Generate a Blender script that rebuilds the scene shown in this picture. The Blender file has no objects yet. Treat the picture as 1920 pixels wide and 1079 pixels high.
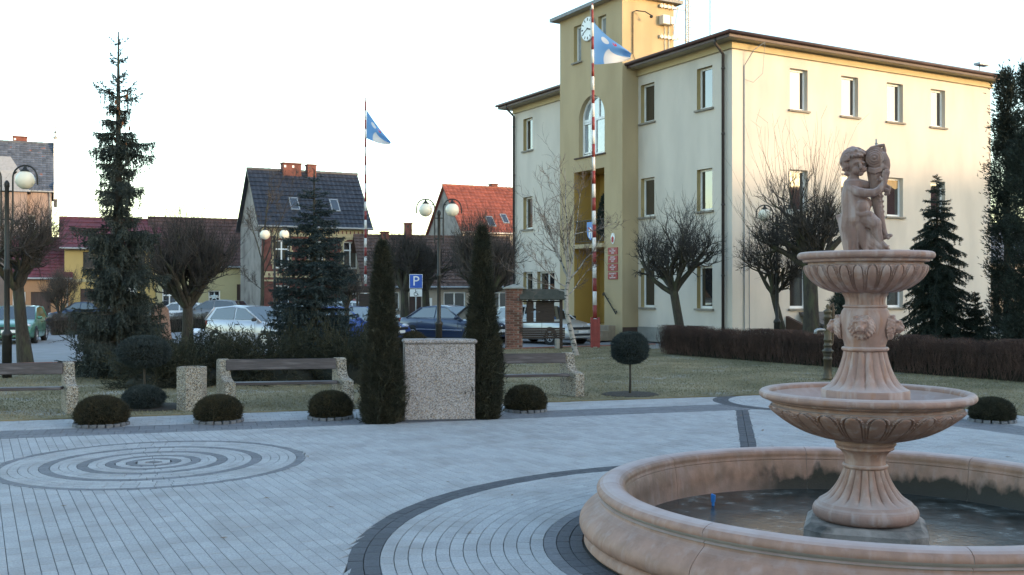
import bpy, bmesh, math, random
import numpy as np
from mathutils import Vector, Matrix

# ------------------------------------------------------------------ camera, sky, sun, exposure
S = bpy.context.scene
COL = S.collection
F_PX, HOR, EYE = 1930.0, 549.0, 1.9          # focal length in photo pixels, horizon row, eye height
cam_d = bpy.data.cameras.new('camera'); cam = bpy.data.objects.new('camera', cam_d); COL.objects.link(cam)
cam.location = (0, 0, EYE); cam.rotation_euler = (math.radians(90), 0, 0)
cam_d.sensor_width = 36; cam_d.lens = 36 * F_PX / 1920; cam_d.shift_y = (HOR - 539.5) / 1920
cam_d.clip_start = 0.1; cam_d.clip_end = 1500
S.camera = cam

SUN_EL, SUN_AZ = math.radians(6.0), math.radians(120.2)      # azimuth clockwise from +Y
W = bpy.data.worlds.new('World'); S.world = W; W.use_nodes = True
nt = W.node_tree
bg = nt.nodes['Background']
sky = nt.nodes.new('ShaderNodeTexSky'); sky.sky_type = 'NISHITA'; sky.sun_disc = False
sky.sun_elevation = SUN_EL; sky.sun_rotation = SUN_AZ; sky.altitude = 100
sky.air_density = 1.0; sky.dust_density = 0.9; sky.ozone_density = 1.3
nt.links.new(sky.outputs[0], bg.inputs[0]); bg.inputs[1].default_value = 0.15

sun_d = bpy.data.lights.new('sun', 'SUN'); sun_o = bpy.data.objects.new('sun', sun_d); COL.objects.link(sun_o)
sun_d.energy = 0.55; sun_d.angle = math.radians(1.5); sun_d.color = (1.0, 0.70, 0.42)
sdir = Vector((math.sin(SUN_AZ) * math.cos(SUN_EL), math.cos(SUN_AZ) * math.cos(SUN_EL), math.sin(SUN_EL)))
sun_o.rotation_euler = sdir.to_track_quat('Z', 'Y').to_euler()
sun_o.location = (60, -30, 40)
vs = S.view_settings
vs.view_transform = 'Standard'; vs.look = 'None'; vs.gamma = 1.0; vs.use_curve_mapping = False
vs.exposure = 2.65
S.render.engine = 'CYCLES'
S.cycles.max_bounces = 6; S.cycles.diffuse_bounces = 3; S.cycles.glossy_bounces = 3
S.cycles.use_denoising = True

# ------------------------------------------------------------------ helpers
rng = np.random.default_rng(7)
R = random.Random(11)
D2R = math.pi / 180

def gz(y):                      # distance of a ground point seen at photo row y
    return F_PX * EYE / (y - HOR)
def gp(x, y):                   # ground point seen at a photo pixel
    z = gz(y); return Vector(((x - 960) / F_PX * z, z, 0))
def xat(x, d):                  # world X of photo column x at distance d
    return (x - 960) / F_PX * d
def zat(y, d):                  # world height of photo row y at distance d
    return EYE - (y - HOR) / F_PX * d

_mats = {}
def mat(name, col, rough=0.8, var=0.18, scale=6.0, col2=None, bump=0.0, bscale=60.0, spec=0.4, metal=0.0,
        piece=0.0, stretch=None, detail=4.0, stain=None, stain_scale=1.2, stain_lo=0.5, stain_hi=0.7, coat=0.0, ior=None, uvc=False):
    """procedural surface: two-tone noise, optional stains, per-piece tone, fine bump"""
    if name in _mats: return _mats[name]
    m = bpy.data.materials.new(name); m.use_nodes = True; _mats[name] = m
    n = m.node_tree.nodes; L = m.node_tree.links
    b = n['Principled BSDF']
    tc = n.new('ShaderNodeTexCoord'); src = tc.outputs['Object']
    if stretch:
        mp = n.new('ShaderNodeMapping'); mp.inputs['Scale'].default_value = stretch
        L.new(src, mp.inputs[0]); src2 = mp.outputs[0]
    else: src2 = src
    nz = n.new('ShaderNodeTexNoise'); nz.inputs['Scale'].default_value = scale; nz.inputs['Detail'].default_value = detail
    L.new(src2, nz.inputs['Vector'])
    rp = n.new('ShaderNodeValToRGB'); rp.color_ramp.elements[0].position = 0.3; rp.color_ramp.elements[1].position = 0.7
    c2 = col2 if col2 else tuple(min(1, c * (1 + var)) for c in col)
    c1 = col if col2 else tuple(c * (1 - var) for c in col)
    rp.color_ramp.elements[0].color = (*c1, 1); rp.color_ramp.elements[1].color = (*c2, 1)
    L.new(nz.outputs['Fac'], rp.inputs[0]); out = rp.outputs[0]
    if stain:
        ns = n.new('ShaderNodeTexNoise'); ns.inputs['Scale'].default_value = stain_scale; ns.inputs['Detail'].default_value = 6
        L.new(src2, ns.inputs['Vector'])
        mr = n.new('ShaderNodeMapRange'); mr.inputs[1].default_value = stain_lo; mr.inputs[2].default_value = stain_hi
        L.new(ns.outputs['Fac'], mr.inputs[0])
        mx = n.new('ShaderNodeMix'); mx.data_type = 'RGBA'; mx.inputs['B'].default_value = (*stain, 1)
        L.new(mr.outputs[0], mx.inputs['Factor']); L.new(out, mx.inputs['A']); out = mx.outputs['Result']
    if piece:
        ge = n.new('ShaderNodeNewGeometry'); oi = n.new('ShaderNodeObjectInfo')
        ad = n.new('ShaderNodeMath'); ad.operation = 'ADD'; L.new(ge.outputs['Random Per Island'], ad.inputs[0]); L.new(oi.outputs['Random'], ad.inputs[1])
        fr = n.new('ShaderNodeMath'); fr.operation = 'FRACT'; L.new(ad.outputs[0], fr.inputs[0])
        m2 = n.new('ShaderNodeMapRange'); m2.inputs[3].default_value = 1 - piece; m2.inputs[4].default_value = 1 + piece
        L.new(fr.outputs[0], m2.inputs[0])
        vm = n.new('ShaderNodeVectorMath'); vm.operation = 'SCALE'; L.new(out, vm.inputs[0]); L.new(m2.outputs[0], vm.inputs['Scale'])
        out = vm.outputs[0]
    L.new(out, b.inputs['Base Color'])
    b.inputs['Roughness'].default_value = rough; b.inputs['Metallic'].default_value = metal
    b.inputs['Specular IOR Level'].default_value = spec
    if coat: b.inputs['Coat Weight'].default_value = coat; b.inputs['Coat Roughness'].default_value = 0.06
    if ior: b.inputs['IOR'].default_value = ior
    if bump:
        nb = n.new('ShaderNodeTexNoise'); nb.inputs['Scale'].default_value = bscale; nb.inputs['Detail'].default_value = 3
        L.new(src, nb.inputs['Vector'])
        bp = n.new('ShaderNodeBump'); bp.inputs['Strength'].default_value = bump; bp.inputs['Distance'].default_value = 0.01
        L.new(nb.outputs['Fac'], bp.inputs['Height']); L.new(bp.outputs[0], b.inputs['Normal'])
    return m

def speckle(name, base, light, dark, scale=90.0, rough=0.9):
    """exposed-aggregate concrete: pebbles of mixed tone in a grey matrix"""
    if name in _mats: return _mats[name]
    m = bpy.data.materials.new(name); m.use_nodes = True; _mats[name] = m
    n = m.node_tree.nodes; L = m.node_tree.links; b = n['Principled BSDF']
    tc = n.new('ShaderNodeTexCoord')
    vo = n.new('ShaderNodeTexVoronoi'); vo.inputs['Scale'].default_value = scale; L.new(tc.outputs['Object'], vo.inputs['Vector'])
    sp = n.new('ShaderNodeSeparateColor'); L.new(vo.outputs['Color'], sp.inputs[0])
    rp = n.new('ShaderNodeValToRGB'); rp.color_ramp.interpolation = 'CONSTANT'
    e = rp.color_ramp.elements; e[0].position = 0; e[0].color = (*dark, 1); e[1].position = 0.22; e[1].color = (*base, 1)
    x = e.new(0.62); x.color = (*light, 1); x = e.new(0.85); x.color = (base[0] * 1.15, base[1] * .95, base[2] * .72, 1)
    L.new(sp.outputs[0], rp.inputs[0])
    nz = n.new('ShaderNodeTexNoise'); nz.inputs['Scale'].default_value = 3; L.new(tc.outputs['Object'], nz.inputs['Vector'])
    mr = n.new('ShaderNodeMapRange'); mr.inputs[3].default_value = 0.75; mr.inputs[4].default_value = 1.2; L.new(nz.outputs['Fac'], mr.inputs[0])
    vm = n.new('ShaderNodeVectorMath'); vm.operation = 'SCALE'; L.new(rp.outputs[0], vm.inputs[0]); L.new(mr.outputs[0], vm.inputs['Scale'])
    L.new(vm.outputs[0], b.inputs['Base Color']); b.inputs['Roughness'].default_value = rough
    bp = n.new('ShaderNodeBump'); bp.inputs['Strength'].default_value = 0.6; bp.inputs['Distance'].default_value = 0.006; bp.invert = True
    L.new(vo.outputs['Distance'], bp.inputs['Height']); L.new(bp.outputs[0], b.inputs['Normal'])
    return m

class MB:
    """collects shapes and links them as ONE mesh object"""
    def __init__(s): s.v = []; s.f = []; s.mi = []; s.cur = 0
    def add(s, vs_, fs):
        o = len(s.v); s.v.extend([tuple(p) for p in vs_])
        for f in fs: s.f.append(tuple(i + o for i in f)); s.mi.append(s.cur)
        return s
    def box(s, x0, x1, y0, y1, z0, z1, M=None):
        p = [(x0,y0,z0),(x1,y0,z0),(x1,y1,z0),(x0,y1,z0),(x0,y0,z1),(x1,y0,z1),(x1,y1,z1),(x0,y1,z1)]
        if M is not None: p = [M @ Vector(q) for q in p]
        return s.add(p, [(0,3,2,1),(4,5,6,7),(0,1,5,4),(1,2,6,5),(2,3,7,6),(3,0,4,7)])
    def bbox(s, x0, x1, y0, y1, z0, z1, b=0.01, M=None):
        """box with chamfered edges"""
        bm = bmesh.new(); bmesh.ops.create_cube(bm, size=1)
        for v in bm.verts: v.co = Vector(((x0+x1)/2 + v.co.x*(x1-x0), (y0+y1)/2 + v.co.y*(y1-y0), (z0+z1)/2 + v.co.z*(z1-z0)))
        bmesh.ops.bevel(bm, geom=bm.edges[:], offset=b, segments=1, affect='EDGES', profile=0.5)
        bm.verts.index_update()
        p = [v.co.copy() for v in bm.verts]
        if M is not None: p = [M @ q for q in p]
        fs = [tuple(v.index for v in f.verts) for f in bm.faces]; bm.free()
        return s.add(p, fs)
    def quad(s, a, b, c, d): return s.add([a,b,c,d], [(0,1,2,3)])
    def prism(s, poly, a0, a1, axis='y', M=None):
        """polygon (in the two other axes) extruded along axis"""
        n = len(poly)
        def P(u, w, a): return {'y': (u, a, w), 'x': (a, u, w), 'z': (u, w, a)}[axis]
        p = [P(u, w, a0) for u, w in poly] + [P(u, w, a1) for u, w in poly]
        if M is not None: p = [M @ Vector(q) for q in p]
        fs = [tuple(range(n)), tuple(range(2*n-1, n-1, -1))] + [(i, i+n, (i+1)%n+n, (i+1)%n) for i in range(n)]
        return s.add(p, fs)
    def tube(s, pts, rad, k=8, cap=True, close=False):
        pts = [Vector(p) for p in pts]; n = len(pts)
        if not hasattr(rad, '__len__'): rad = [rad] * n
        vs_ = []; prev = None
        for i, p in enumerate(pts):
            t = (pts[(i+1) % n] - pts[i-1]) if close else (pts[min(i+1, n-1)] - pts[max(i-1, 0)])
            t = t.normalized() if t.length > 1e-9 else Vector((0,0,1))
            if prev is None:
                a = Vector((1,0,0)) if abs(t.x) < 0.9 else Vector((0,1,0)); u = t.cross(a).normalized()
            else:
                u = prev - t * prev.dot(t); u = u.normalized() if u.length > 1e-6 else t.orthogonal().normalized()
            prev = u; w = t.cross(u)
            for j in range(k):
                an = 2*math.pi*j/k; vs_.append(p + (u*math.cos(an) + w*math.sin(an)) * rad[i])
        fs = []
        for i in range(n if close else n-1):
            for j in range(k):
                a = i*k + j; b = i*k + (j+1) % k; i2 = (i+1) % n
                fs.append((a, b, i2*k + (j+1) % k, i2*k + j))
        if cap and not close: fs += [tuple(range(k-1, -1, -1)), tuple(range((n-1)*k, n*k))]
        return s.add(vs_, fs)
    def lathe(s, prof, seg=48, c=(0,0,0), mod=None, close=False, cap=True):
        n = len(prof); vs_ = []
        for i, (r, z) in enumerate(prof):
            for j in range(seg):
                th = 2*math.pi*j/seg; rr = r * (mod(th, i) if mod else 1)
                vs_.append((c[0] + rr*math.cos(th), c[1] + rr*math.sin(th), c[2] + z))
        fs = [(i*seg + j, i*seg + (j+1) % seg, ((i+1) % n)*seg + (j+1) % seg, ((i+1) % n)*seg + j) for i in range(n if close else n-1) for j in range(seg)]
        if cap and not close: fs += [tuple(range(seg-1, -1, -1)), tuple(range((n-1)*seg, n*seg))]
        return s.add(vs_, fs)
    def ball(s, c, r, seg=12, rings=8, sc=(1,1,1), M=None):
        vs_ = []; fs = []
        for i in range(rings+1):
            ph = math.pi*i/rings
            for j in range(seg):
                th = 2*math.pi*j/seg
                p = Vector((math.sin(ph)*math.cos(th)*r*sc[0], math.sin(ph)*math.sin(th)*r*sc[1], math.cos(ph)*r*sc[2]))
                if M is not None: p = M @ p
                vs_.append(Vector(c) + p)
        for i in range(rings):
            for j in range(seg): fs.append((i*seg+j, (i+1)*seg+j, (i+1)*seg+(j+1)%seg, i*seg+(j+1)%seg))
        return s.add(vs_, fs)
    def build(s, name, m, parent=None, smooth=False, angle=None, recalc=True, **props):
        me = bpy.data.meshes.new(name); me.from_pydata(s.v, [], s.f); 
        if recalc:
            bm = bmesh.new(); bm.from_mesh(me); bmesh.ops.remove_doubles(bm, verts=bm.verts, dist=1e-5)
            bmesh.ops.recalc_face_normals(bm, faces=bm.faces); bm.to_mesh(me); bm.free()
        for q in (m if isinstance(m, (list, tuple)) else [m]): me.materials.append(q)
        if isinstance(m, (list, tuple)) and not recalc: me.polygons.foreach_set('material_index', s.mi)
        if smooth or angle: me.polygons.foreach_set('use_smooth', [True]*len(me.polygons))
        if angle: me.set_sharp_from_angle(angle=angle*D2R)
        o = bpy.data.objects.new(name, me); COL.objects.link(o)
        if parent is not None: o.parent = parent
        for k_, v_ in props.items(): o[k_] = v_
        return o

def tri_mesh(name, V, m, parent=None, **props):
    """V: (n,3,3) triangle corners"""
    V = np.ascontiguousarray(V, dtype=np.float32); n = len(V)
    me = bpy.data.meshes.new(name)
    me.vertices.add(n*3); me.vertices.foreach_set('co', V.reshape(-1))
    me.loops.add(n*3); me.loops.foreach_set('vertex_index', np.arange(n*3, dtype=np.int32))
    me.polygons.add(n); me.polygons.foreach_set('loop_start', np.arange(0, n*3, 3, dtype=np.int32))
    me.materials.append(m); me.update(calc_edges=True)
    o = bpy.data.objects.new(name, me); COL.objects.link(o)
    if parent is not None: o.parent = parent
    for k_, v_ in props.items(): o[k_] = v_
    return o

def tag(o, label, cat, group=None, kind=None):
    o['label'] = label; o['category'] = cat
    if group: o['group'] = group
    if kind: o['kind'] = kind
    return o
def thing(name, label, cat, loc=(0,0,0), rotz=0.0, group=None):
    o = bpy.data.objects.new(name, None); COL.objects.link(o); o.empty_display_size = 0.2
    o.location = loc; o.rotation_euler = (0, 0, rotz)
    return tag(o, label, cat, group)
def copy_tree(o, parent=None):
    c = o.copy(); COL.objects.link(c); c.parent = parent
    for ch in list(o.children): copy_tree(ch, c)
    return c
def unit(v):
    return v / np.maximum(np.linalg.norm(v, axis=-1, keepdims=True), 1e-9)

# ------------------------------------------------------------------ materials
M_PALE = mat('pale_paver', (0.350, 0.344, 0.350), 0.85, var=0.20, scale=60, bump=0.6, bscale=150, piece=0.085, stain=(0.265, 0.25, 0.245), stain_scale=1.6, stain_lo=.46, stain_hi=.80)
M_DARK = mat('charcoal_paver', (0.062, 0.062, 0.072), 0.75, var=0.2, scale=30, bump=0.4, bscale=160, piece=0.12)
M_BAND = mat('grey_paver', (0.145, 0.143, 0.155), 0.8, var=0.2, scale=30, bump=0.4, bscale=160, piece=0.12)
M_SAND = mat('joint_sand', (0.10, 0.095, 0.085), 0.95, var=0.3, scale=10)
M_SOIL = mat('dark_mulch', (0.035, 0.028, 0.022), 0.95, var=0.4, scale=30, bump=1, bscale=60)
M_EARTH = mat('town_ground', (0.12, 0.11, 0.09), 0.95, var=0.25, scale=0.4)
M_ROAD = mat('pale_street', (0.22, 0.218, 0.228), 0.85, var=0.12, scale=2.0, bump=0.2, bscale=40, stain=(0.2, 0.2, 0.2), stain_scale=.5)
M_KERB = mat('kerb_stone', (0.36, 0.35, 0.34), 0.85, var=0.15, scale=8, piece=0.08)
M_REDKERB = mat('reddish_kerb', (0.22, 0.10, 0.075), 0.85, var=0.2, scale=8)
M_AGG = speckle('exposed_aggregate', (0.27, 0.235, 0.19), (0.42, 0.38, 0.33), (0.085, 0.07, 0.058), 80)
M_AGG2 = speckle('fine_aggregate', (0.29, 0.255, 0.245), (0.42, 0.385, 0.37), (0.13, 0.11, 0.10), 100)
M_BENCH = mat('dark_stained_wood', (0.0480, 0.0336, 0.0336), 0.5, var=0.3, scale=4, stretch=(1, 12, 12), bump=0.25, bscale=30, stain=(0.11, 0.09, 0.09), stain_scale=2, spec=.5)
M_WOOD = mat('dark_brown_wood', (0.0304, 0.0192, 0.0144), 0.6, var=0.3, scale=4, stretch=(1, 8, 8), bump=0.3, bscale=30)
M_BRICK = mat('old_brick', (0.1275, 0.0578, 0.0425), 0.9, col2=(0.1785, 0.0892, 0.0680), scale=14, piece=0.4, bump=0.6, bscale=60)
M_BRICKWALL = mat('dark_red_brick', (0.15, 0.055, 0.043), 0.85, var=0.3, scale=3, bump=0.4, bscale=12)
M_MORTAR = mat('mortar', (0.24, 0.21, 0.18), 0.9)
M_IRON = mat('dark_iron', (0.016, 0.016, 0.015), 0.55, var=0.3, scale=8, spec=0.4)
M_GLOBE = mat('opal_globe', (0.80, 0.74, 0.60), 0.25, var=0.05, scale=2, spec=0.5)
M_WHITE = mat('white_frame', (0.78, 0.78, 0.77), 0.4, var=0.04, scale=4)
M_GLASS = mat('window_glass', (0.018, 0.018, 0.02), 0.03, var=0.2, scale=1.5, spec=0.9, ior=1.9)
M_CARGLASS = mat('car_glass', (0.02, 0.024, 0.028), 0.03, var=0.1, scale=2, spec=0.8, ior=1.8)
M_TYRE = mat('tyre_rubber', (0.018, 0.018, 0.018), 0.85)
M_RIM = mat('alloy_rim', (0.5, 0.5, 0.52), 0.3, metal=0.8, var=0.1)
M_BLACKPLASTIC = mat('black_plastic', (0.02, 0.02, 0.022), 0.5)
M_CHROME = mat('bright_trim', (0.6, 0.6, 0.62), 0.2, metal=0.9, var=0.05)
M_PLATE = mat('plate_white', (0.72, 0.72, 0.70), 0.4, var=0.03)
M_LAMPGLASS = mat('headlamp_glass', (0.55, 0.57, 0.6), 0.08, var=0.3, scale=20, spec=0.8)
M_TAIL = mat('tail_lamp', (0.3, 0.02, 0.015), 0.2)
M_GREYMETAL = mat('grey_metal', (0.30, 0.31, 0.32), 0.45, metal=0.4, var=0.1)
M_BARK = mat('rough_bark', (0.0420, 0.0350, 0.0266), 0.9, var=0.4, scale=9, stretch=(3, 3, .6), bump=0.8, bscale=30, stain=(0.062, 0.066, 0.036), stain_scale=2)
M_TWIG = mat('dark_twigs', (0.042, 0.037, 0.033), 0.9, var=0.35, scale=3)
M_TWIG2 = mat('brown_twigs', (0.060, 0.051, 0.044), 0.9, var=0.3, scale=3)
M_BIRCH = mat('birch_bark', (0.2852, 0.2666, 0.2418), 0.8, var=0.2, scale=5, stain=(0.05, 0.045, 0.04), stain_scale=7, stain_lo=.56, stain_hi=.6, stretch=(1, 1, 2.2))
M_BIRCHTWIG = mat('birch_twigs', (0.1200, 0.0938, 0.0788), 0.85, var=0.3, scale=3)
M_SPRUCE = mat('blue_spruce_needles', (0.022, 0.029, 0.024), 0.75, col2=(0.056, 0.068, 0.058), scale=5, piece=0.35)
M_SPRUCE2 = mat('blue_green_needles', (0.0149, 0.0260, 0.0260), 0.75, col2=(0.0372, 0.0558, 0.0570), scale=5, piece=0.35)
M_FIR = mat('dark_green_needles', (0.0108, 0.0192, 0.0132), 0.75, col2=(0.0240, 0.0348, 0.0240), scale=4, piece=0.35)
M_THUJA = mat('thuja_sprays', (0.017, 0.020, 0.011), 0.8, col2=(0.044, 0.038, 0.020), scale=5, piece=0.5)
M_GLOBETHUJA = mat('bronze_thuja_sprays', (0.0223, 0.0223, 0.0112), 0.8, col2=(0.0496, 0.0384, 0.0174), scale=6, piece=0.4)
M_JUNIPER = mat('juniper_sprays', (0.0124, 0.0186, 0.0112), 0.8, col2=(0.0409, 0.0372, 0.0174), scale=1.6, piece=0.45)
M_BLUEBALL = mat('blue_juniper_needles', (0.0186, 0.0279, 0.0260), 0.8, col2=(0.0434, 0.0546, 0.0527), scale=6, piece=0.35)
M_CYPRESS = mat('cypress_sprays', (0.0116, 0.0197, 0.0151), 0.8, col2=(0.0261, 0.0360, 0.0267), scale=3, piece=0.4)
M_CORE = mat('shrub_interior', (0.014, 0.015, 0.009), 0.95)
M_CONE = mat('spruce_cones', (0.22, 0.085, 0.035), 0.8, var=0.3, scale=10)
M_HEDGE = mat('hedge_twigs', (0.036, 0.022, 0.017), 0.9, col2=(0.088, 0.048, 0.037), scale=2.5, piece=0.4)
M_GRASS = mat('winter_grass_blades', (0.085, 0.085, 0.042), 0.85, col2=(0.27, 0.225, 0.135), scale=0.55, piece=0.35, detail=6)
# ------------------------------------------------------------------ ground, street, lawn
def lawn_mat(name, sc):
    m = mat(name, (0.095, 0.085, 0.045), 0.95, col2=(0.25, 0.205, 0.125), scale=0.7, detail=8, bump=0.8, bscale=25,
            stain=(0.28, 0.28, 0.27), stain_scale=0.9, stain_lo=.56, stain_hi=.78)
    return m
M_LAWN = lawn_mat('winter_lawn', 1)
MB().quad((-400,-200,-.07),(400,-200,-.07),(400,900,-.07),(-400,900,-.07)).build('ground', M_EARTH, kind='structure')
E = Vector((0.9524, 0.3048, 0)); MN = Vector((-0.3048, 0.9524, 0)); O0 = Vector((-2, 14.85, 0))   # far edge of the plaza
G = Vector((0.478, -0.878, 0)); GN = Vector((0.878, 0.478, 0)); C0 = Vector((4.95, 17.07, 0))      # right edge of the plaza
DR = Vector((0.8678, 0.4969, 0)); DL = Vector((-0.4969, 0.8678, 0))                                # town hall axes
K0 = Vector((0, 34.25, 0))                                                                         # kerb between lawn and street
def kerb(t, n=0.0, z=0.0):
    p = K0 + DR*t + DL*n; return (p.x, p.y, z)
def lineX(p, d, q, e):            # intersection of two plan lines
    A = np.array([[d.x, -e.x], [d.y, -e.y]]); s = np.linalg.solve(A, [q.x-p.x, q.y-p.y]); return p + d*s[0]
# street and car park
MB().quad(kerb(-70,.12,-.05), kerb(60,.12,-.05), kerb(60,45,-.05), kerb(-70,45,-.05)).build('street', M_ROAD, kind='structure')
b = MB()
for i in range(40): 
    t0 = -34 + i*1.0
    M = Matrix(((DR.x, DL.x, 0, K0.x), (DR.y, DL.y, 0, K0.y), (0,0,1,0), (0,0,0,1)))
    b.bbox(t0+.004, t0+.996, 0, .12, -.06, .06, .015, M)
b.build('kerb', M_REDKERB, kind='structure')
# pavement along the houses on the far side of the street
MB().box(-60, 60, 24.5, 27.5, -.06, .06, M).build('pavement', M_KERB, kind='structure')
# path along the town hall
MB().add([kerb(4.2,-.02,.024), kerb(20,-.02,.024), kerb(20,-2.2,.024), kerb(4.2,-2.2,.024)], [(0,1,2,3)]).build('path', M_ROAD, kind='structure')
# lawn sheet
lawn_poly = [O0 + E*-16 + MN*2.0, O0 + E*9.2 + MN*2.0, C0 + GN*2.0 + G*20, Vector(kerb(34)), Vector(kerb(-26))]
lawn_poly[1] = lineX(O0 + MN*2.0, E, C0 + GN*2.0, G)
MB().prism([(p.x, p.y) for p in lawn_poly], -.06, .02, 'z').build('lawn', M_LAWN, kind='structure')
def in_lawn(P):
    f = lambda q, n: (P[:,0]-q.x)*n.x + (P[:,1]-q.y)*n.y
    return ((f(O0, MN) > 2.0) | (f(C0, GN) > 2.0)) & (f(K0, DL) < -.03)
P = rng.uniform([-13, 14], [14, 37], (520000, 2)); P = P[in_lawn(P)]
vis = np.abs(P[:,0]) < 0.53*P[:,1] + .6; P = P[vis]
keep = rng.random(len(P)) < np.clip(1.35 - P[:,1]/45, .3, 1); P = P[keep]
n = len(P); a = rng.uniform(0, 6.283, n); h = rng.uniform(.010, .034, n); w = rng.uniform(.004, .009, n)
base = np.c_[P, np.full(n, .018)]; side = np.c_[np.cos(a), np.sin(a), np.zeros(n)] * w[:,None]
tip = base + np.c_[rng.normal(0, .02, n), rng.normal(0, .02, n), h]
tri_mesh('grass', np.stack([base-side, base+side, tip], 1), M_GRASS, kind='stuff')

# ------------------------------------------------------------------ plaza paving, one paver at a time
FC = Vector((2.655, 7.74, 0)); FR = 3.85            # fountain centre, outer ring of its paving
LC = Vector((-4.02, 11.55, 0)); LR = 1.67           # ringed circle in the paving
QC = Vector((5.2, 17.95, 0)); QR = 1.67             # circle in the corner of the plaza
pavers = []                                          # (4 corners, tone)
def fill(seg, mk, v0, v1, L, off, tone, g=.0018):
    lo0, lo1, hi0, hi1 = seg
    u = math.floor((min(lo0, lo1) - off)/L)*L + off
    while u < max(hi0, hi1):
        q = [max(u+g, lo0+g), min(u+L-g, hi0-g), min(u+L-g, hi1-g), max(u+g, lo1+g)]
        if q[1]-q[0] > .012 or q[2]-q[3] > .012:
            if q[1] < q[0]: q[0] = q[1] = (q[0]+q[1])/2
            if q[2] < q[3]: q[2] = q[3] = (q[2]+q[3])/2
            pavers.append(([mk(q[0], v0+g*1.15), mk(q[1], v0+g*1.15), mk(q[2], v1-g*1.15), mk(q[3], v1-g*1.15)], tone))
        u += L
def rows(origin, du, dv, v0, v1, u0, u1, tone, planes=(), circles=(), L=.2, wd=.1):
    nrow = max(1, round((v1-v0)/wd)); wd = (v1-v0)/nrow
    mk = lambda u, v: origin + du*u + dv*v
    for i in range(nrow):
        a, c = v0 + i*wd, v0 + (i+1)*wd
        segs = [(u0, u0, u1, u1)]
        for (pp, nn) in planes:                      # keep the side where (p-pp).nn < 0
            k = du.dot(nn); new = []
            for s in segs:
                t = [-(origin + dv*vv - pp).dot(nn)/k for vv in (a, c)]
                if k > 0: s = (s[0], s[1], min(s[2], t[0]), min(s[3], t[1]))
                else: s = (max(s[0], t[0]), max(s[1], t[1]), s[2], s[3])
                if max(s[2]-s[0], s[3]-s[1]) > .01: new.append(s)
            segs = new
        for (cc, rr) in circles:
            cu, cv = (cc-origin).dot(du), (cc-origin).dot(dv); new = []
            h = [math.sqrt(max(0, rr*rr - (vv-cv)**2)) for vv in (a, c)]
            for s in segs:
                if max(h) == 0: new.append(s); continue
                s1 = (s[0], s[1], min(s[2], cu-h[0]), min(s[3], cu-h[1])); s2 = (max(s[0], cu+h[0]), max(s[1], cu+h[1]), s[2], s[3])
                new += [q for q in (s1, s2) if max(q[2]-q[0], q[3]-q[1]) > .01]
            segs = new
        off = R.choice((0, .1, .05, .15)) if i % 2 else R.choice((.1, .0))
        for s in segs: fill(s, mk, a, c, L, off, tone)
def ring(c, r0, r1, tone, L=.2, g=.0026):
    n = max(3, round(2*math.pi*(r0+r1)/2/L)); o = R.uniform(0, 1)
    if r0 < .02: r0 = .02
    for i in range(n):
        t0 = 2*math.pi*(i+o)/n + g/(r1); t1 = 2*math.pi*(i+1+o)/n - g/(r1)
        f = lambda r, t: c + Vector((math.cos(t)*r, math.sin(t)*r, 0))
        pavers.append(([f(r0+g, t0), f(r1-g, t0), f(r1-g, t1), f(r0+g, t1)], tone))
DU = Vector((-0.463, 0.886, 0)).normalized(); DV = Vector((DU.y, -DU.x, 0))
ST0 = Vector((3.83, 17.2, 0)); STD = Vector((0.198, 0.980, 0)); STN = Vector((0.980, -0.198, 0))      # dark stripe
rows(Vector((0, 8, 0)), DU, DV, -9.5, 9.0, -9.0, 13, 'pale', planes=[(O0, MN), (ST0 - STN*.1, STN)], circles=[(FC, FR), (LC, LR), (QC, QR)])
rows(ST0, STD, STN, -.1, .1, -9, 1.5, 'dark', planes=[(O0, MN)], circles=[(FC, FR), (QC, QR)])
rows(C0, G, GN, -8.5, 0, -1, 17, 'pale', planes=[(ST0 + STN*.1, -STN), (O0, MN)], circles=[(FC, FR), (QC, QR)])
rows(O0, E, MN, 0, .85, -14, 7.9, 'band', circles=[(QC, QR)])
rows(O0, E, MN, .85, 2.0, -14, 7.9, 'pale', circles=[(QC, QR)])
rows(C0, G, GN, 0, .85, -.8, 17, 'band', circles=[(QC, QR)])
rows(C0, G, GN, .85, 2.0, -.8, 17, 'pale', circles=[(QC, QR)])
r = 2.12
while r < 3.58: ring(FC, r, r+.1, 'dark' if r < 2.30 else 'band' if r < 2.4 else 'pale', .18); r += .1  # paver tones step darker towards the basin foot
ring(FC, 3.62, 3.735, 'dark'); ring(FC, 3.735, 3.85, 'dark')
edges = [(0, .10, 'band'), (.10, .20, 'pale'), (.20, .30, 'band'), (.30, .41, 'pale'), (.41, .51, 'band'), (.51, .60, 'pale'), (.60, .69, 'pale'),
         (.69, .80, 'band'), (.80, .89, 'pale'), (.89, .98, 'pale'), (.98, 1.07, 'pale'), (1.07, 1.18, 'band'), (1.18, 1.28, 'pale'), (1.28, 1.38, 'pale'),
         (1.38, 1.48, 'pale'), (1.48, 1.57, 'pale'), (1.57, 1.67, 'band')]
for r0, r1, t in edges: ring(LC, r0, r1, t, .16)
for k in range(16): ring(QC, .1*k, .1*k+.1, 'dark' if k > 13 else 'pale', .18)
ring(QC, 1.6, 1.67, 'dark')
plaza = thing('plaza_paving', '', ''); del plaza['label']; del plaza['category']; plaza['kind'] = 'structure'
MATS = {'pale': M_PALE, 'dark': M_DARK, 'band': M_BAND}
def on_screen(c): 
    if c.y < 4.6: return None
    x = 960 + F_PX*c.x/c.y; y = HOR + F_PX*EYE/c.y
    if not (15 < x < 1905 and y < 1070): return None
    if (c-FC).length < 2.3 or (c.y < 8.5 and c.x > .9): return None
    if 1085 < x and (c-FC).length < 2.9: return None
    return y
scr = []
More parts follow.
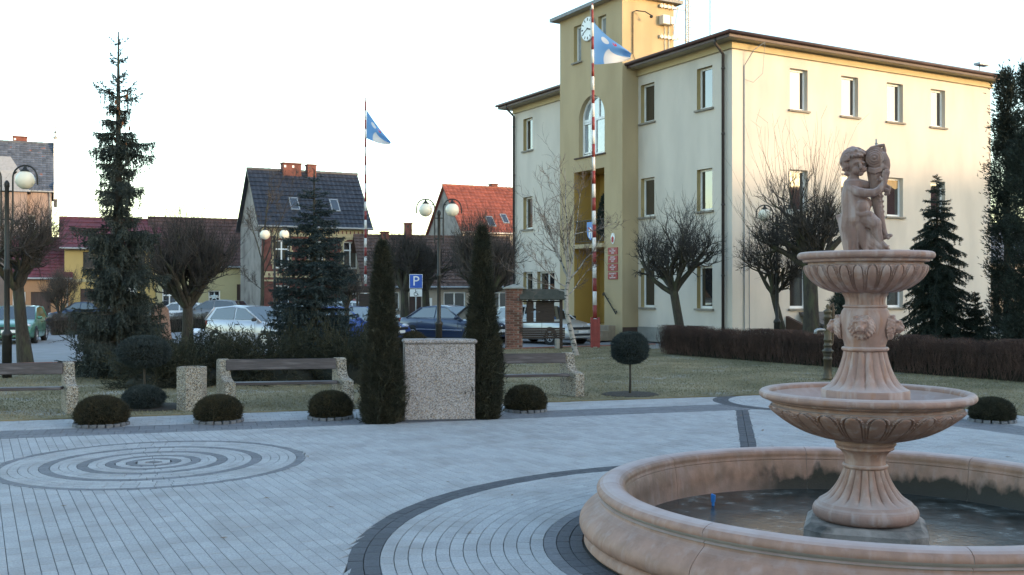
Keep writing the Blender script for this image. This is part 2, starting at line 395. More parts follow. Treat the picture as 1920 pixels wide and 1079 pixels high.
for i, (q, t) in enumerate(pavers):
    c = sum(q, Vector())/4; y = on_screen(c)
    ar = ((q[2]-q[0]).cross(q[3]-q[1])).length/2
    if y and ar > .012: scr.append((-(ar/c.y**3), i))
scr.sort(); single = {i for _, i in scr[:300]}
def paver_shape(b, q, dz):
    c = sum(q, Vector())/4; n = []
    for p in q: 
        d = (c-p); n.append(p + d*min(.35, .0028/max(d.length, .001)))
    tilt = [dz + R.uniform(-.0012, .0012) for _ in q]
    top = [Vector((p.x, p.y, dz_)) for p, dz_ in zip(n, tilt)]
    ed = [Vector((p.x, p.y, dz_-.004)) for p, dz_ in zip(q, tilt)]
    bot = [Vector((p.x, p.y, -.024)) for p in q]
    b.add(top+ed+bot, [(0,1,2,3)] + [(i, i+4, (i+1)%4+4, (i+1)%4) for i in range(4)] + [(i+4, i+8, (i+1)%4+8, (i+1)%4+4) for i in range(4)])
fields = {t: MB() for t in MATS}
for i, (q, t) in enumerate(pavers):
    # keep corner order consistent (counter-clockwise from above)
    if ((q[1]-q[0]).cross(q[2]-q[0])).z + ((q[2]-q[0]).cross(q[3]-q[0])).z < 0: q = q[::-1]
    if i in single:
        b = MB(); paver_shape(b, q, R.uniform(-.001, .001)); b.build('paver', MATS[t], plaza, recalc=False)
    else: paver_shape(fields[t], q, R.uniform(-.001, .001))
for t, b in fields.items(): b.build('paver_field', MATS[t], plaza, recalc=False, kind='stuff')
base_poly = [O0 + E*-14 + MN*2, lineX(O0 + MN*2.0, E, C0 + GN*2.0, G), C0 + GN*2 + G*17, Vector((13, -6, 0)), Vector((-16, -6, 0))]
MB().add([(p.x, p.y, -.02) for p in base_poly], [tuple(range(5))]).build('joint_bed', M_SAND, plaza)

# ------------------------------------------------------------------ town hall
TH = (7.70, 36.0); TROT = math.atan2(DR.y, DR.x)
hall = thing('town_hall', 'three storey cream town hall with an ochre clock tower and hipped brown roof', 'building', (*TH, 0), TROT)
M_CREAM = mat('cream_render', (0.585, 0.525, 0.452), 0.9, var=0.06, scale=1.2, bump=0.25, bscale=90, stain=(0.44, 0.40, 0.35), stain_scale=.8, stain_lo=.48, stain_hi=.85, stretch=(1, 1, .35))
M_OCHRE = mat('ochre_render', (0.42, 0.325, 0.195), 0.9, var=0.06, scale=1.2, bump=0.25, bscale=90, stain=(0.32, 0.24, 0.135), stain_scale=.9, stain_lo=.5, stain_hi=.85, stretch=(1, 1, .3))
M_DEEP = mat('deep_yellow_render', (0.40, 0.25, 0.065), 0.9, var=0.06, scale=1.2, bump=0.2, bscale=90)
M_REVEAL = mat('yellow_reveal', (0.40, 0.31, 0.155), 0.9, var=0.06, scale=2)
M_FRIEZE = mat('yellow_frieze', (0.47, 0.375, 0.215), 0.85, var=0.05, scale=2)
M_SOFFIT = mat('soffit_board', (0.42, 0.36, 0.24), 0.8, var=0.08, scale=2)
M_ROOFBR = mat('brown_sheet_roof', (0.065, 0.035, 0.032), 0.5, var=0.2, scale=2)
M_SILL = mat('concrete_sill', (0.24, 0.215, 0.18), 0.85, var=0.15, scale=6)
M_PLINTH = mat('brown_plinth', (0.07, 0.042, 0.032), 0.8, var=0.15, scale=3)
M_GREYPL = mat('grey_plinth', (0.27, 0.26, 0.23), 0.85, var=0.15, scale=3)
M_STEP = mat('tiled_step', (0.27, 0.21, 0.15), 0.7, var=0.2, scale=4)
M_CURTAIN = mat('window_curtain', (0.5, 0.33, 0.16), 0.8, var=0.2, scale=4, stretch=(6, 6, .3))
M_REDPL = mat('red_plaque', (0.30, 0.02, 0.035), 0.35, var=0.06)
M_LETTER = mat('white_letters', (0.75, 0.72, 0.70), 0.5, var=0.03)

def wall(name, P, u0, u1, z0, z1, holes, m, parent):
    """P(u, z, d): d metres outwards. holes: (ua, ub, za, zb); openings really cut"""
    us = sorted({u0, u1, *[h[0] for h in holes], *[h[1] for h in holes]}); zs = sorted({z0, z1, *[h[2] for h in holes], *[h[3] for h in holes]})
    us = [u for u in us if u0 <= u <= u1]; zs = [z for z in zs if z0 <= z <= z1]
    b = MB()
    for i in range(len(us)-1):
        for j in range(len(zs)-1):
            cu, cz = (us[i]+us[i+1])/2, (zs[j]+zs[j+1])/2
            if any(h[0] < cu < h[1] and h[2] < cz < h[3] for h in holes): continue
            b.quad(P(us[i], zs[j], 0), P(us[i+1], zs[j], 0), P(us[i+1], zs[j+1], 0), P(us[i], zs[j+1], 0))
    return b.build(name, m, parent)
def pbox(b, P, u0, u1, z0, z1, d0, d1):
    p = [P(u, z, d) for d in (d0, d1) for (u, z) in ((u0,z0),(u1,z0),(u1,z1),(u0,z1))]
    b.add(p, [(0,1,2,3),(7,6,5,4),(0,4,5,1),(1,5,6,2),(2,6,7,3),(3,7,4,0)])
def window(P, u0, u1, z0, z1, parent, depth=.17, rev=None, mull=(), trans=(), sill=True, curtain=None, fw=.075, fm=None, gm=None):
    b = MB(); d0, d1 = -depth-.05, -depth
    pbox(b, P, u0, u0+fw, z0, z1, d0, d1); pbox(b, P, u1-fw, u1, z0, z1, d0, d1)
    pbox(b, P, u0+fw, u1-fw, z0, z0+fw*1.2, d0, d1); pbox(b, P, u0+fw, u1-fw, z1-fw, z1, d0, d1)
    for q in mull: pbox(b, P, q-.04, q+.04, z0+fw*1.2, z1-fw, d0+.004, d1-.004)
    for q in trans: pbox(b, P, u0+fw, u1-fw, q-.04, q+.04, d0+.008, d1-.008)
    f = b.build('window', fm or M_WHITE, parent)
    g = MB(); dd = -depth-.03
    g.quad(P(u0+fw*.5, z0+fw*.5, dd), P(u1-fw*.5, z0+fw*.5, dd), P(u1-fw*.5, z1-fw*.5, dd), P(u0+fw*.5, z1-fw*.5, dd)); g.build('pane', gm or M_GLASS, f)
    if rev:
        r = MB(); e = -depth-.06
        for a, c in (((u0,z0),(u0,z1)), ((u1,z0),(u1,z1)), ((u0,z1),(u1,z1)), ((u0,z0),(u1,z0))):
            r.quad(P(*a, 0), P(*c, 0), P(*c, e), P(*a, e))
        r.build('reveal', rev, f)
    if curtain:
        c = MB(); N = 14
        for i in range(N):
            ua = u0+fw + (u1-u0-2*fw)*i/N; ub = u0+fw + (u1-u0-2*fw)*(i+1)/N
            c.quad(P(ua, curtain[0], dd-.012-.01*(i%2)), P(ub, curtain[0], dd-.012-.01*((i+1)%2)), P(ub, curtain[1], dd-.012-.01*((i+1)%2)), P(ua, curtain[1], dd-.012-.01*(i%2)))
        # curtains hang right behind the glass; glass is opaque here, so set them a hair in front of it
        c.v = [tuple(Vector(v)) for v in c.v]; c.build('curtain', M_CURTAIN, f)
    if sill:
        s = MB(); pbox(s, P, u0-.08, u1+.08, z0-.07, z0-.002, -.10, .09); s.build('sill', M_SILL, f)
    return f
PL = lambda t, z, d: (-d, t, z)            # left facade, u = t along local +Y
PR = lambda s, z, d: (s, -d, z)            # right facade, u = s along local +X
PB = lambda s, z, d: (s, 15.3 + d, z)
PE = lambda t, z, d: (14.2 + d, t, z)
TX = -.78                                   # tower front plane
PT = lambda t, z, d: (TX - d, t, z)
FL = [(8.55, 10.06), (4.86, 6.38), (1.32, 2.86)]
colsL = [(1.04, 1.89), (4.41, 5.27)]; far = (13.58, 14.42)
hl = [(a, c, z0, z1) for z0, z1 in FL for a, c in colsL] + [(*far, z0, z1) for z0, z1 in FL] + [(11.66, 13.15, 1.32, 2.86)]
wall('wall', PL, 0, 15.3, .56, 10.5, hl + [(5.5, 9.92, .56, 10.5)], M_CREAM, hall)
colsR = [(2.745, 3.64), (5.38, 6.29), (7.88, 8.80), (10.43, 11.31)]
hr = [(a, c, z0, z1) for z0, z1 in FL for a, c in colsR]
wall('wall', PR, 0, 14.2, 0, 10.5, hr, M_CREAM, hall)
he = [(a, a+.9, z0, z1) for z0, z1 in FL for a in (2.5, 6.5, 10.5)]
wall('wall', PB, 0, 14.2, 0, 10.5, [], M_CREAM, hall); wall('wall', PE, 0, 15.3, 0, 10.5, he, M_CREAM, hall)
for h in he: window(PE, *h, hall, rev=M_CREAM)
for k, h in enumerate(hl):
    window(PL, *h, hall, rev=M_REVEAL, mull=((h[0]+h[1])/2,) if h[1]-h[0] > 1.2 else ())
for k, h in enumerate(hr):
    fw_ = window(PR, *h, hall, rev=M_CREAM)
    if abs(h[0]-7.88) < .01 and 4 < h[2] < 5:            # one window shows a scalloped blind
        zb_ = lambda u: h[3] - .30 - .12*abs(math.sin((u-h[0])/(h[1]-h[0])*2*math.pi)); us_ = np.linspace(h[0]+.08, h[1]-.08, 17); bl_ = MB()
        for u0_, u1_ in zip(us_[:-1], us_[1:]): bl_.quad(PR(u0_, h[3]-.09, -.19), PR(u1_, h[3]-.09, -.19), PR(u1_, zb_(u1_), -.19), PR(u0_, zb_(u0_), -.19))
        bl_.build('blind', M_CURTAIN, fw_)
b = MB()
pbox(b, PL, 0, 5.42, 0, .555, -.2, .05); b.build('plinth', M_GREYPL, hall)
b = MB(); pbox(b, PL, 10.0, 15.3, 0, .555, -.2, .05); b.build('plinth', M_GREYPL, hall)
# frieze, soffit, fascia, gutter and roof
def ringbox(b, x0, x1, y0, y1, w, z0, z1):
    b.box(x0, x1, y0, y0+w, z0, z1); b.box(x0, x1, y1-w, y1, z0, z1); b.box(x0, x0+w, y0+w, y1-w, z0, z1); b.box(x1-w, x1, y0+w, y1-w, z0, z1)
b = MB(); ringbox(b, -.05, 14.25, -.05, 15.35, .1, 10.48, 10.72); ringbox(b, -.09, 14.29, -.09, 15.39, .1, 10.44, 10.479); b.build('frieze', M_FRIEZE, hall)
b = MB(); b.box(-.52, 14.62, -.45, 15.85, 10.72, 10.76); b.build('soffit', M_SOFFIT, hall)
b = MB(); ringbox(b, -.56, 14.66, -.49, 15.89, .04, 10.70, 10.88); b.build('fascia', M_ROOFBR, hall)
b = MB()
for p0, p1 in (((-.62,-.55),(-.62,15.95)), ((-.62,-.55),(14.72,-.55))): b.tube([(*p0, 10.86), (*p1, 10.86)], .065, 8)
b.build('gutter', M_ROOFBR, hall, smooth=True)
x0, x1, y0, y1, zr = -.58, 14.68, -.51, 15.91, 12.5  # out-of-sight ridge height raised to throw shade on the brick house
e1, e2 = Vector((7.05, 7.6, zr)), Vector((7.05, 7.9, zr))
c = [Vector((x0,y0,10.885)), Vector((x1,y0,10.885)), Vector((x1,y1,10.885)), Vector((x0,y1,10.885))]
MB().add([*c, e1, e2], [(0,1,4),(1,2,5,4),(2,3,5),(3,0,4,5)]).build('roof', M_ROOFBR, hall)
for (x, y) in ((-.1, .36), (-.1, 15.15)):
    b = MB(); b.tube([(x-.45, y-.1, 10.82), (x-.45, y-.1, 10.62), (x, y, 10.3), (x, y, 0.1)], .055, 8)
    for zz in (2.5, 5, 7.5, 9.8): b.lathe([(.07, -.03), (.07, .03)], 8, (x, y, zz))
    b.build('downpipe', mat('brown_pipe', (0.05, 0.038, 0.034), 0.5), hall, smooth=True)
b = MB(); b.tube([(.54, -.03, 0), (.54, -.03, 9.9)], .022, 6); b.tube([(.78, -.03, 0), (.78, -.03, 4.2)], .014, 5); b.tube([(.54, -.04, 9.9), (.72, -.3, 10.4), (1.1, -.46, 10.7)], .018, 5)
b.tube([(1.1, -.46, 10.7), (1.05, -.4, 9.6), (.8, -.2, 9.3), (.55, -.05, 9.4)], .009, 4)
b.build('cable_conduit', M_GREYMETAL, hall)
b = MB(); b.tube([(3.3, 5, 11.3), (3.3, 5, 15.4)], .022, 6); b.tube([(3.3, 5, 14.2), (3.3, 5, 14.4)], .04, 6); b.build('aerial', M_GREYMETAL, hall)
b = MB(); b.tube([(13.6, .1, 10.9), (13.6, .1, 11.35)], .025, 6); b.box(13.3, 13.95, -.15, .15, 11.33, 11.42); b.build('roof_lamp', M_GREYMETAL, hall)
# tower
TY0, TY1, TX1, TZ = 5.44, 9.98, 1.78, 13.55
tw_holes = [(TY0+2.89, TY0+3.456, 11.55, 13.08), (TY0+1.10, TY0+1.66, 11.55, 13.08), (TY0+1.22, TY0+3.43, .6, 3.73), (TY0+1.22, TY0+3.43, 3.90, 6.94)]
ua, ub, zb, zs = TY0+1.204, TY0+3.07, 7.53, 9.05
Ra, uc = (ub-ua)/2, (ua+ub)/2
wall('tower_wall', PT, TY0, TY1, 0.0, TZ, tw_holes + [(ua, ub, zb, zs+Ra)], M_OCHRE, hall)
b = MB(); N = 24
for i in range(N):
    a0, a1 = math.pi*i/N, math.pi*(i+1)/N
    p0, p1 = (uc-Ra*math.cos(a0), zs+Ra*math.sin(a0)), (uc-Ra*math.cos(a1), zs+Ra*math.sin(a1))
    b.quad(PT(*p0, 0), PT(*p1, 0), PT(p1[0], zs+Ra, 0), PT(p0[0], zs+Ra, 0))
b.build('arch_spandrel', M_OCHRE, hall)
PS = lambda s, z, d: (s, TY0 - d, z)        # tower side faces
PN = lambda s, z, d: (s, TY1 + d, z)
wall('tower_wall', PS, TX, TX1, 0, TZ, [], M_OCHRE, hall); wall('tower_wall', PN, TX, TX1, 0, TZ, [], M_OCHRE, hall)
wall('tower_wall', lambda t, z, d: (TX1 + d, t, z), TY0, TY1, 10.5, TZ, [], M_OCHRE, hall)
b = MB(); pbox(b, PS, TX+.01, -.06, 0, .54, -.1, .03); b.build('plinth', M_PLINTH, hall)
for h in tw_holes[:2]: window(PT, *h, hall, rev=M_REVEAL, gm=mat('pale_glass', (.25, .28, .3), .05, spec=.9, ior=1.9))
# arched window
d = -.2; b = MB()
def arc(r, n=24): return [(uc-r*math.cos(math.pi*i/n), zs+r*math.sin(math.pi*i/n)) for i in range(n+1)]
o, i_ = arc(Ra), arc(Ra-.09)
for k in range(24):
    for dd, in ((d,), (d-.06,)):
        b.quad(PT(*o[k], dd), PT(*o[k+1], dd), PT(*i_[k+1], dd), PT(*i_[k], dd))
    b.quad(PT(*i_[k], d), PT(*i_[k+1], d), PT(*i_[k+1], d-.06), PT(*i_[k], d-.06))
pbox(b, PT, ua, ua+.09, zb, zs, d-.06, d); pbox(b, PT, ub-.09, ub, zb, zs, d-.06, d); pbox(b, PT, ua+.09, ub-.09, zb, zb+.11, d-.06, d)
pbox(b, PT, ua+.09, ub-.09, zs-.08, zs+.03, d-.055, d+.005)
for q in (uc-.05,): pbox(b, PT, q, q+.12, zb+.11, zs-.08, d-.055, d+.005)
for q in (uc-.28, uc+.24): pbox(b, PT, q, q+.06, zs+.03, zs+.78, d-.055, d+.003)
# casement frames, the left one tilted open at the top
pbox(b, PT, uc+.08, uc+.15, zb+.12, zs-.09, d-.03, d+.02); pbox(b, PT, ua+.10, ua+.16, zb+.12, zs-.09, d-.03, d+.02)
aw = b.build('window', M_WHITE, hall)
g = MB(); g.add([PT(*p, d-.04) for p in [(ua+.05, zb+.05), (ub-.05, zb+.05)] + arc(Ra-.05)[::-1]], [tuple(range(27))]); g.build('pane', mat('pale_glass', (.25, .28, .3)), aw)
g = MB(); sh = lambda u, z: PT(u, z, d - .02 - .22*(z-zb)/(zs-zb))
for (u0, u1, z0, z1) in ((uc+.2-.02, uc+.26, zb+.14, zs-.1), (ub-.15, ub-.10, zb+.14, zs-.1), (uc+.2, ub-.1, zb+.14, zb+.2), (uc+.2, ub-.1, zs-.16, zs-.1)):
    pbox(g, PT, u0, u1, z0, z1, d-.03, d+.02)
g.build('sash', M_WHITE, aw)
r = MB()
for k in range(24): r.quad(PT(*o[k], 0), PT(*o[k+1], 0), PT(*o[k+1], -.27), PT(*o[k], -.27))
r.quad(PT(ua, zb, 0), PT(ua, zs, 0), PT(ua, zs, -.27), PT(ua, zb, -.27)); r.quad(PT(ub, zb, 0), PT(ub, zs, 0), PT(ub, zs, -.27), PT(ub, zb, -.27)); r.quad(PT(ua, zb, 0), PT(ub, zb, 0), PT(ub, zb, -.27), PT(ua, zb, -.27))
r.build('reveal', M_OCHRE, aw)
s = MB(); pbox(s, PT, ua-.08, ub+.30, zb-.06, zb-.002, -.1, .06); s.build('sill', M_PLINTH, aw)
# entrance and balcony recesses
y0, y1 = TY0+1.22, TY0+3.43
def recess(z0, z1, dep, m):
    b = MB(); e = -dep
    b.quad(PT(y0,z0,0), PT(y0,z1,0), PT(y0,z1,e), PT(y0,z0,e)); b.quad(PT(y1,z0,0), PT(y1,z1,0), PT(y1,z1,e), PT(y1,z0,e))
    b.quad(PT(y0,z1,0), PT(y1,z1,0), PT(y1,z1,e), PT(y0,z1,e)); b.quad(PT(y0,z0,e), PT(y1,z0,e), PT(y1,z1,e), PT(y0,z1,e)); b.quad(PT(y0,z0,0), PT(y1,z0,0), PT(y1,z0,e), PT(y0,z0,e))
    return b.build('recess', m, hall)
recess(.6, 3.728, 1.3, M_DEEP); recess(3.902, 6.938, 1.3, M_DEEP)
s = MB(); pbox(s, PT, y0-.003, y1+.003, 3.731, 3.899, -1.2, .12); s.build('balcony_slab', M_OCHRE, hall)
def door(z0, z1, u0, u1, dep, glass):
    b = MB()
    for a, c, e, g_ in ((u0, u0+.09, z0, z1), (u1-.09, u1, z0, z1), (u0+.09, u1-.09, z1-.1, z1), (u0+.09, u1-.09, z0, z0+.14), ((u0+u1)/2-.05, (u0+u1)/2+.05, z0+.14, z1-.1)):
        pbox(b, PT, a, c, e, g_, -dep, -dep+.06)
    f = b.build('door', M_WHITE, hall); g = MB(); pbox(g, PT, u0+.05, u1-.05, z0+.05, z1-.05, -dep+.005, -dep+.03); g.build('pane', glass, f)
    h = MB(); h.tube([PT((u0+u1)/2-.12, z0+.9, -dep+.09), PT((u0+u1)/2-.12, z0+1.3, -dep+.09)], .015, 6); h.build('handle', M_BLACKPLASTIC, f)
door(.602, 2.95, y0+.10, y0+1.15, 1.29, M_GLASS); door(3.905, 6.0, y0+.02, y0+1.4, 1.29, M_GLASS)
b = MB()                                    # balcony railing
pbox(b, PT, y0, y1, 4.86, 4.90, -.10, -.05); pbox(b, PT, y0, y1, 4.0, 4.03, -.10, -.05)
for i in range(19):
    u = y0 + .06 + (y1-y0-.12)*i/18; pbox(b, PT, u-.009, u+.009, 4.03, 4.86, -.085, -.065)
b.build('railing', M_IRON, hall)
# shield on the railing: blue field, pale tower and figure, red bar
uc2 = y0 + 1.02; shp = [(uc2-.27, 4.80), (uc2-.27, 4.42), (uc2-.2, 4.2), (uc2, 4.05), (uc2+.2, 4.2), (uc2+.27, 4.42), (uc2+.27, 4.80)]
def sprism(poly, d0, d1, m, parent, name):
    b = MB(); n = len(poly); p = [PT(u, z, d0) for u, z in poly] + [PT(u, z, d1) for u, z in poly]
    b.add(p, [tuple(range(n)), tuple(range(2*n-1, n-1, -1))] + [(i, i+n, (i+1)%n+n, (i+1)%n) for i in range(n)]); return b.build(name, m, parent)
shield = sprism(shp, -.045, -.02, mat('shield_blue', (0.08, 0.23, 0.55), .4, var=.08), hall, 'shield')
sprism([(uc2-.13, 4.16), (uc2-.04, 4.14), (uc2-.03, 4.35), (uc2+.03, 4.35), (uc2+.04, 4.14), (uc2+.12, 4.18), (uc2+.1, 4.5), (uc2, 4.6), (uc2-.12, 4.5)], -.02, -.012, M_LETTER, shield, 'emblem')
b = MB(); p = [(uc2-.16, 4.38), (uc2+.18, 4.56), (uc2+.16, 4.6), (uc2-.18, 4.42)]; sprism(p, -.0115, -.006, mat('shield_red', (.4, .03, .04), .5), shield, 'emblem_bar')
# a potted evergreen on the balcony is a thing of its own (built with the plants)
# steps up to the entrance
for k in range(3):
    b = MB(); zt = .6 - .2*k
    b.bbox(TX-.32*(k+1), TX-.32*k-.003 if k else TX+.2, y0-.75-.0*k, y1+.3, 0.0, zt-.002, .012); b.build('step', M_STEP, hall)
# handrail
b = MB(); pts = [PT(y0-.06, 1.78, .09), PT(y0-.02, 1.86, .09), PT(y0-.09, 1.9, .09), PT(y0-.16, 1.8, .09), PT(y0-.82, 1.16, .09), PT(y0-.92, 1.06, .09), PT(y0-.98, 1.12, .09), PT(y0-.93, 1.18, .09)]
b.tube(pts, .026, 6); b.tube([PT(y0-.3, 1.66, 0), PT(y0-.3, 1.66, .09)], .015, 5); b.tube([PT(y0-.75, 1.23, 0), PT(y0-.75, 1.23, .09)], .015, 5)
b.build('handrail', M_IRON, hall)
# plaques with their lettering and the oval emblem
def text(s, size, loc, rot, m, parent, name='lettering', ext=.002, align='CENTER', sx=1.0):
    cu = bpy.data.curves.new(name, 'FONT'); cu.body = s; cu.size = size; cu.align_x = align; cu.align_y = 'CENTER'; cu.extrude = ext; cu.resolution_u = 3; cu.space_line = .95
    q = bpy.data.objects.new(name, cu); COL.objects.link(q); dg = bpy.context.evaluated_depsgraph_get(); dg.update()
    me = bpy.data.meshes.new_from_object(q.evaluated_get(dg)); me.name = name; bpy.data.objects.remove(q, do_unlink=True); me.materials.clear(); me.materials.append(m)
    o = bpy.data.objects.new(name, me); COL.objects.link(o); o.parent = parent; o.location = loc; o.rotation_euler = rot; o.scale = (sx, 1, 1); return o
FACE_T = (math.pi/2, 0, -math.pi/2)
lines = ['URZĄD\nMIASTA I GMINY\nURZĄD', 'BURMISTRZ\nMIASTA I GMINY\nURZĄD', 'RADA\nMIASTA I GMINY\nURZĄD', 'PRZEWODNICZĄCY\nRADY\nMIEJSKIEJ I GMINY']
for k in range(4):
    zc = [3.55, 3.22, 2.90, 2.57][k]; b = MB()
    p = b; pbox(p, PT, 5.73, 6.37, zc-.14, zc+.14, .002, .03); pl = b.build('plaque', M_REDPL, hall)
    text(lines[k], .085, PT(6.05, zc, .032), FACE_T, M_LETTER, pl, sx=.62)
b = MB(); b.add([PT(6.05 + .13*math.cos(t)*(1 if math.sin(t) > -.3 else .8), 4.05 + .22*math.sin(t), dd) for dd in (.002, .03) for t in np.linspace(0, 2*math.pi, 20, endpoint=False)],
    [tuple(range(20)), tuple(range(39, 19, -1))] + [(i, i+20, (i+1)%20+20, (i+1)%20) for i in range(20)]); em = b.build('plaque', M_WHITE, hall)
sprism([(5.98, 3.93), (6.05, 3.88), (6.12, 3.93), (6.13, 4.08), (6.07, 4.12), (6.05, 4.16), (6.03, 4.12), (5.97, 4.08)], .031, .036, mat('shield_red', (.4, .03, .04)), em, 'emblem')
b = MB(); pbox(b, PT, y1-.55, y1-.42, 2.0, 2.22, -1.28, -1.25); b.build('letter_box', M_REDPL, hall)
b = MB(); b.ball(PT(y0+.12, 3.2, -.9), .09, 10, 6); b.ball(PT(y0+.06, 6.1, -.35), .1, 10, 6); b.build('wall_lamp', M_WHITE, hall, smooth=True)
# clock
cu_, cz_ = TY0+2.30, 12.74; b = MB()
def disc(r, d0, d1, n=40): 
    p = [PT(cu_ + r*math.cos(t), cz_ + r*math.sin(t), dd) for dd in (d0, d1) for t in np.linspace(0, 2*math.pi, n, endpoint=False)]
    return p, [tuple(range(n)), tuple(range(2*n-1, n-1, -1))] + [(i, i+n, (i+1)%n+n, (i+1)%n) for i in range(n)]
b.add(*disc(.50, .002, .08)); clock = b.build('clock', mat('clock_rim', (.35, .36, .36), .4), hall)
b = MB(); b.add(*disc(.475, .081, .09)); b.build('clock_face', mat('clock_white', (.78, .80, .80), .4, var=.03), clock)
b = MB()
def hand(ang, r0, r1, w, d0, d1):
    a = math.radians(90 - ang); ux, uz = -math.cos(a), math.sin(a); vx, vz = -uz, ux     # seen from outside, +Y local runs to the left
    poly = [(cu_ + ux*r + vx*q, cz_ + uz*r + vz*q) for r, q in ((r0, -w), (r1, -w), (r1, w), (r0, w))]
    p = [PT(u, z, d0) for u, z in poly] + [PT(u, z, d1) for u, z in poly]
    b.add(p, [(0,1,2,3),(7,6,5,4),(0,4,5,1),(1,5,6,2),(2,6,7,3),(3,7,4,0)])
for k in range(12): hand(30*k, .33, .44, .022 if k % 3 else .03, .09, .095)
b.build('hour_marks', M_IRON, clock)
b = MB(); hand(246, -.06, .38, .018, .098, .102); hand(108, -.05, .26, .026, .104, .108); b.build('clock_hands', M_IRON, clock)
# tower eaves and roof
b = MB(); b.box(TX-.30, TX1+.25, TY0-.2, TY1+.26, TZ, TZ+.05); b.build('soffit', M_SOFFIT, hall)
b = MB(); ringbox(b, TX-.34, TX1+.29, TY0-.24, TY1+.30, .04, TZ-.01, TZ+.12); b.build('fascia', mat('grey_fascia', (.16, .165, .17), .5), hall)
b = MB(); cc = [(TX-.35, TY0-.25, TZ+.122), (TX1+.3, TY0-.25, TZ+.122), (TX1+.3, TY1+.31, TZ+.122), (TX-.35, TY1+.31, TZ+.122)]
b.add([*cc, (.5, 7.2, TZ+.7), (.5, 8.2, TZ+.7)], [(0,1,4),(1,2,5,4),(2,3,5),(3,0,4,5)]); b.build('roof', M_ROOFBR, hall)
# things fixed to the tower side: floodlight arm, cabinets, aerial mast on two brackets
b = MB(); b.tube([PS(-.3, 11.3, .05), PS(-.3, 12.95, .05), PS(-.2, 13.0, .12), PS(.1, 12.95, .32), PS(.3, 12.8, .45)], .022, 6); b.tube([PS(-.3, 11.3, .05), PS(-.15, 11.0, .03), PS(.15, 10.9, .03)], .012, 5)
b.ball(PS(.3, 12.76, .45), .07, 8, 6); b.build('floodlight_arm', M_IRON, hall)
b = MB(); b.bbox(*sorted((1.02, 1.38)), TY0-.28, TY0-.002, 12.62, 12.99, .02); b.bbox(1.44, 1.64, TY0-.25, TY0-.002, 12.65, 12.97, .02); b.tube([(1.3, TY0-.03, 12.62), (1.3, TY0-.03, 11.2)], .015, 5); b.tube([(1.5, TY0-.03, 12.62), (1.5, TY0-.03, 11.2)], .02, 5)
b.build('cabinet', mat('cream_cabinet', (.62, .6, .54), .5, var=.05), hall)
b = MB()
for z in (12.15, 13.38):
    b.box(1.0, 1.9, TY0-.1, TY0-.003, z-.05, z+.05); b.box(1.9, 2.34, TY0-.13, TY0-.08, z-.04, z+.04)
    for q in (1.05, 1.2, 1.4, 1.6): b.box(q, q+.04, TY0-.13, TY0-.1, z-.09, z+.09)
for dx, dy in ((0, 0), (.12, 0), (.06, .1)): b.tube([(2.3+dx, TY0-.15+dy, 11.4), (2.3+dx, TY0-.15+dy, 18.5)], .028, 5)
for i in range(24):
    z = 11.5 + i*.29
    b.tube([(2.3, TY0-.15, z), (2.42, TY0-.15, z+.145), (2.3, TY0-.15, z+.29)], .016, 4); b.tube([(2.22, TY0-.17, z), (2.5, TY0-.17, z)], .014, 4)
b.build('aerial_mast', M_GREYMETAL, hall)
b = MB(); b.tube([(2.2, TY0-.1, 14.8), (1.7, TY0-.06, 12.3)], .008, 4); b.tube([(2.25, TY0-.1, 15), (1.78, TY0+.3, 13.0)], .008, 4); b.build('cable', M_IRON, hall)
# lean-to over the basement stair at the foot of the right facade
lean = thing('basement_entrance', 'low grey lean-to over the basement stair at the foot of the cream facade', 'basement entrance', (*TH, 0), TROT)
for q in (2.55, 6.2):
    b = MB(); b.prism([(0, 0), (-1.5, 0), (-1.5, .5), (0, 1.05)], q, q+.15, 'x'); b.build('side_wall', M_PLINTH, lean)
b = MB(); b.prism([(-.003, 1.1), (-1.62, .52), (-1.62, .60), (-.003, 1.2)], 3.2, 6.45, 'x'); b.build('canopy', mat('grey_felt', (.11, .10, .095), .8), lean)
b = MB(); b.box(2.7, 6.2, -1.4, -1.3, 0, .5); b.build('parapet', M_GREYPL, lean)
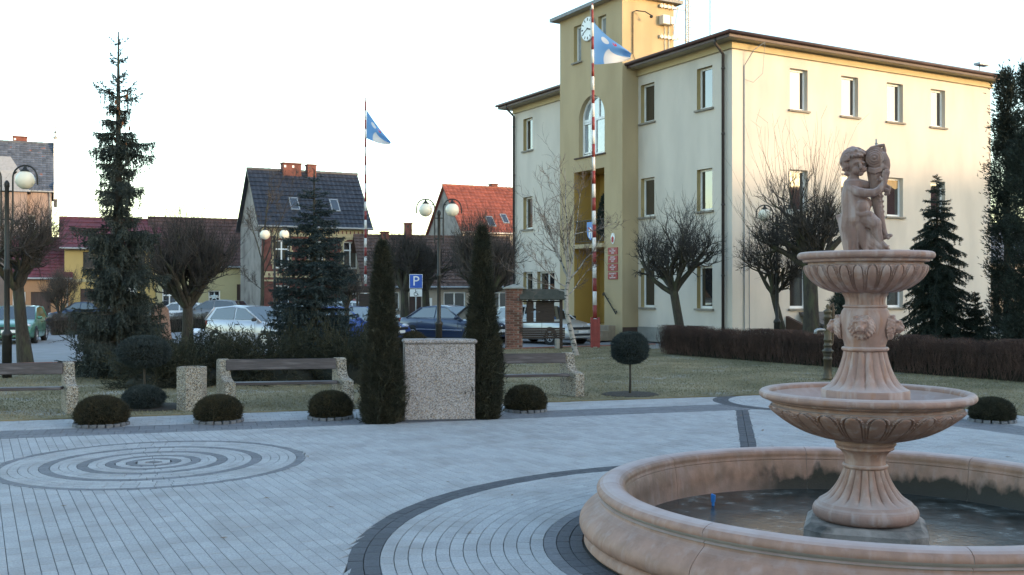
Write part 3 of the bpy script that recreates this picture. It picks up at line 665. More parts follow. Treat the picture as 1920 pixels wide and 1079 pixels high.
# ------------------------------------------------------------------ fountain
def stone_mat(name, pink, pale, ochre, dark=None, streak=.8):
    """pink cast stone: lime streaks running down, ochre runs, pale top faces where lime and frost settle, algae below a tide line"""
    m = bpy.data.materials.new(name); m.use_nodes = True; n = m.node_tree.nodes; L = m.node_tree.links; b = n['Principled BSDF']
    tc = n.new('ShaderNodeTexCoord')
    def noise(scale, stretch=(1,1,1), det=5):
        mp = n.new('ShaderNodeMapping'); mp.inputs['Scale'].default_value = stretch; L.new(tc.outputs['Object'], mp.inputs[0])
        q = n.new('ShaderNodeTexNoise'); q.inputs['Scale'].default_value = scale; q.inputs['Detail'].default_value = det; L.new(mp.outputs[0], q.inputs['Vector']); return q.outputs['Fac']
    def rng_(x, a, c, lo=0, hi=1):
        r = n.new('ShaderNodeMapRange'); r.inputs[1].default_value = a; r.inputs[2].default_value = c; r.inputs[3].default_value = lo; r.inputs[4].default_value = hi; L.new(x, r.inputs[0]); return r.outputs[0]
    def mixc(f, A, Bc):
        x = n.new('ShaderNodeMix'); x.data_type = 'RGBA'; L.new(f, x.inputs['Factor'])
        if isinstance(A, tuple): x.inputs['A'].default_value = (*A, 1)
        else: L.new(A, x.inputs['A'])
        if isinstance(Bc, tuple): x.inputs['B'].default_value = (*Bc, 1)
        else: L.new(Bc, x.inputs['B'])
        return x.outputs['Result']
    def mul(a, c):
        x = n.new('ShaderNodeMath'); x.operation = 'MULTIPLY'; L.new(a, x.inputs[0])
        if isinstance(c, float): x.inputs[1].default_value = c
        else: L.new(c, x.inputs[1])
        return x.outputs[0]
    col = mixc(rng_(noise(9), .35, .65), tuple(c*.86 for c in pink), tuple(min(1, c*1.12) for c in pink))
    col = mixc(mul(rng_(noise(7, (2.2, 2.2, .35)), .54, .66), streak*.95), col, ochre)
    col = mixc(mul(rng_(noise(5, (3, 3, .45)), .50, .68), streak), col, pale)
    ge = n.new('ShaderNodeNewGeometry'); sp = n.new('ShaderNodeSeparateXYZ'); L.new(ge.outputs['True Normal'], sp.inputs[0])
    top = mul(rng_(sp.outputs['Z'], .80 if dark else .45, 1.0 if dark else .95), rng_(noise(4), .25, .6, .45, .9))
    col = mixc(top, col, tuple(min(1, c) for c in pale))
    if dark:
        so = n.new('ShaderNodeSeparateXYZ'); L.new(tc.outputs['Object'], so.inputs[0])
        # algae on the inner wall of the basin: below a ragged tide line, missing where the wall is scrubbed (towards -x)
        h = n.new('ShaderNodeMath'); h.operation = 'ADD'; L.new(so.outputs['Z'], h.inputs[0]); L.new(rng_(noise(5.5, (1, 1, .6), det=12), .3, .7, -.11, .11), h.inputs[1])
        rad = n.new('ShaderNodeVectorMath'); rad.operation = 'LENGTH'
        cb = n.new('ShaderNodeCombineXYZ'); L.new(so.outputs['X'], cb.inputs[0]); L.new(so.outputs['Y'], cb.inputs[1]); L.new(cb.outputs[0], rad.inputs[0])
        inside = rng_(rad.outputs['Value'], 1.86, 1.80)
        side = n.new('ShaderNodeMath'); side.operation = 'ADD'; L.new(so.outputs['X'], side.inputs[0]); L.new(rng_(noise(1.8), .3, .7, -.35, .35), side.inputs[1])
        f = mul(mul(rng_(h.outputs[0], .29, .21), inside), rng_(side.outputs[0], -1.05, -.55, .25, .97))
        col = mixc(mul(rng_(noise(6), .4, .65), mul(inside, .55)), col, (.16, .095, .06))
        col = mixc(f, col, dark)
    L.new(col, b.inputs['Base Color']); b.inputs['Roughness'].default_value = .62; b.inputs['Specular IOR Level'].default_value = .35
    nb = n.new('ShaderNodeTexNoise'); nb.inputs['Scale'].default_value = 55; nb.inputs['Detail'].default_value = 4; L.new(tc.outputs['Object'], nb.inputs['Vector'])
    bp = n.new('ShaderNodeBump'); bp.inputs['Strength'].default_value = .25; bp.inputs['Distance'].default_value = .008; L.new(nb.outputs['Fac'], bp.inputs['Height']); L.new(bp.outputs[0], b.inputs['Normal'])
    return m
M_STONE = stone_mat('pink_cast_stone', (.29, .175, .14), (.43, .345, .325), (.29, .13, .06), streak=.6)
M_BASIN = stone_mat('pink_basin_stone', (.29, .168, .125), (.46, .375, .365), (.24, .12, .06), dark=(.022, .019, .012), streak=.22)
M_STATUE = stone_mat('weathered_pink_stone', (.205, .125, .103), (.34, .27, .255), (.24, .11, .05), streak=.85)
FROT = -math.atan2(FC.x, FC.y)                                  # the fountain's front faces the plaza centre (and us)
fountain = thing('fountain', 'two tiered pink stone fountain with lion heads standing in a wide round basin', 'fountain', (FC.x, FC.y, 0), FROT)
def sm(prof, n=4):
    """round a lathe profile with Catmull-Rom"""
    P_ = [prof[0]] + list(prof) + [prof[-1]]; out = []
    for i in range(1, len(P_)-2):
        for k in range(n):
            t = k/n; p0, p1, p2, p3 = P_[i-1], P_[i], P_[i+1], P_[i+2]
            out.append(tuple(.5*((2*b_) + (c_-a_)*t + (2*a_-5*b_+4*c_-d_)*t*t + (3*b_-a_-3*c_+d_)*t**3) for a_, b_, c_, d_ in zip(p0, p1, p2, p3)))
    return out + [prof[-1]]
def roll(rc, zc, r, a0, a1, n=8, sx=1.0):
    return [(rc + r*sx*math.cos((a0+(a1-a0)*i/n)*D2R), zc + r*math.sin((a0+(a1-a0)*i/n)*D2R)) for i in range(n+1)]
# basin: foot, big ogee, neck, rolled rim, inner wall
out = [(2.09, 0), (2.11, .02), (2.105, .06), (2.08, .085)] + sm([(2.085, .09), (2.13, .115), (2.145, .165), (2.12, .225), (2.05, .285), (1.99, .325)], 4) + [(1.985, .345), (2.0, .35)] + roll(1.905, .402, .055, -50, 200, 14, 1.95) + \
      [(1.80, .375), (1.795, .36), (1.80, .355), (1.79, .34), (1.775, .22), (1.765, .10), (1.75, .085)]
NSEG = 8
for s_ in range(NSEG):
    b = MB(); n_ = len(out); m_ = 18; e_ = .0011; a0, a1 = 2*math.pi*(s_+.37)/NSEG + e_, 2*math.pi*(s_+1.37)/NSEG - e_
    for i in range(m_+1):
        t_ = a0 + (a1-a0)*i/m_; b.v += [(r*math.cos(t_), r*math.sin(t_), z) for r, z in out]
    b.f = [(i*n_+j, (i+1)*n_+j, (i+1)*n_+j+1, i*n_+j+1) for i in range(m_) for j in range(n_-1)] + [tuple(range(n_)), tuple(range((m_+1)*n_-1, m_*n_-1, -1))]
    b.build('basin_segment', M_BASIN, fountain, angle=50)
cx_, cz_2 = 1.94, .2; MB().lathe([(cx_ + (r-cx_)*.97, cz_2 + (z-cz_2)*.975) for r, z in out[3:]], 96, cap=False).build('basin_joint', M_MORTAR, fountain, smooth=True)
floor_m = mat('wet_basin_floor', (.008, .009, .007), 0.24, bump=.35, bscale=16, col2=(.060, .066, .062), scale=6, detail=10, spec=.35, stain=(.15, .155, .145), stain_scale=6, stain_lo=.56, stain_hi=.70)
bf = floor_m.node_tree.nodes
b = MB(); seg = 96
rr = [0.0, .5, .9, 1.3, 1.6, 1.752]
vv = [(0,0,.09)]; ff = []
for r in rr[1:]: vv += [(r*math.cos(2*math.pi*j/seg), r*math.sin(2*math.pi*j/seg), .09) for j in range(seg)]
for j in range(seg): ff.append((0, 1+j, 1+(j+1)%seg))
for i in range(len(rr)-2):
    for j in range(seg): ff.append((1+i*seg+j, 1+(i+1)*seg+j, 1+(i+1)*seg+(j+1)%seg, 1+i*seg+(j+1)%seg))
b.add(vv, ff); b.build('basin_floor', floor_m, fountain)
# plinth: square slab with cut corners
def octo(a, c): return [(a, -c), (a, c), (c, a), (-c, a), (-a, c), (-a, -c), (-c, -a), (c, -a)]
b = MB(); b.prism(octo(.43, .30), .088, .160, 'z'); o1 = octo(.43, .30); o2 = octo(.385, .26)
b.add([(*p, .1603) for p in o1] + [(*p, .198) for p in o2], [tuple(range(8, 16))] + [(i, i+8, (i+1)%8+8, (i+1)%8) for i in range(8)])
b.build('plinth', mat('grey_plinth_stone', (.26, .225, .20), .8, var=.3, scale=6, stain=(.05, .045, .04), stain_scale=4, bump=.4), fountain)
def flutes(n, depth, sharp=.6):
    return lambda th, w: 1 - depth*w*(1-abs(math.cos(th*n/2))**sharp)
def lathe_mod(b, prof, wts, n, depth, seg=240, sharp=.6):
    f = flutes(n, depth, sharp); b.lathe(prof, seg, mod=lambda th, i: f(th, wts[i]), cap=False)
# lower foot
pf = roll(.320, .262, .062, -90, 60, 9) ; b = MB(); b.lathe([(.30, .198)] + pf + [(.335, .335)], 96, cap=False); b.build('foot', M_STONE, fountain, angle=50)
fl = sm([(.335, .335), (.275, .378), (.218, .445), (.178, .52), (.155, .585)], 5); N = len(fl)
b = MB(); lathe_mod(b, fl, [min(1, 4*min(i/(N-1), (N-1-i)/(N-1)+.25)) for i in range(N)], 20, .10)
b.build('fluted_stem', M_STONE, fountain, angle=60)
b = MB(); b.lathe([(.15, .585)] + roll(.152, .602, .014, -90, 90, 6) + [(.15, .618)], 64, cap=False); b.lathe(sm([(.147, .617), (.145, .65), (.158, .69), (.185, .72), (.207, .733), (.207, .75), (.222, .77), (.215, .79), (.2, .80)], 4), 64, cap=False)
b.build('cup', M_STONE, fountain, angle=50)
def bowl(prof_under, lip, n, rtop, parent, name, lobe_z):
    """gadrooned underside: each lobe an arch-headed tongue with a raised rim"""
    b = MB(); SG = 28; seg = n*SG; N = len(prof_under); vs_ = []
    for i, (r, z) in enumerate(prof_under):
        t = i/(N-1)
        for j in range(seg):
            th = 2*math.pi*j/seg; u = (j % SG)/SG - .5            # across one lobe
            half = .46*math.sqrt(max(0, 1 - max(0, (t-.55)/.40)**2)) if t > .55 else .46
            d = half - abs(u); k = 0
            if t < .955:
                if d > .13: k = .016*math.cos(min(1, (abs(u))/(half+.01))*1.2)           # tongue
                elif d > .06: k = -.014                                                   # groove round the tongue
                elif d > -.02: k = .012                                                   # rim of the arch
                else: k = -.012
            k *= min(1, t*3.0)
            vs_.append(((r*(1+k*1.15))*math.cos(th), (r*(1+k*1.15))*math.sin(th), z - k*.25*r))
    fs = [(i*seg+j, i*seg+(j+1)%seg, (i+1)*seg+(j+1)%seg, (i+1)*seg+j) for i in range(N-1) for j in range(seg)]
    b.add(vs_, fs); b.build(name, M_STONE, parent, angle=40)
    b = MB(); b.lathe(lip, 128, cap=False); b.build('bowl_rim', M_STONE, parent, angle=50)
lo = sm([(.195, .795), (.30, .81), (.43, .85), (.55, .91), (.64, .975), (.688, 1.02), (.69, 1.045)], 13)
bowl(lo, [(.685, 1.044), (.66, 1.052), (.655, 1.072), (.70, 1.078), (.715, 1.088), (.715, 1.096), (.735, 1.099)] + roll(.735, 1.132, .034, -80, 190, 12, 1.25) + [(.66, 1.10), (.58, 1.05), (.45, 1.02), (.30, 1.01), (.0, 1.01)], 24, .69, fountain, 'lower_bowl', 0)
b = MB(); b.lathe([(.318, 1.01), (.318, 1.165), (.312, 1.175)], 96, cap=False); b.build('stem_base', M_STONE, fountain, angle=40)
fl = sm([(.312, 1.175), (.265, 1.205), (.222, 1.26), (.19, 1.33), (.168, 1.40), (.155, 1.46)], 5); N = len(fl)
b = MB(); lathe_mod(b, fl, [min(1, 4*min(i/(N-1), (N-1-i)/(N-1)+.25)) for i in range(N)], 18, .10); b.build('fluted_stem', M_STONE, fountain, angle=60)
b = MB(); b.lathe([(.15, 1.46)] + roll(.156, 1.478, .015, -90, 90, 6) + [(.15, 1.495)], 64, cap=False)
b.lathe(sm([(.148, 1.494), (.152, 1.52), (.170, 1.58), (.182, 1.65), (.182, 1.71), (.168, 1.76), (.152, 1.785)], 5), 96, cap=False)
b.lathe([(.152, 1.785)] + roll(.152, 1.797, .010, -90, 90, 5) + [(.148, 1.808)], 64, cap=False)
urn = b.build('urn', M_STONE, fountain, angle=50)
fl = sm([(.146, 1.806), (.142, 1.83), (.150, 1.865), (.166, 1.89), (.168, 1.905)], 4); N = len(fl)
b = MB(); lathe_mod(b, fl, [1]*N, 28, .05); b.build('neck', M_STONE, fountain, angle=60)
up = sm([(.165, 1.90), (.23, 1.905), (.31, 1.935), (.38, 1.985), (.425, 2.04), (.44, 2.085), (.435, 2.105)], 13)
bowl(up, [(.433, 2.104), (.415, 2.109), (.412, 2.124), (.45, 2.128), (.455, 2.145), (.465, 2.148)] + roll(.463, 2.176, .028, -80, 190, 12, 1.1) + [(.40, 2.17), (.30, 2.16), (.0, 2.155)], 28, .44, fountain, 'upper_bowl', 0)

def remesh(name, mb, voxel, m, parent, smooth_it=2, decim=None):
    """union of overlapping lumps into one continuous carved surface"""
    o = mb.build(name + '_raw', m, None)
    md = o.modifiers.new('v', 'REMESH'); md.mode = 'VOXEL'; md.voxel_size = voxel
    if smooth_it: ms = o.modifiers.new('s', 'SMOOTH'); ms.iterations = smooth_it; ms.factor = .5
    dg = bpy.context.evaluated_depsgraph_get(); dg.update()
    me = bpy.data.meshes.new_from_object(o.evaluated_get(dg)); me.name = name
    bpy.data.objects.remove(o, do_unlink=True)
    me.polygons.foreach_set('use_smooth', [True]*len(me.polygons))
    if not me.materials: me.materials.append(m)
    q = bpy.data.objects.new(name, me); COL.objects.link(q); q.parent = parent; return q
# lion heads on the urn
def lion():
    b = MB()
    b.ball((0, 0, 0), .075, 14, 10, (1, .8, 1.1)); b.ball((0, -.075, -.026), .038, 12, 8, (1, 1.15, .85)); b.ball((0, -.108, -.010), .017, 8, 6, (1.3, 1, .7))
    b.ball((0, -.07, -.060), .026, 10, 6, (1.1, 1, .6)); b.tube([(0, -.07, .045), (0, -.10, -.002)], [.022, .016], 8)
    for s_ in (-1, 1):
        b.ball((.034*s_, -.070, .040), .019, 8, 6, (1.3, .8, .6)); b.ball((.055*s_, -.02, .080), .020, 8, 6); b.ball((.021*s_, -.10, -.034), .021, 8, 6)
    b.ball((0, -.03, .005), .055, 12, 8, (1, 1, 1.05))
    lr = random.Random(3)
    for ringi, (rad, yy, cnt, sz) in enumerate(((.066, -.030, 15, .016), (.082, -.006, 19, .018), (.094, .018, 20, .018))):
        for k in range(cnt):
            a = 2*math.pi*(k+.5*ringi)/cnt
            if ringi == 0 and -2.2 < a-2*math.pi < -.94: continue
            c = Vector((rad*math.cos(a), yy, rad*1.05*math.sin(a))); d_ = Vector((math.cos(a)*.8, .1, math.sin(a)*.5 - .75)).normalized(); L_ = lr.uniform(.03, .05)
            b.tube([c, c + d_*L_*.5 + Vector((0, -.010, 0)), c + d_*L_], [sz, sz*.8, sz*.35], 6)
    return b
lh = remesh('lion_head', lion(), .0065, M_STONE, urn, 1)
for k in range(4):
    q = lh if k == 0 else lh.copy()
    if k: COL.objects.link(q)
    a = math.radians(-90 + 90*k - 8); q.parent = urn
    q.location = (.182*math.cos(a), .182*math.sin(a), 1.655); q.rotation_euler = (0, 0, a + math.pi/2); q.scale = (.8, .8, .8)

# ------------------------------------------------------------------ putto with a fish, a carved group standing on the upper bowl
statue = thing('stone_statue', 'pink stone statue of a curly haired child hugging a big upright fish atop the fountain', 'statue', (FC.x, FC.y, 2.155), FROT)
K = .000817
def sp(zx, zy, dep=0): return Vector(((zx-300)*K, dep*K, (1000-zy)*K*1.06 + .03))
def blob(b, zx, zy, r, dep=0, sc=(1,1,1)): b.ball(sp(zx, zy, dep), r*K, 14, 10, sc)
def limb(b, pts): b.tube([sp(p[0], p[1], p[3] if len(p) > 3 else 0) for p in pts], [p[2]*K for p in pts], 12); [blob(b, p[0], p[1], p[2], p[3] if len(p) > 3 else 0) for p in (pts[0], pts[-1])]
b = MB()
blob(b, 212, 205, 84, -10, (1, 1, 1.05)); blob(b, 196, 148, 90, 8); blob(b, 236, 262, 56, -28); blob(b, 262, 296, 27, -52); blob(b, 205, 285, 40, -20)          # skull, jaw, chin
blob(b, 222, 270, 37, -66); blob(b, 286, 264, 31, -52)                                                                              # cheeks
limb(b, [(250, 205, 12, -84), (264, 240, 17, -100), (267, 252, 19, -100)])                                                            # nose
limb(b, [(200, 216, 13, -84), (220, 205, 14, -92), (243, 206, 12, -92)]); limb(b, [(262, 203, 13, -88), (290, 208, 11, -72)])                             # brows
blob(b, 262, 270, 11, -84, (1.7, 1, .6)); blob(b, 263, 280, 12, -80, (1.4, 1, .6)); blob(b, 226, 228, 10, -78); blob(b, 281, 226, 9, -66)   # lips, eyes
blob(b, 148, 245, 18, -10, (.6, 1, 1.4))                                                                                            # ear
rr_ = random.Random(5)
for k in range(150):                                                                                                                # curls over the whole cap of hair
    th = rr_.uniform(0, 2*math.pi); ph = math.acos(rr_.uniform(-.55, 1)); d_ = Vector((math.sin(ph)*math.cos(th), math.sin(ph)*math.sin(th), math.cos(ph)))
    if d_.y < -.25 and d_.z < .42 and d_.x > -.50: continue
    c = sp(202, 178, 2) + Vector((d_.x*104*K, d_.y*96*K, d_.z*108*K)); r_ = rr_.uniform(17, 25)*K
    b.ball(c, r_, 8, 6); e_ = d_.orthogonal().normalized(); s0 = rr_.uniform(0, 6)
    b.tube([c + (e_*math.cos(a_) + d_.cross(e_)*math.sin(a_))*r_*.95 + d_*r_*.55 for a_ in np.linspace(s0, s0+4.6, 7)], r_*.42, 5)
for (x, y, r_, dp) in ((150, 150, 26, -60), (185, 118, 26, -72), (225, 105, 25, -76), (262, 112, 23, -70), (288, 130, 18, -58), (128, 200, 26, -40), (122, 250, 26, -30), (140, 292, 24, -24), (205, 150, 20, -90), (240, 145, 18, -92), (270, 150, 15, -82)):
    blob(b, x, y, r_, dp); limb(b, [(x-r_*.8, y+r_*.5, 8, dp-14), (x-r_*.2, y-r_*.3, 10, dp-22), (x+r_*.8, y+r_*.3, 8, dp-14)])
limb(b, [(205, 290, 46), (195, 340, 55), (192, 380, 66)])                                                                           # neck
limb(b, [(165, 385, 58, 5), (235, 385, 52, 0), (300, 395, 45, 10)])                                                                 # shoulders
limb(b, [(195, 410, 92), (188, 470, 98), (196, 540, 108), (208, 610, 118), (214, 680, 122)])                                         # trunk
blob(b, 268, 596, 82, -52); blob(b, 262, 500, 58, -40); blob(b, 305, 560, 60, -10)                                                  # belly and chest
limb(b, [(160, 390, 54, -10), (180, 430, 50, -50), (235, 462, 45, -86), (305, 476, 43, -104), (375, 474, 38, -108), (420, 450, 33, -100), (455, 405, 28, -88), (470, 375, 25, -80)])   # near arm
limb(b, [(462, 372, 27, -76), (476, 340, 30, -70)])                                                                                 # palm
for (x0, y0, x1, y1, x2, y2) in ((458, 340, 452, 312, 462, 290), (470, 328, 468, 298, 478, 276), (484, 326, 488, 298, 494, 280), (496, 332, 504, 310, 508, 294)):
    limb(b, [(x0, y0, 10, -84), (x1, y1, 9, -86), (x2, y2, 8, -76)])
limb(b, [(455, 372, 11, -88), (436, 356, 10, -96), (430, 338, 8, -96)])                                                             # thumb
limb(b, [(305, 400, 44, 40), (370, 420, 38, 70), (430, 430, 32, 60), (470, 410, 26, 20)])                                           # far arm behind the fish
limb(b, [(185, 680, 100), (175, 760, 96), (185, 850, 84), (200, 930, 72), (205, 985, 70)])                                          # draped standing leg
limb(b, [(250, 700, 78, -30), (262, 790, 60, -40), (285, 880, 45, -48), (305, 950, 34, -52), (315, 985, 28, -66), (335, 992, 20, -86)])
for k, (x, y) in enumerate(((318, 996), (328, 998), (338, 998), (346, 996), (353, 993))): blob(b, x, y, 8, -98+k*4)
limb(b, [(275, 680, 84, -20), (330, 700, 80, -60), (385, 735, 58, -92)])                                                            # bent thigh and knee
limb(b, [(385, 740, 56, -90), (400, 800, 46, -70), (420, 860, 36, -50), (440, 900, 28, -44), (470, 925, 22, -66), (486, 935, 16, -84)])
for k in range(5): blob(b, 478+k*7, 936-k*2, 7, -96+k*8)
limb(b, [(60, 665, 18, 30), (85, 700, 30, 20), (115, 760, 46, 10), (140, 850, 52, 0), (165, 950, 56, 0), (170, 1000, 56, 0)])       # flying cloth
limb(b, [(58, 660, 12, 20), (130, 640, 20, 30), (200, 625, 30, -90), (262, 660, 26, -104), (330, 655, 30, -110)])
for (x0, y0, x1, y1, x2, y2, r_) in ((285, 760, 340, 880, 470, 965, 20), (270, 800, 320, 920, 420, 985, 20), (350, 850, 420, 930, 500, 955, 18), (250, 820, 280, 930, 300, 985, 16), (230, 720, 215, 850, 190, 985, 18), (150, 780, 165, 880, 160, 985, 15), (200, 800, 230, 900, 240, 985, 14)):
    limb(b, [(x0, y0, r_, -60), (x1, y1, r_, -64), (x2, y2, r_*.9, -58)])
limb(b, [(300, 820, 70, -10), (350, 900, 80, -5), (400, 960, 70, 0), (440, 985, 60, 0)])
b.lathe([(.0, -.0), (.165, .0), (.168, .018), (.15, .034), (.0, .04)], 32, cap=False)
fig = remesh('carved_figure', b, .0042, M_STATUE, statue, 1)
b = MB()
limb(b, [(395, 120, 66, 20), (392, 190, 78, 20), (385, 270, 74, 20), (390, 360, 62, 20), (396, 460, 54, 15), (408, 570, 48, 5), (430, 680, 40, 0), (458, 780, 28, -6), (480, 840, 23, -16), (512, 840, 20, -30)])
for k, y in enumerate(range(300, 800, 22)):                                                                                        # scale rows
    t = (y-300)/500
    for q in range(3): blob(b, 392 + 55*t + (q-1)*34*(1-.55*t) + (9 if k % 2 else -4), y, 15*(1-.3*t), 20*(1-t) - 56*(1-.55*t)+abs(q-1)*20)
blob(b, 500, 858, 18, -40); blob(b, 525, 838, 15, -44); limb(b, [(440, 860, 22, -10), (470, 850, 24, -14)])
for rad in (70, 50, 31): b.tube([sp(380 + rad*math.cos(a_), 172 + rad*math.sin(a_)*.95, -52 - (70-rad)*.55) for a_ in np.linspace(0, 2*math.pi, 25)[:-1]], 9*K, 6, close=True)
blob(b, 380, 172, 15, -78); blob(b, 380, 172, 58, -22)
limb(b, [(322, 118, 26, 0), (360, 82, 24, -6), (420, 62, 16, -6), (462, 52, 11, -6)]); limb(b, [(462, 60, 13, 10), (470, 100, 16, 10), (462, 135, 22, 10)]); limb(b, [(330, 100, 18, 50), (400, 60, 16, 60), (462, 56, 11, 40)])
limb(b, [(455, 150, 40, 0), (475, 195, 42, -6), (485, 240, 36, -10), (490, 285, 22, -14)]); limb(b, [(440, 240, 34, -20), (480, 262, 26, -30), (500, 300, 14, -34)])
for k, y in enumerate((275, 288, 301)): limb(b, [(330, y-18, 9, -40), (385, y, 10, -62), (440, y-20, 9, -46)])
limb(b, [(470, 440, 22, 10), (498, 452, 22, 6), (505, 475, 16, 4), (478, 480, 15, 4)]); limb(b, [(480, 405, 18, 20), (508, 420, 18, 14), (512, 448, 13, 10)])
remesh('carved_fish', b, .0042, M_STATUE, statue, 1)
b = MB(); p = sp(397, 40, 10); b.tube([p - Vector((0,0,.03)), p, p + Vector((0,0,.004))], [.009, .009, .014], 8); b.tube([p, p + Vector((0,0,.035))], .006, 8); b.build('water_nozzle', M_GREYMETAL, statue)
# blue end of a hose standing in the basin
hs = thing('hose_end', 'short blue plastic hose end standing up in the empty fountain basin', 'hose', (xat(1337, 8.75), 8.75, .09))
b = MB(); b.tube([(0,0,0), (0,0,.03)], .012, 8); b.tube([(0,0,.03), (.002,0,.09), (.004,0,.095)], [.018, .021, .018], 10); b.build('tube', mat('blue_plastic', (.03, .18, .50), .4), hs)

# ------------------------------------------------------------------ benches, bin, stone block
BY = 2.5                                                        # front of the benches, metres beyond the paving edge
def eM(s, off): p = O0 + E*s + MN*off; return p
ER = math.atan2(E.y, E.x)
BR = ER - math.radians(7)
def bench_end(b, x0, x1):
    # concrete side, profile in (y, z) from the seat front to the tall back; the sides stand askew, their fronts turned to the right
    pr = [(0, 0), (.46, 0), (.46, .74)] + [(.45, .775), (.42, .79), (.30, .79), (.285, .77)] + [(.275, .66), (.26, .56), (.22, .50), (.16, .465), (.05, .44), (0, .435)]
    M = Matrix(((1, -.40, 0, .16), (0, 1, 0, 0), (0, 0, 1, 0), (0, 0, 0, 1))); b.prism(pr, x0, x1, 'x', M)
def make_bench(label):
    t = thing('park_bench', label, 'bench', (0, 0, 0), BR, 'concrete ended benches along the edge of the plaza')
    for x0, x1 in ((0, .17), (1.89, 2.06)):
        q = MB(); bench_end(q, x0, x1)
        bm = bmesh.new(); me = bpy.data.meshes.new('t'); me.from_pydata(q.v, [], q.f); bm.from_mesh(me); bmesh.ops.recalc_face_normals(bm, faces=bm.faces)
        bmesh.ops.bevel(bm, geom=bm.edges[:], offset=.012, segments=2, affect='EDGES', clamp_overlap=True); bm.to_mesh(me); bm.free()
        me.name = 'bench_end'; me.materials.append(M_AGG); o = bpy.data.objects.new('bench_end', me); COL.objects.link(o); o.parent = t
    M = Matrix.Translation((0, .275, .70)) @ Matrix.Rotation(-.14, 4, 'X')
    b = MB(); b.bbox(.15, 1.93, -.022, .022, -.095, .085, .006, M); b.build('back_plank', M_BENCH, t)
    for y0, y1 in ((.03, .135), (.145, .25)):
        b = MB(); b.bbox(.25, 1.95, y0, y1, .375, .42, .006); b.build('seat_plank', M_BENCH, t)
    return t
def put_bench(t, x, lx):
    # slide along the paving edge until the plank end at local x = lx shows at photo column x
    r = (x-960)/F_PX; o = O0 + MN*2.8; s = (r*o.y - o.x)/(E.x - r*E.y); p = o + E*s
    q = Matrix.Rotation(BR, 3, 'Z') @ Vector((lx, .28, 0)); t.location = (p.x-q.x, p.y-q.y, .015)
b1 = make_bench('bench cut off by the picture edge, beside the big blue spruce and the green car'); put_bench(b1, 118, 1.93)
for x, lx, lab in ((424, .15, 'bench standing between the hexagonal stone bin and the thuja columns, junipers behind it'), (1060, 1.93, 'bench on the open lawn below the birch, its far end behind a thuja column')):
    t = copy_tree(b1); put_bench(t, x, lx); t['label'] = lab
p = eM(-2.48, 2.62); bn = thing('litter_bin', 'hexagonal litter bin of exposed aggregate concrete beside the middle bench', 'bin', (p.x, p.y, .015), ER + .12)
b = MB(); hexo = [(.235*math.cos(a_), .235*math.sin(a_)) for a_ in [i*math.pi/3 for i in range(6)]]; hexi = [(.17*math.cos(a_), .17*math.sin(a_)) for a_ in [i*math.pi/3 for i in range(6)]]
b.add([(*q, 0) for q in hexo] + [(*q, .69) for q in hexo] + [(*q, .69) for q in hexi] + [(*q, .25) for q in hexi],
      [(i, (i+1)%6, (i+1)%6+6, i+6) for i in range(6)] + [(i+6, (i+1)%6+6, (i+1)%6+12, i+12) for i in range(6)] + [(i+12, (i+1)%6+12, (i+1)%6+18, i+18) for i in range(6)] + [tuple(range(18, 24))])
b.build('body', M_AGG, bn)
b = MB(); b.lathe([(.14, .24), (.15, .66), (.155, .672), (.147, .672), (.137, .25)], 20, cap=False); b.build('liner', M_GREYMETAL, bn)
t = thing('stone_block', 'big upright exposed aggregate block with a thick cap slab between two thuja columns', 'stone block', (-1.586, 15.16, .0), .15)
b = MB(); b.bbox(0, 1.05, 0, .42, 0, 1.14, .012); b.build('body', M_AGG2, t)
b = MB(); b.bbox(-.02, 1.08, -.03, .45, 1.142, 1.205, .022); b.build('cap_slab', M_AGG2, t)
b = MB(); b.box(-.01, 1.06, -.015, .43, -.01, .025); b.build('footing', M_DARK, t)

# ------------------------------------------------------------------ lamps
def make_lamp(loc, label, rot=0):
    t = thing('street_lamp', label, 'street lamp', loc, rot, 'twin globe street lamps')
    b = MB(); b.lathe([(.10, 0), (.10, .9), (.115, .92), (.115, .98), (.085, 1.02), (.06, 1.06), (.06, 1.5), (.055, 2.35), (.07, 2.37), (.07, 2.42), (.048, 2.45), (.043, 4.2), (.055, 4.22), (.055, 4.3), (.02, 4.36)], 14)
    b.build('post', M_IRON, t, smooth=True)
    for s_ in (-1, 1):
        b = MB(); pts = [(s_*.13, 0, 3.35), (s_*.13, 0, 4.35)] + [(s_*(.13 + .27 - .27*math.cos(a_)), 0, 4.42 + .27*math.sin(a_)) for a_ in np.linspace(.1, math.pi-.05, 12)] + [(s_*.675, 0, 4.26)]
        b.tube(pts, .019, 7); b.tube([(0, 0, 4.12), (s_*.13, 0, 4.12)], .016, 6); b.tube([(0, 0, 3.5), (s_*.13, 0, 3.5)], .016, 6)
        b.tube([(s_*.15, 0, 4.5), (s_*.22, 0, 4.55)], .016, 6)
        b.lathe([(.02, 4.69), (.03, 4.65), (.05, 4.61), (.10, 4.575), (.105, 4.55)], 14, (s_*.40, 0, 0)); b.build('arm', M_IRON, t)
        b = MB(); b.ball((s_*.40, 0, 4.365), .205, 24, 16); b.build('globe', M_GLOBE, t, smooth=True)
    return t
l1 = make_lamp((xat(13, 22.7), 22.7, .015), 'twin globe street lamp cut by the picture edge, in front of the green car')
for x, d_, lab in ((823, 30.9, 'twin globe street lamp rising behind the big stone block'), (515, 42.9, 'small looking far twin globe street lamp before the brick house'), (1457, 33.0, 'twin arm street lamp among bare branches before the cream facade')):
    t = copy_tree(l1); t.location = (xat(x, d_), d_, .015 if d_ < 34 else -.05); t['label'] = lab

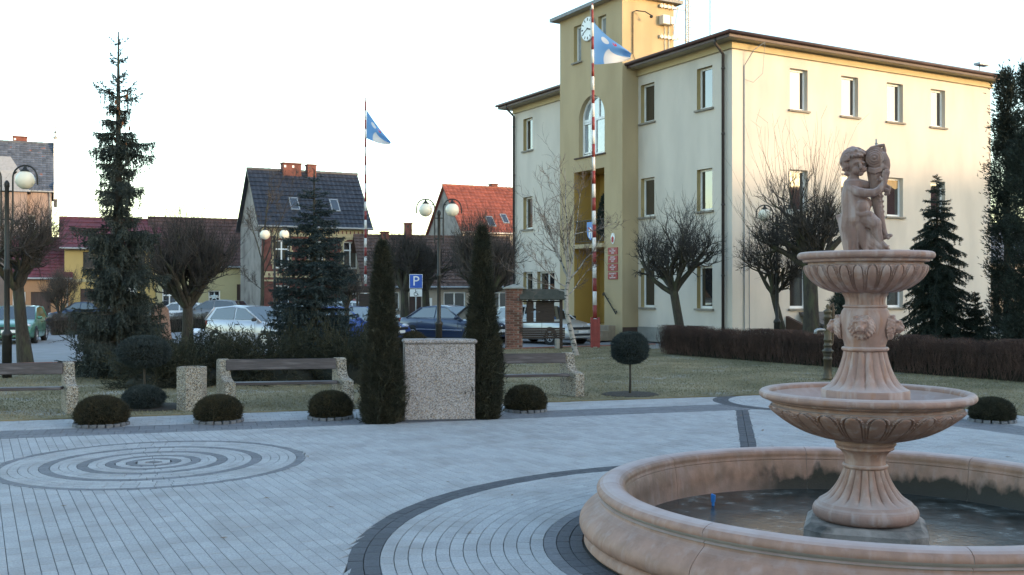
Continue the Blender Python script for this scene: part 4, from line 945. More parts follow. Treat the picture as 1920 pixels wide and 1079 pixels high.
# ------------------------------------------------------------------ flagpoles
def flag_mat():
    m = bpy.data.materials.new('flag_cloth'); m.use_nodes = True; n = m.node_tree.nodes; L = m.node_tree.links; b = n['Principled BSDF']
    uv = n.new('ShaderNodeUVMap'); uv.uv_map = 'UVMap'
    def ell(cx, cy, rx, ry, soft=.03):
        mp = n.new('ShaderNodeMapping'); mp.inputs['Location'].default_value = (-cx/rx, -cy/ry, 0); mp.inputs['Scale'].default_value = (1/rx, 1/ry, 1); L.new(uv.outputs[0], mp.inputs[0])
        ln = n.new('ShaderNodeVectorMath'); ln.operation = 'LENGTH'; L.new(mp.outputs[0], ln.inputs[0])
        mr = n.new('ShaderNodeMapRange'); mr.inputs[1].default_value = 1+soft; mr.inputs[2].default_value = 1-soft; L.new(ln.outputs['Value'], mr.inputs[0]); return mr.outputs[0]
    def mx(f, A, B_):
        x = n.new('ShaderNodeMix'); x.data_type = 'RGBA'; L.new(f, x.inputs['Factor'])
        if isinstance(A, tuple): x.inputs['A'].default_value = (*A, 1)
        else: L.new(A, x.inputs['A'])
        x.inputs['B'].default_value = (*B_, 1); return x.outputs['Result']
    c = mx(ell(.66, .14, .40, .52), (.13, .30, .58), (.66, .64, .64))
    c = mx(ell(.70, .56, .30, .16), c, (.13, .30, .58)); c = mx(ell(.30, .76, .10, .10), c, (.6, .62, .66)); c = mx(ell(.55, .82, .055, .08), c, (.55, .05, .10)); c = mx(ell(.535, .85, .02, .05), c, (.13, .30, .58))
    L.new(c, b.inputs['Base Color']); b.inputs['Roughness'].default_value = .75
    tr = n.new('ShaderNodeBsdfTranslucent'); L.new(c, tr.inputs[0]); ms = n.new('ShaderNodeMixShader'); ms.inputs[0].default_value = .35
    L.new(b.outputs[0], ms.inputs[1]); L.new(tr.outputs[0], ms.inputs[2]); L.new(ms.outputs[0], n['Material Output'].inputs[0]); return m
M_FLAG = flag_mat()
M_POLER = mat('red_pole_paint', (0.22, 0.035, 0.03), 0.5, var=.15); M_POLEW = mat('white_pole_paint', (0.66, 0.62, 0.58), 0.5, var=.08, scale=5)
def flagpole(loc, label, H, lean, r0, flaglen, hoist, drop, z_top, col_flip, seed, bracket=True):
    t = thing('flagpole', label, 'flagpole', loc, 0); f = lambda z: (lean[0]*z/H, lean[1]*z/H, z)
    red, white = MB(), MB(); z = .55; k = 0
    while z < H:
        zz = min(H, z + (.45 if k % 2 else .47)); r_a = r0*(1 - .45*z/H); r_b = r0*(1 - .45*zz/H)
        (red if k % 2 else white).tube([f(z), f(zz)], [r_a, r_b], 12); z = zz; k += 1
    red.tube([f(H), f(H+.06)], [.03, .02], 8); white.tube([f(0), f(.55)], r0, 12)
    red.build('red_band', M_POLER, t, smooth=True); white.build('white_band', M_POLEW, t, smooth=True)
    if bracket:
        b = MB(); b.bbox(-.16, -.075, -.09, .09, 0, 1.05, .01); b.bbox(.075, .16, -.09, .09, 0, 1.05, .01); b.box(-.075, .075, -.10, -.075, .05, 1.0); b.build('base_post', M_POLER, t)
        b = MB(); b.tube([(-.19, 0, .85), (.19, 0, .85)], .02, 8); b.tube([(-.19, 0, .2), (.19, 0, .2)], .02, 8); b.build('bolt', M_IRON, t)
    b = MB(); b.tube([(f(H-.1)[0]-.07, f(H-.1)[1], H-.1), (f(5)[0]-.09, f(5)[1], 5), (f(1.3)[0]-.07, f(1.3)[1], 1.3)], .005, 4); b.build('halyard', M_GREYMETAL, t)
    # cloth, hanging from the hoist and blown to the right
    nu, nv = 30, 20; vs_, uv = [], []; rr = random.Random(seed)
    px, py, _ = f(z_top)
    for i in range(nu+1):
        u = i/nu
        for j in range(nv+1):
            v = j/nv
            top = Vector((flaglen*u, 0, -drop*u**.85)); bot = Vector((flaglen*u*.98, 0, -hoist + (hoist-(drop if drop < hoist else hoist)*0)*0 ))
            tz = -drop*u; bz = -hoist + (drop*-.0) ; end = -drop - .10*hoist
            bz = -hoist*(1-u)**1.0 + (end)*u - .06*math.sin(u*3.1)*hoist
            tz -= .05*hoist*math.sin(u*3.14)
            z_ = tz + (bz-tz)*(1-v)
            y_ = .16*u**.7*math.sin(5.5*u + 2.2*(1-v) + seed) + .10*u*math.sin(9*(1-v) + 4*u)
            x_ = flaglen*u - .10*math.sin(3.1*v)*u*0
            vs_.append((px + .05 + x_, py + y_, z_top + z_)); uv.append((u, v))
    fs = [(i*(nv+1)+j, (i+1)*(nv+1)+j, (i+1)*(nv+1)+j+1, i*(nv+1)+j+1) for i in range(nu) for j in range(nv)]
    b = MB(); b.add(vs_, fs); o = b.build('flag', M_FLAG, t, smooth=True, recalc=False)
    ul = o.data.uv_layers.new(name='UVMap'); 
    for lp in o.data.loops: ul.data[lp.index].uv = uv[lp.vertex_index]
    return t
g1 = gz(653)
flagpole((xat(1116, g1), g1, .0), 'tall striped red and white flagpole with a flag in front of the clock tower', zat(10, g1), (xat(1110.5, g1)-xat(1116, g1), .0), .072, (1186-1116)/F_PX*g1, zat(42, g1)-zat(121, g1), zat(42, g1)-zat(101, g1), zat(42, g1), 0, 1.0)
flagpole((xat(685.5, 52), 52, -.05), 'far striped flagpole with a drooping flag between the brick house and the lamp', zat(186, 52)+.05, (0, 0), .075, (731-686)/F_PX*52, zat(205, 52)-zat(258, 52), zat(205, 52)-zat(264, 52), zat(205, 52), 0, 2.6)

# ------------------------------------------------------------------ parking sign
sd = 42.0
t = thing('parking_sign', 'blue parking sign with a white wheelchair plate on a grey post behind the dark sedan', 'road sign', (xat(780, sd), sd, -.05), .04)
zc1, zc2 = zat(528, sd)+.05, zat(549.5, sd)+.05
b = MB(); b.tube([(0, .03, 0), (0, .03, zc1+.3)], .03, 10); b.build('post', M_GREYMETAL, t, smooth=True)
def plate(name, w, h, zc, m, parent, y=-.005):
    b = MB(); b.bbox(-w/2, w/2, y-.012, y, zc-h/2, zc+h/2, .004); return b.build(name, m, parent)
bl = mat('sign_blue', (.015, .10, .48), .35, var=.05)
plate('sign_border', .54, .58, zc1, M_WHITE, t); s1 = plate('parking_plate', .50, .54, zc1, bl, t, -.014)
text('P', .56, (0, -.030, zc1-.0), (math.pi/2, 0, 0), M_WHITE, s1)
s2 = plate('wheelchair_plate', .50, .30, zc2, M_WHITE, t)
b = MB(); y_ = -.022; c = zc2
b.tube([(-.005 + .075*math.cos(a_), y_, c-.045 + .075*math.sin(a_)) for a_ in np.linspace(1.9, 6.1, 18)], .0105, 5)
b.ball((-.015, y_, c+.115), .022, 8, 6, (1, .2, 1)); b.tube([(-.015, y_, c+.085), (-.008, y_, c-.01), (.055, y_, c-.015), (.085, y_, c-.095), (.115, y_, c-.085)], .013, 5); b.tube([(-.012, y_, c+.045), (.045, y_, c+.04)], .010, 5)
b.build('wheelchair_symbol', M_IRON, s2)

# ------------------------------------------------------------------ noticeboard with brick pillar
nd = gz(656); nx = xat(949, nd)
t = thing('notice_board', 'roofed dark wooden noticeboard held by an old brick pillar at the lawn edge', 'noticeboard', (nx, nd, .0), .10)
pil = MB(); pil.box(.012, .548, .012, .408, 0, 2.02); pl = pil.build('pillar', M_MORTAR, t)
def bricks(x0, x1, y0, y1, z0, z1, parent):
    bh, me = .066, None; z = z0; k = 0
    full = MB(); full.bbox(-.12, .12, -.05, .05, 0, bh, .006); fm = full.build('brick', M_BRICK, parent); half = MB(); half.bbox(-.055, .055, -.05, .05, 0, bh, .006); hm = half.build('brick', M_BRICK, parent)
    first = [True, True]
    def put(src, i, x, y, zz, rz):
        if first[i]: o = src; first[i] = False
        else: o = src.copy(); COL.objects.link(o); o.parent = parent
        o.location = (x, y, zz); o.rotation_euler = (0, 0, rz + R.uniform(-.008, .008)); o.scale = (1, 1, 1)
    while z + bh <= z1:
        w, d_ = x1-x0, y1-y0; j = R.uniform(-.003, .003)
        if k % 2 == 0:
            for i in range(2): put(fm, 0, x0+.13+i*.265 + j, y0+.04, z, 0); put(fm, 0, x0+.13+i*.265 + j, y1-.04, z, 0)
            put(fm, 0, x0+.045, (y0+y1)/2, z, math.pi/2); put(fm, 0, x1-.045, (y0+y1)/2, z, math.pi/2)
        else:
            put(hm, 1, x0+.062, y0+.04, z, 0); put(fm, 0, x0+.26, y0+.04, z, 0); put(hm, 1, x1-.075, y0+.04, z, 0)
            put(hm, 1, x0+.062, y1-.04, z, 0); put(fm, 0, x0+.26, y1-.04, z, 0)
            put(fm, 0, x0+.05, y0+.13, z, math.pi/2); put(hm, 1, x0+.05, y1-.1, z, math.pi/2); put(fm, 0, x1-.05, y0+.15, z, math.pi/2); put(hm, 1, x1-.05, y1-.08, z, math.pi/2)
        z += bh + .012; k += 1
bricks(0, .56, 0, .42, .0, 2.02, pl)
b = MB(); b.bbox(-.07, .63, -.07, .49, 2.022, 2.07, .01); b.add([(-.05,-.05,2.072),(.61,-.05,2.072),(.61,.47,2.072),(-.05,.47,2.072),(.28,.21,2.19)], [(0,1,4),(1,2,4),(2,3,4),(3,0,4)]); b.build('pillar_cap', M_GREYPL, t)
b = MB()
b.bbox(1.82, 1.92, .12, .22, 0, 1.9, .008); b.build('post', M_WOOD, t)
b = MB(); b.prism([(-.18, 1.68), (.17, 2.02), (.52, 1.68), (.50, 1.65), (.17, 1.96), (-.16, 1.65)], .45, 2.02, 'x'); b.build('roof', mat('mossy_board', (.035, .038, .028), .85, col2=(.065, .062, .048), scale=6, bump=.4), t)
fr = MB(); fr.box(.57, 1.82, .155, .185, .88, .93); fr.box(.57, 1.82, .155, .185, 1.58, 1.63)
fr.build('rail', M_WOOD, t)
for x0, x1 in ((.70, .94), (1.02, 1.64)):
    for z0, z1 in ((.932, 1.248), (1.254, 1.578)):
        b = MB(); b.bbox(x0, x1, .14, .19, z0, z1, .006); b.build('panel', M_WOOD, t)
for k in range(5):
    b = MB(); z = .36 + .075*k; b.bbox(.45, 1.98, .02-.012*k, .05-.012*k, z, z+.066, .006); b.build('plank', M_WOOD, t)
b = MB(); b.bbox(1.68, 1.80, -.02, .35, .0, .35, .01); b.build('leg', M_GREYPL, t)
# second, farther board whose dark roof shows beside the striped pole
t = thing('notice_board', 'far dark wooden board with a flat plank top beside the distant flagpole', 'noticeboard', (xat(668, 47), 47, -.05), .2)
b = MB(); b.bbox(-.1, 1.5, -.1, .1, 1.95, 2.25, .01); b.build('roof', M_WOOD, t)
b = MB(); b.box(0, .1, -.05, .05, 0, 1.94); b.box(1.3, 1.4, -.05, .05, 0, 1.94); b.build('post', M_WOOD, t)
b = MB(); b.box(.12, 1.28, -.02, .02, 1.1, 1.9); b.build('panel', M_WOOD, t)

# ------------------------------------------------------------------ cast iron hand pump
pdz = gz(714)
t = thing('hand_pump', 'antique brass coloured cast iron hand water pump standing on the lawn by the hedge', 'water pump', (xat(1552, pdz), pdz, .015), .1)
M_PUMP = mat('bronzed_iron', (.030, .028, .025), .5, col2=(.11, .078, .038), scale=2.2, metal=.35, stretch=(2, 2, 1), bump=.3, bscale=40, spec=.5)
b = MB(); b.lathe([(.115, 0), (.115, .05), (.095, .07), (.10, .10), (.085, .13), (.085, .42), (.098, .43), (.098, .47), (.083, .49), (.083, .52), (.098, .54), (.085, .56), (.115, .60), (.125, .62), (.115, .645), (.08, .66), (.075, .72), (.085, .73), (.085, .76), (.075, .77), (.078, .84), (.088, .85), (.088, .87), (.076, .89), (.074, 1.32), (.085, 1.33), (.085, 1.37), (.074, 1.39), (.08, 1.44), (.09, 1.46), (.09, 1.49), (.05, 1.52), (.03, 1.55), (.045, 1.58), (.03, 1.62), (.01, 1.64)], 20)
b.build('body', M_PUMP, t, smooth=True)
b = MB(); b.tube([(0, 0, 1.07), (-.16, -.03, 1.09), (-.25, -.045, 1.085), (-.29, -.05, 1.06), (-.30, -.052, 1.0)], [.035, .032, .032, .034, .036], 10); b.build('spout', M_GREYMETAL, t, smooth=True)
b = MB(); b.tube([(.03, .02, 1.5), (.10, .04, 1.62), (.13, .04, 1.66), (.145, .045, 1.5), (.14, .05, 1.1), (.135, .06, .9), (.13, .05, .78), (.10, .02, .75), (.075, .0, .8)], [.022, .024, .024, .03, .032, .022, .016, .014, .01], 8); b.build('handle', mat('worn_wood_handle', (.10, .062, .035), .6), t, smooth=True)
# pink standing stone near the big spruce
t = thing('memorial_stone', 'rounded pink granite memorial stone half hidden by the big spruce', 'memorial stone', (xat(300, 29.5), 29.5, -.06), .3)
bb = MB(); pr = []
for a_ in np.linspace(0, math.pi, 12): pr.append((.24*math.cos(a_), 1.42 + .2*math.sin(a_)))
pr = [(.38, 0)] + pr + [(-.32, 0)]
bb.prism(pr, -.2, .2, 'y'); o = bb.build('stone', mat('pink_granite', (.30, .19, .15), .8, var=.2, scale=20, bump=.6, bscale=25), t)
md = o.modifiers.new('bevel', 'BEVEL'); md.width = .05; md.segments = 3
# ------------------------------------------------------------------ plants: generators
def perp_frame(d):
    a = np.where(np.abs(d[:, 2:3]) < .9, np.array([[0., 0, 1]]), np.array([[1., 0, 0]]))
    u = unit(np.cross(d, a)); return u, np.cross(d, u)
def needles(P0, P1, per_m, length, width, fw=.55, rg=rng, minper=2, bias=(0, 0, 0)):
    d = P1 - P0; L = np.linalg.norm(d, axis=1); k = np.maximum(minper, (L*per_m).astype(int))
    idx = np.repeat(np.arange(len(P0)), k); n = len(idx); t = rg.random(n)[:, None]
    base = P0[idx] + d[idx]*t; ax = unit(d[idx]); u, v = perp_frame(ax); a = rg.uniform(0, 6.283, n)[:, None]
    pr = u*np.cos(a) + v*np.sin(a)
    dr = unit(ax*fw + pr*(1-fw) + np.array(bias) + rg.normal(0, .12, (n, 3))); ln = length*rg.uniform(.65, 1.25, (n, 1))
    w = unit(np.cross(dr, rg.normal(size=(n, 3))))*width*.5
    return np.stack([base - w, base + w, base + dr*ln], 1)
def prisms(P0, P1, r0, r1):
    d = unit(P1 - P0); u, v = perp_frame(d); out = []
    c = [(math.cos(2.0944*i), math.sin(2.0944*i)) for i in range(3)]
    A = [P0 + (u*x + v*y)*r0[:, None] for x, y in c]; B = [P1 + (u*x + v*y)*r1[:, None] for x, y in c]
    for i in range(3):
        j = (i+1) % 3; out += [np.stack([A[i], A[j], B[j]], 1), np.stack([A[i], B[j], B[i]], 1)]
    return np.concatenate(out)
def sprays(C, Nn, k, length, width, spread, rg=rng):
    """k narrow leaf-scale sprays fanning from each point along its direction"""
    idx = np.repeat(np.arange(len(C)), k); n = len(idx)
    dr = unit(Nn[idx] + rg.normal(0, spread, (n, 3))); ln = length*rg.uniform(.5, 1.3, (n, 1))
    w = unit(np.cross(dr, rg.normal(size=(n, 3))))*width*rg.uniform(.5, 1.1, (n, 1))
    b = C[idx] - dr*ln*.3
    return np.stack([b - w*.5, b + w*.5, b + dr*ln], 1)

class Tree:
    """bare branching skeleton: thick wood as tubes, thin wood as slim prisms"""
    def __init__(s, seed): s.r = random.Random(seed); s.wood = MB(); s.seg = []
    def line(s, pts, rad, thick):
        if thick: s.wood.tube(pts, rad, 7 if rad[0] > .05 else 5, cap=False)
        else:
            for i in range(len(pts)-1): s.seg.append((*pts[i], *pts[i+1], rad[i], rad[i+1]))
    def grow(s, p, d, L, r, lev, P):
        n = P['n'][lev]; step = L/n; pts = [p.copy()]; q = p.copy(); dd = d.copy()
        for i in range(n):
            dd = (dd + Vector((s.r.gauss(0, 1), s.r.gauss(0, 1), s.r.gauss(0, 1)))*P['wob'][lev] + Vector((0, 0, P['up'][lev]))).normalized()
            q = q + dd*step; pts.append(q.copy())
            c = P.get('crown')
            if c and lev > 0:
                e = Vector(((q.x-c[0].x)/c[1].x, (q.y-c[0].y)/c[1].y, (q.z-c[0].z)/c[1].z))
                if e.length > 1 + s.r.uniform(-.10, .10) and i >= 0: break
        m = len(pts); rad = [r*(1 - (1-P['tap'][lev])*i/(m-1)) for i in range(m)]
        s.line(pts, rad, lev <= P['thick'])
        if lev + 1 < len(P['n']):
            for c in range(P['kids'][lev]):
                i = s.r.uniform(P['from'][lev], 1)*(m-1); j = min(int(i), m-2); f = i-j
                b = pts[j].lerp(pts[j+1], f); t = (pts[j+1]-pts[j]).normalized()
                a = s.r.uniform(*P['ang'][lev])*D2R; ax = t.orthogonal().normalized(); ax.rotate(Matrix.Rotation(s.r.uniform(0, 6.283), 3, t))
                nd = t.copy(); nd.rotate(Matrix.Rotation(a, 3, ax))
                s.grow(b, nd, L*s.r.uniform(*P['len'][lev]), max(P['rmin'], rad[j]*P['rk']), lev+1, P)
    def finish(s, t, bark, twig):
        s.wood.build('trunk', bark, t, smooth=True, recalc=False)
        A = np.array(s.seg); return tri_mesh('crown', prisms(A[:, :3], A[:, 3:6], A[:, 6], A[:, 7]), twig, t)
GLOBE = dict(n=[4, 4, 4, 4, 4], wob=[.12, .16, .2, .2, .14], up=[.06, .10, .10, .12, .2], tap=[.55, .5, .5, .5, .4], thick=1, kids=[5, 5, 4, 3], ang=[(20, 55), (20, 60), (20, 65), (15, 50)],
             len=[(.5, .8), (.5, .8), (.5, .85), (.7, 1.3)], rk=.58, rmin=.0042)
GLOBE['from'] = [.3, .25, .2, .3]
def globe_tree(label, trunk, r0, c, half, seed, cat='tree', d=0, limbs=8, P=GLOBE, spread=62, shoots=260, shoot_len=(.3, .8), bark=None, twig=None, base_z=0., group='round headed bare trees', rtw=.0045, vert=.9):
    """trunk: [(x, y photo px)...] from the ground up, all at distance d; c: crown centre (px), half: (half width, half height) in px"""
    k = d/F_PX; X0 = xat(trunk[0][0], d)
    t = thing('bare_tree', label, cat, (X0, d, base_z), 0, group)
    tr = Tree(seed); pts = [Vector((xat(x, d)-X0, .0, max(0, zat(y, d)-base_z))) for x, y in trunk]; pts[0].z = -.05
    m = len(pts); rr = [r0*1.3] + [r0*(1-.25*i/m) for i in range(1, m)]; tr.wood.tube(pts, rr, 10, cap=False)
    cc = Vector((xat(c[0], d)-X0, 0, zat(c[1], d)-base_z)); hh = Vector((half[0]*k, half[0]*k, half[1]*k)); Q = dict(P); Q['crown'] = (cc, hh)
    for i in range(limbs):
        az = 2*math.pi*(i + tr.r.uniform(-.25, .25))/limbs; el = tr.r.uniform(12, spread)*D2R
        # aim the limb at a point inside the crown
        dirn = Vector((math.sin(el)*math.cos(az), math.sin(el)*math.sin(az), math.cos(el)))
        tr.grow(pts[-1] - Vector((0, 0, tr.r.uniform(0, .12))), dirn, hh.x*tr.r.uniform(.75, 1.05), r0*tr.r.uniform(.50, .70), 0, Q)
    A = [q for q in tr.seg]
    for i in range(shoots):                     # straight young shoots standing out of the head
        q = tr.r.choice(A); b = Vector(q[3:6]); o = (b - cc); o.z = max(o.z, -.2*hh.z)
        if (Vector((o.x/hh.x, o.y/hh.y, o.z/hh.z))).length < .75: continue
        dd = (o.normalized()*.75 + Vector((0, 0, .5*vert)) + Vector((tr.r.gauss(0, .22), tr.r.gauss(0, .22), 0))).normalized(); L = tr.r.uniform(*shoot_len)
        if abs(o.x/hh.x) > .8 or o.z < 0: L *= .6
        q0 = b
        for k_ in range(4):
            q1 = q0 + dd*L*.25; tr.seg.append((*q0, *q1, rtw*(1-.18*k_), rtw*(1-.18*(k_+1))))
            if L > .6 and tr.r.random() < .5: s2 = (dd + Vector((tr.r.gauss(0, .5), tr.r.gauss(0, .5), .2))).normalized(); tr.seg.append((*q1, *(q1 + s2*L*.22), rtw*.6, rtw*.3))
            dd = (dd + Vector((tr.r.gauss(0, .09), tr.r.gauss(0, .09), .10*vert))).normalized(); q0 = q1
    tr.finish(t, bark or M_BARK, twig or M_TWIG); return t

def conifer(label, x, d, tip_y, base_y, prof, mt, seed, name='spruce_tree', spacing=.30, nb=6, droop=.35, lift=.15, dens=95, nl=.055, nw=.016, hang=.35, cat='conifer', trunk_r=.12, group=None, base_z=.0, cones=0, leader=.0, tipup=.25, sidek=7, ragged=.25, curtain=1.0, wide=1.0):
    """prof: [(photo row, half width px)], interpolated; whorls of drooping branches set with needles"""
    k = d/F_PX; H = zat(tip_y, d)-base_z; zb = zat(base_y, d)-base_z; prof = [(q[0], q[1]*wide) for q in prof]; rg = np.random.default_rng(seed)
    t = thing(name, label, cat, (xat(x, d), d, base_z), rg.uniform(0, 6), group)
    ys = [p[0] for p in prof]; ws = [p[1]*k for p in prof]
    P0, P1, B = [], [], MB()
    B.tube([(0, 0, -.1), (0, 0, H*.35), (.0, .0, H*.7), (0, 0, H)], [trunk_r*1.2, trunk_r*.85, trunk_r*.4, .012], 9, cap=False)
    z = zb; tier = 0
    while z < H - leader:
        row = HOR - (z + base_z - EYE)*F_PX/d; rad = float(np.interp(row, ys, ws))
        n = nb if z < H*.80 else max(5, nb-2); a0 = rg.uniform(0, 6.28); hg = hang*min(1, max(.12, (H*.86-z)/(H*.14))); dp = droop*min(1, max(.1, (H*.86-z)/(H*.14)))
        for i in range(n):
            a = a0 + 6.283*i/n + rg.normal(0, .2); L = max(.07, rad*(rg.uniform(.40, .85) if rg.random() < ragged else rg.uniform(.9, 1.15))); out = np.array([math.cos(a), math.sin(a), 0]); sd = np.array([-math.sin(a), math.cos(a), 0])
            zz = z + rg.normal(0, spacing*.25); m = 6; pts = []
            for j in range(m+1):
                s_ = j/m; pts.append(out*L*s_ + np.array([0, 0, zz + L*(lift*s_ - dp*s_*s_ + tipup*s_**3)]) + sd*L*.05*math.sin(s_*3 + a))
            B.tube([tuple(p) for p in pts], [max(.006, .022*L**.6*(1-.85*j/m)) for j in range(m+1)], 4, cap=False)
            for j in range(m):
                if j >= 1 or L < .35: P0.append(pts[j]); P1.append(pts[j+1])
            nside = max(2, int(sidek*L/.5*(.5 if leader and z > H*.80 else 1))); 
            for q in range(nside):
                s_ = .16 + .8*(q + rg.random())/nside; j = min(int(s_*m), m-1); b = pts[j] + (pts[j+1]-pts[j])*(s_*m - j); tg = (pts[j+1]-pts[j]); tg = tg/np.linalg.norm(tg)
                for sg in (-1, 1):
                    l = (.52*L*(1-s_)**.8 + .06)*rg.uniform(.6, 1.15); l = min(l, .75)
                    dd = tg*.75 + sd*sg*rg.uniform(.45, .9) + np.array([0, 0, -hg*rg.uniform(.3, 1.4)]); dd /= np.linalg.norm(dd)
                    e1 = b + dd*l*.55; dd2 = dd + np.array([0, 0, -hg*.7]); dd2 /= np.linalg.norm(dd2); e2 = e1 + dd2*l*.45
                    P0 += [b, e1]; P1 += [e1, e2]
                if hg > .25 and rg.random() < .6:             # curtain of hanging twigs
                    l = curtain*rg.uniform(.10, .30)*min(1, L/.6); e = b + np.array([rg.normal(0, .04), rg.normal(0, .04), -l]); P0.append(b); P1.append(e)
        z += spacing*rg.uniform(.75, 1.2)*(1.0 if z < H*.76 else (1.5 if ragged > .4 else .8)); tier += 1
    if leader:
        P0.append(np.array([0, 0, H-leader*.98])); P1.append(np.array([0, 0, H]))
        for i in range(5):
            a = 6.283*i/5 + .4; P0.append(np.array([0, 0, H-leader*.72])); P1.append(np.array([math.cos(a)*leader*.5, math.sin(a)*leader*.5, H-leader*(.72 - .42*rg.uniform(.4, 1.1))]))
    P0, P1 = np.array(P0), np.array(P1)
    B.build('trunk', M_BARK, t, smooth=True, recalc=False)
    tri_mesh('crown', needles(P0, P1, dens, nl, nw, .5, rg), mt, t)
    if cones:
        C = MB()
        for i in range(cones):
            a = rg.uniform(0, 6.28); zz = H*rg.uniform(.66, .84); r_ = rg.uniform(.08, .32); L = rg.uniform(.08, .14)
            C.lathe([(.004, 0), (.018, -.02), (.022, -L*.5), (.014, -L*.9), (.003, -L)], 6, (r_*math.cos(a), r_*math.sin(a), zz))
        C.build('cone_cluster', M_CONE, t, kind='stuff')
    return t

def lumps(seed, n, k=5):
    r = np.random.default_rng(seed); F = r.normal(size=(k, 3))*3.0; ph = r.uniform(0, 6.28, k)
    return lambda U: np.sum(np.sin(U @ F.T + ph), 1)/k
def column(name, label, loc, prof, N, mt, seed, L=.07, w=.018, cat='shrub', k=4, up=.8, spread=.38, amp=.14, group=None, core=.72, jag=.18, parts=True, freq=1.0):
    """evergreen of revolution: prof [(z, r)]; sprays in the outer shell over a solid dark core"""
    t = thing(name, label, cat, loc, 0, group); rg = np.random.default_rng(seed); lp = lumps(seed, 5)
    zs = np.array([p[0] for p in prof]); rs = np.array([p[1] for p in prof])
    u = np.linspace(0, 1, 200); zz = np.interp(u, np.linspace(0, 1, len(zs)), zs); rr = np.interp(u, np.linspace(0, 1, len(zs)), rs)
    ar = (rr + .03)*np.hypot(np.gradient(zz), np.gradient(rr)); cdf = np.cumsum(ar); cdf /= cdf[-1]
    q = np.interp(rg.random(N), cdf, u); z = np.interp(q, u, zz); r = np.interp(q, u, rr); a = rg.uniform(0, 6.283, N)
    dz = np.interp(q, u, np.gradient(zz)); dr_ = np.interp(q, u, np.gradient(rr)); nrm = np.c_[np.cos(a)*dz, np.sin(a)*dz, -dr_]; nrm = unit(nrm)
    rad = r*(1 + amp*lp(np.c_[np.cos(a)*1.2, np.sin(a)*1.2, z*1.6*freq])) * (1 - jag*rg.random(N)**2 + jag*.25); out_ = rg.random(N) < .08; rad[out_] *= rg.uniform(1.04, 1.0 + jag*.75, out_.sum())
    C = np.c_[rad*np.cos(a), rad*np.sin(a), z]; dirn = unit(nrm + np.array([0, 0, up]))
    tri_mesh('foliage', sprays(C, dirn, k, L, w, spread, rg), mt, t)
    b = MB(); n = 14; b.lathe([(max(.01, np.interp(i/n, np.linspace(0, 1, len(rs)), rs)*core), float(np.interp(i/n, np.linspace(0, 1, len(zs)), zs))*.97) for i in range(n+1)], 14,
              mod=lambda th, i: 1 + amp*.8*float(lp(np.array([[math.cos(th)*1.2, math.sin(th)*1.2, np.interp(i/n, np.linspace(0, 1, len(zs)), zs)*1.6*freq]]))[0]))
    b.build('interior', M_CORE, t, smooth=True); return t
def dome(h, r, n=12, base=.75):
    return [(0, r*base), (h*.12, r*.93), (h*.30, r)] + [(h*(.30 + .70*math.sin(a)), r*math.cos(a)**.78) for a in np.linspace(.18, 1.5, n)] + [(h, .01)]

# ------------------------------------------------------------------ plants: clipped bushes along the paving edge, each in a ring of setts
ball_labels = ['bronze tinged low dome bush in a ring of setts before the cut off bench', 'low dome bush in a ring of setts before the litter bin',
               'low dome bush in a ring of setts nearest the thuja columns', 'low dome bush in a ring of setts before the bench below the birch', 'low dome bush in a ring of setts at the side of the fountain basin']
balls = [(190, 803, 52, 750), (410, 796, 47, 748), (620, 789, 44, 740), (985, 775, 42, 729), (1860, 795, 43, 752)]
M_SETT = mat('granite_sett', (.12, .12, .128), .85, var=.2, scale=14, piece=.2, bump=.4)
for i, (x, y, hw, ty) in enumerate(balls):
    d = gz(y) + hw/F_PX*gz(y)*.8; r = hw/F_PX*d*.89; h = zat(ty, d)*1.08
    p = (xat(x, d), d, .01)
    column('dome_bush', ball_labels[i], p, dome(h, r), 5200, M_GLOBETHUJA if i != 4 else M_THUJA, 30+i, L=.055, w=.011, cat='bush', k=3, up=.35, spread=.55, amp=.075, group='low dome bushes along the edge of the plaza', core=.84, jag=.16, freq=2)
    sr = thing('sett_ring', ball_labels[i].replace('low dome bush in a ring of setts', 'ring of small granite setts round the dome bush').replace('bronze tinged ring', 'ring'), 'edging', p, 0, 'sett rings round the dome bushes')
    n = round(2*math.pi*(r*.97)/.105); b = MB(); b.bbox(-.047, .047, -.04, .04, -.02, .035, .008); st = b.build('sett', M_SETT, sr)
    for k in range(n):
        o = st if k == 0 else st.copy()
        if k: COL.objects.link(o); o.parent = sr
        a = 2*math.pi*k/n; o.location = (r*.97*math.cos(a), r*.97*math.sin(a), R.uniform(-.006, .006)); o.rotation_euler = (R.uniform(-.06, .06), R.uniform(-.06, .06), a + math.pi/2)
    b = MB(); b.lathe([(r*.94, .003), (.0, .02)], 24, cap=False); b.build('mulch', M_SOIL, sr)
# thuja columns beside the stone block
for x, by, hw, ty, seed, lab in ((717, 797, 40, 452, 61, 'dark thuja column close by the stone block on the side of the middle bench'), (904, 788, 39, 425, 62, 'taller dark thuja column close by the stone block on the side of the birch')):
    d = gz(by) + .32; r = hw/F_PX*d*.84; h = zat(ty, d)
    column('thuja_column', lab, (xat(x, d), d, .0), [(0, r*.86), (h*.06, r*.98), (h*.3, r*.90), (h*.46, r*.70), (h*.58, r*.58), (h*.68, r*.50), (h*.78, r*.44), (h*.90, r*.34), (h*.97, r*.2), (h, .02)], 16000, M_THUJA, seed, L=.11, w=.016, cat='thuja', k=3, up=.95, spread=.5, amp=.30, group='thuja columns flanking the stone block', core=.62, jag=.42, freq=1.6)
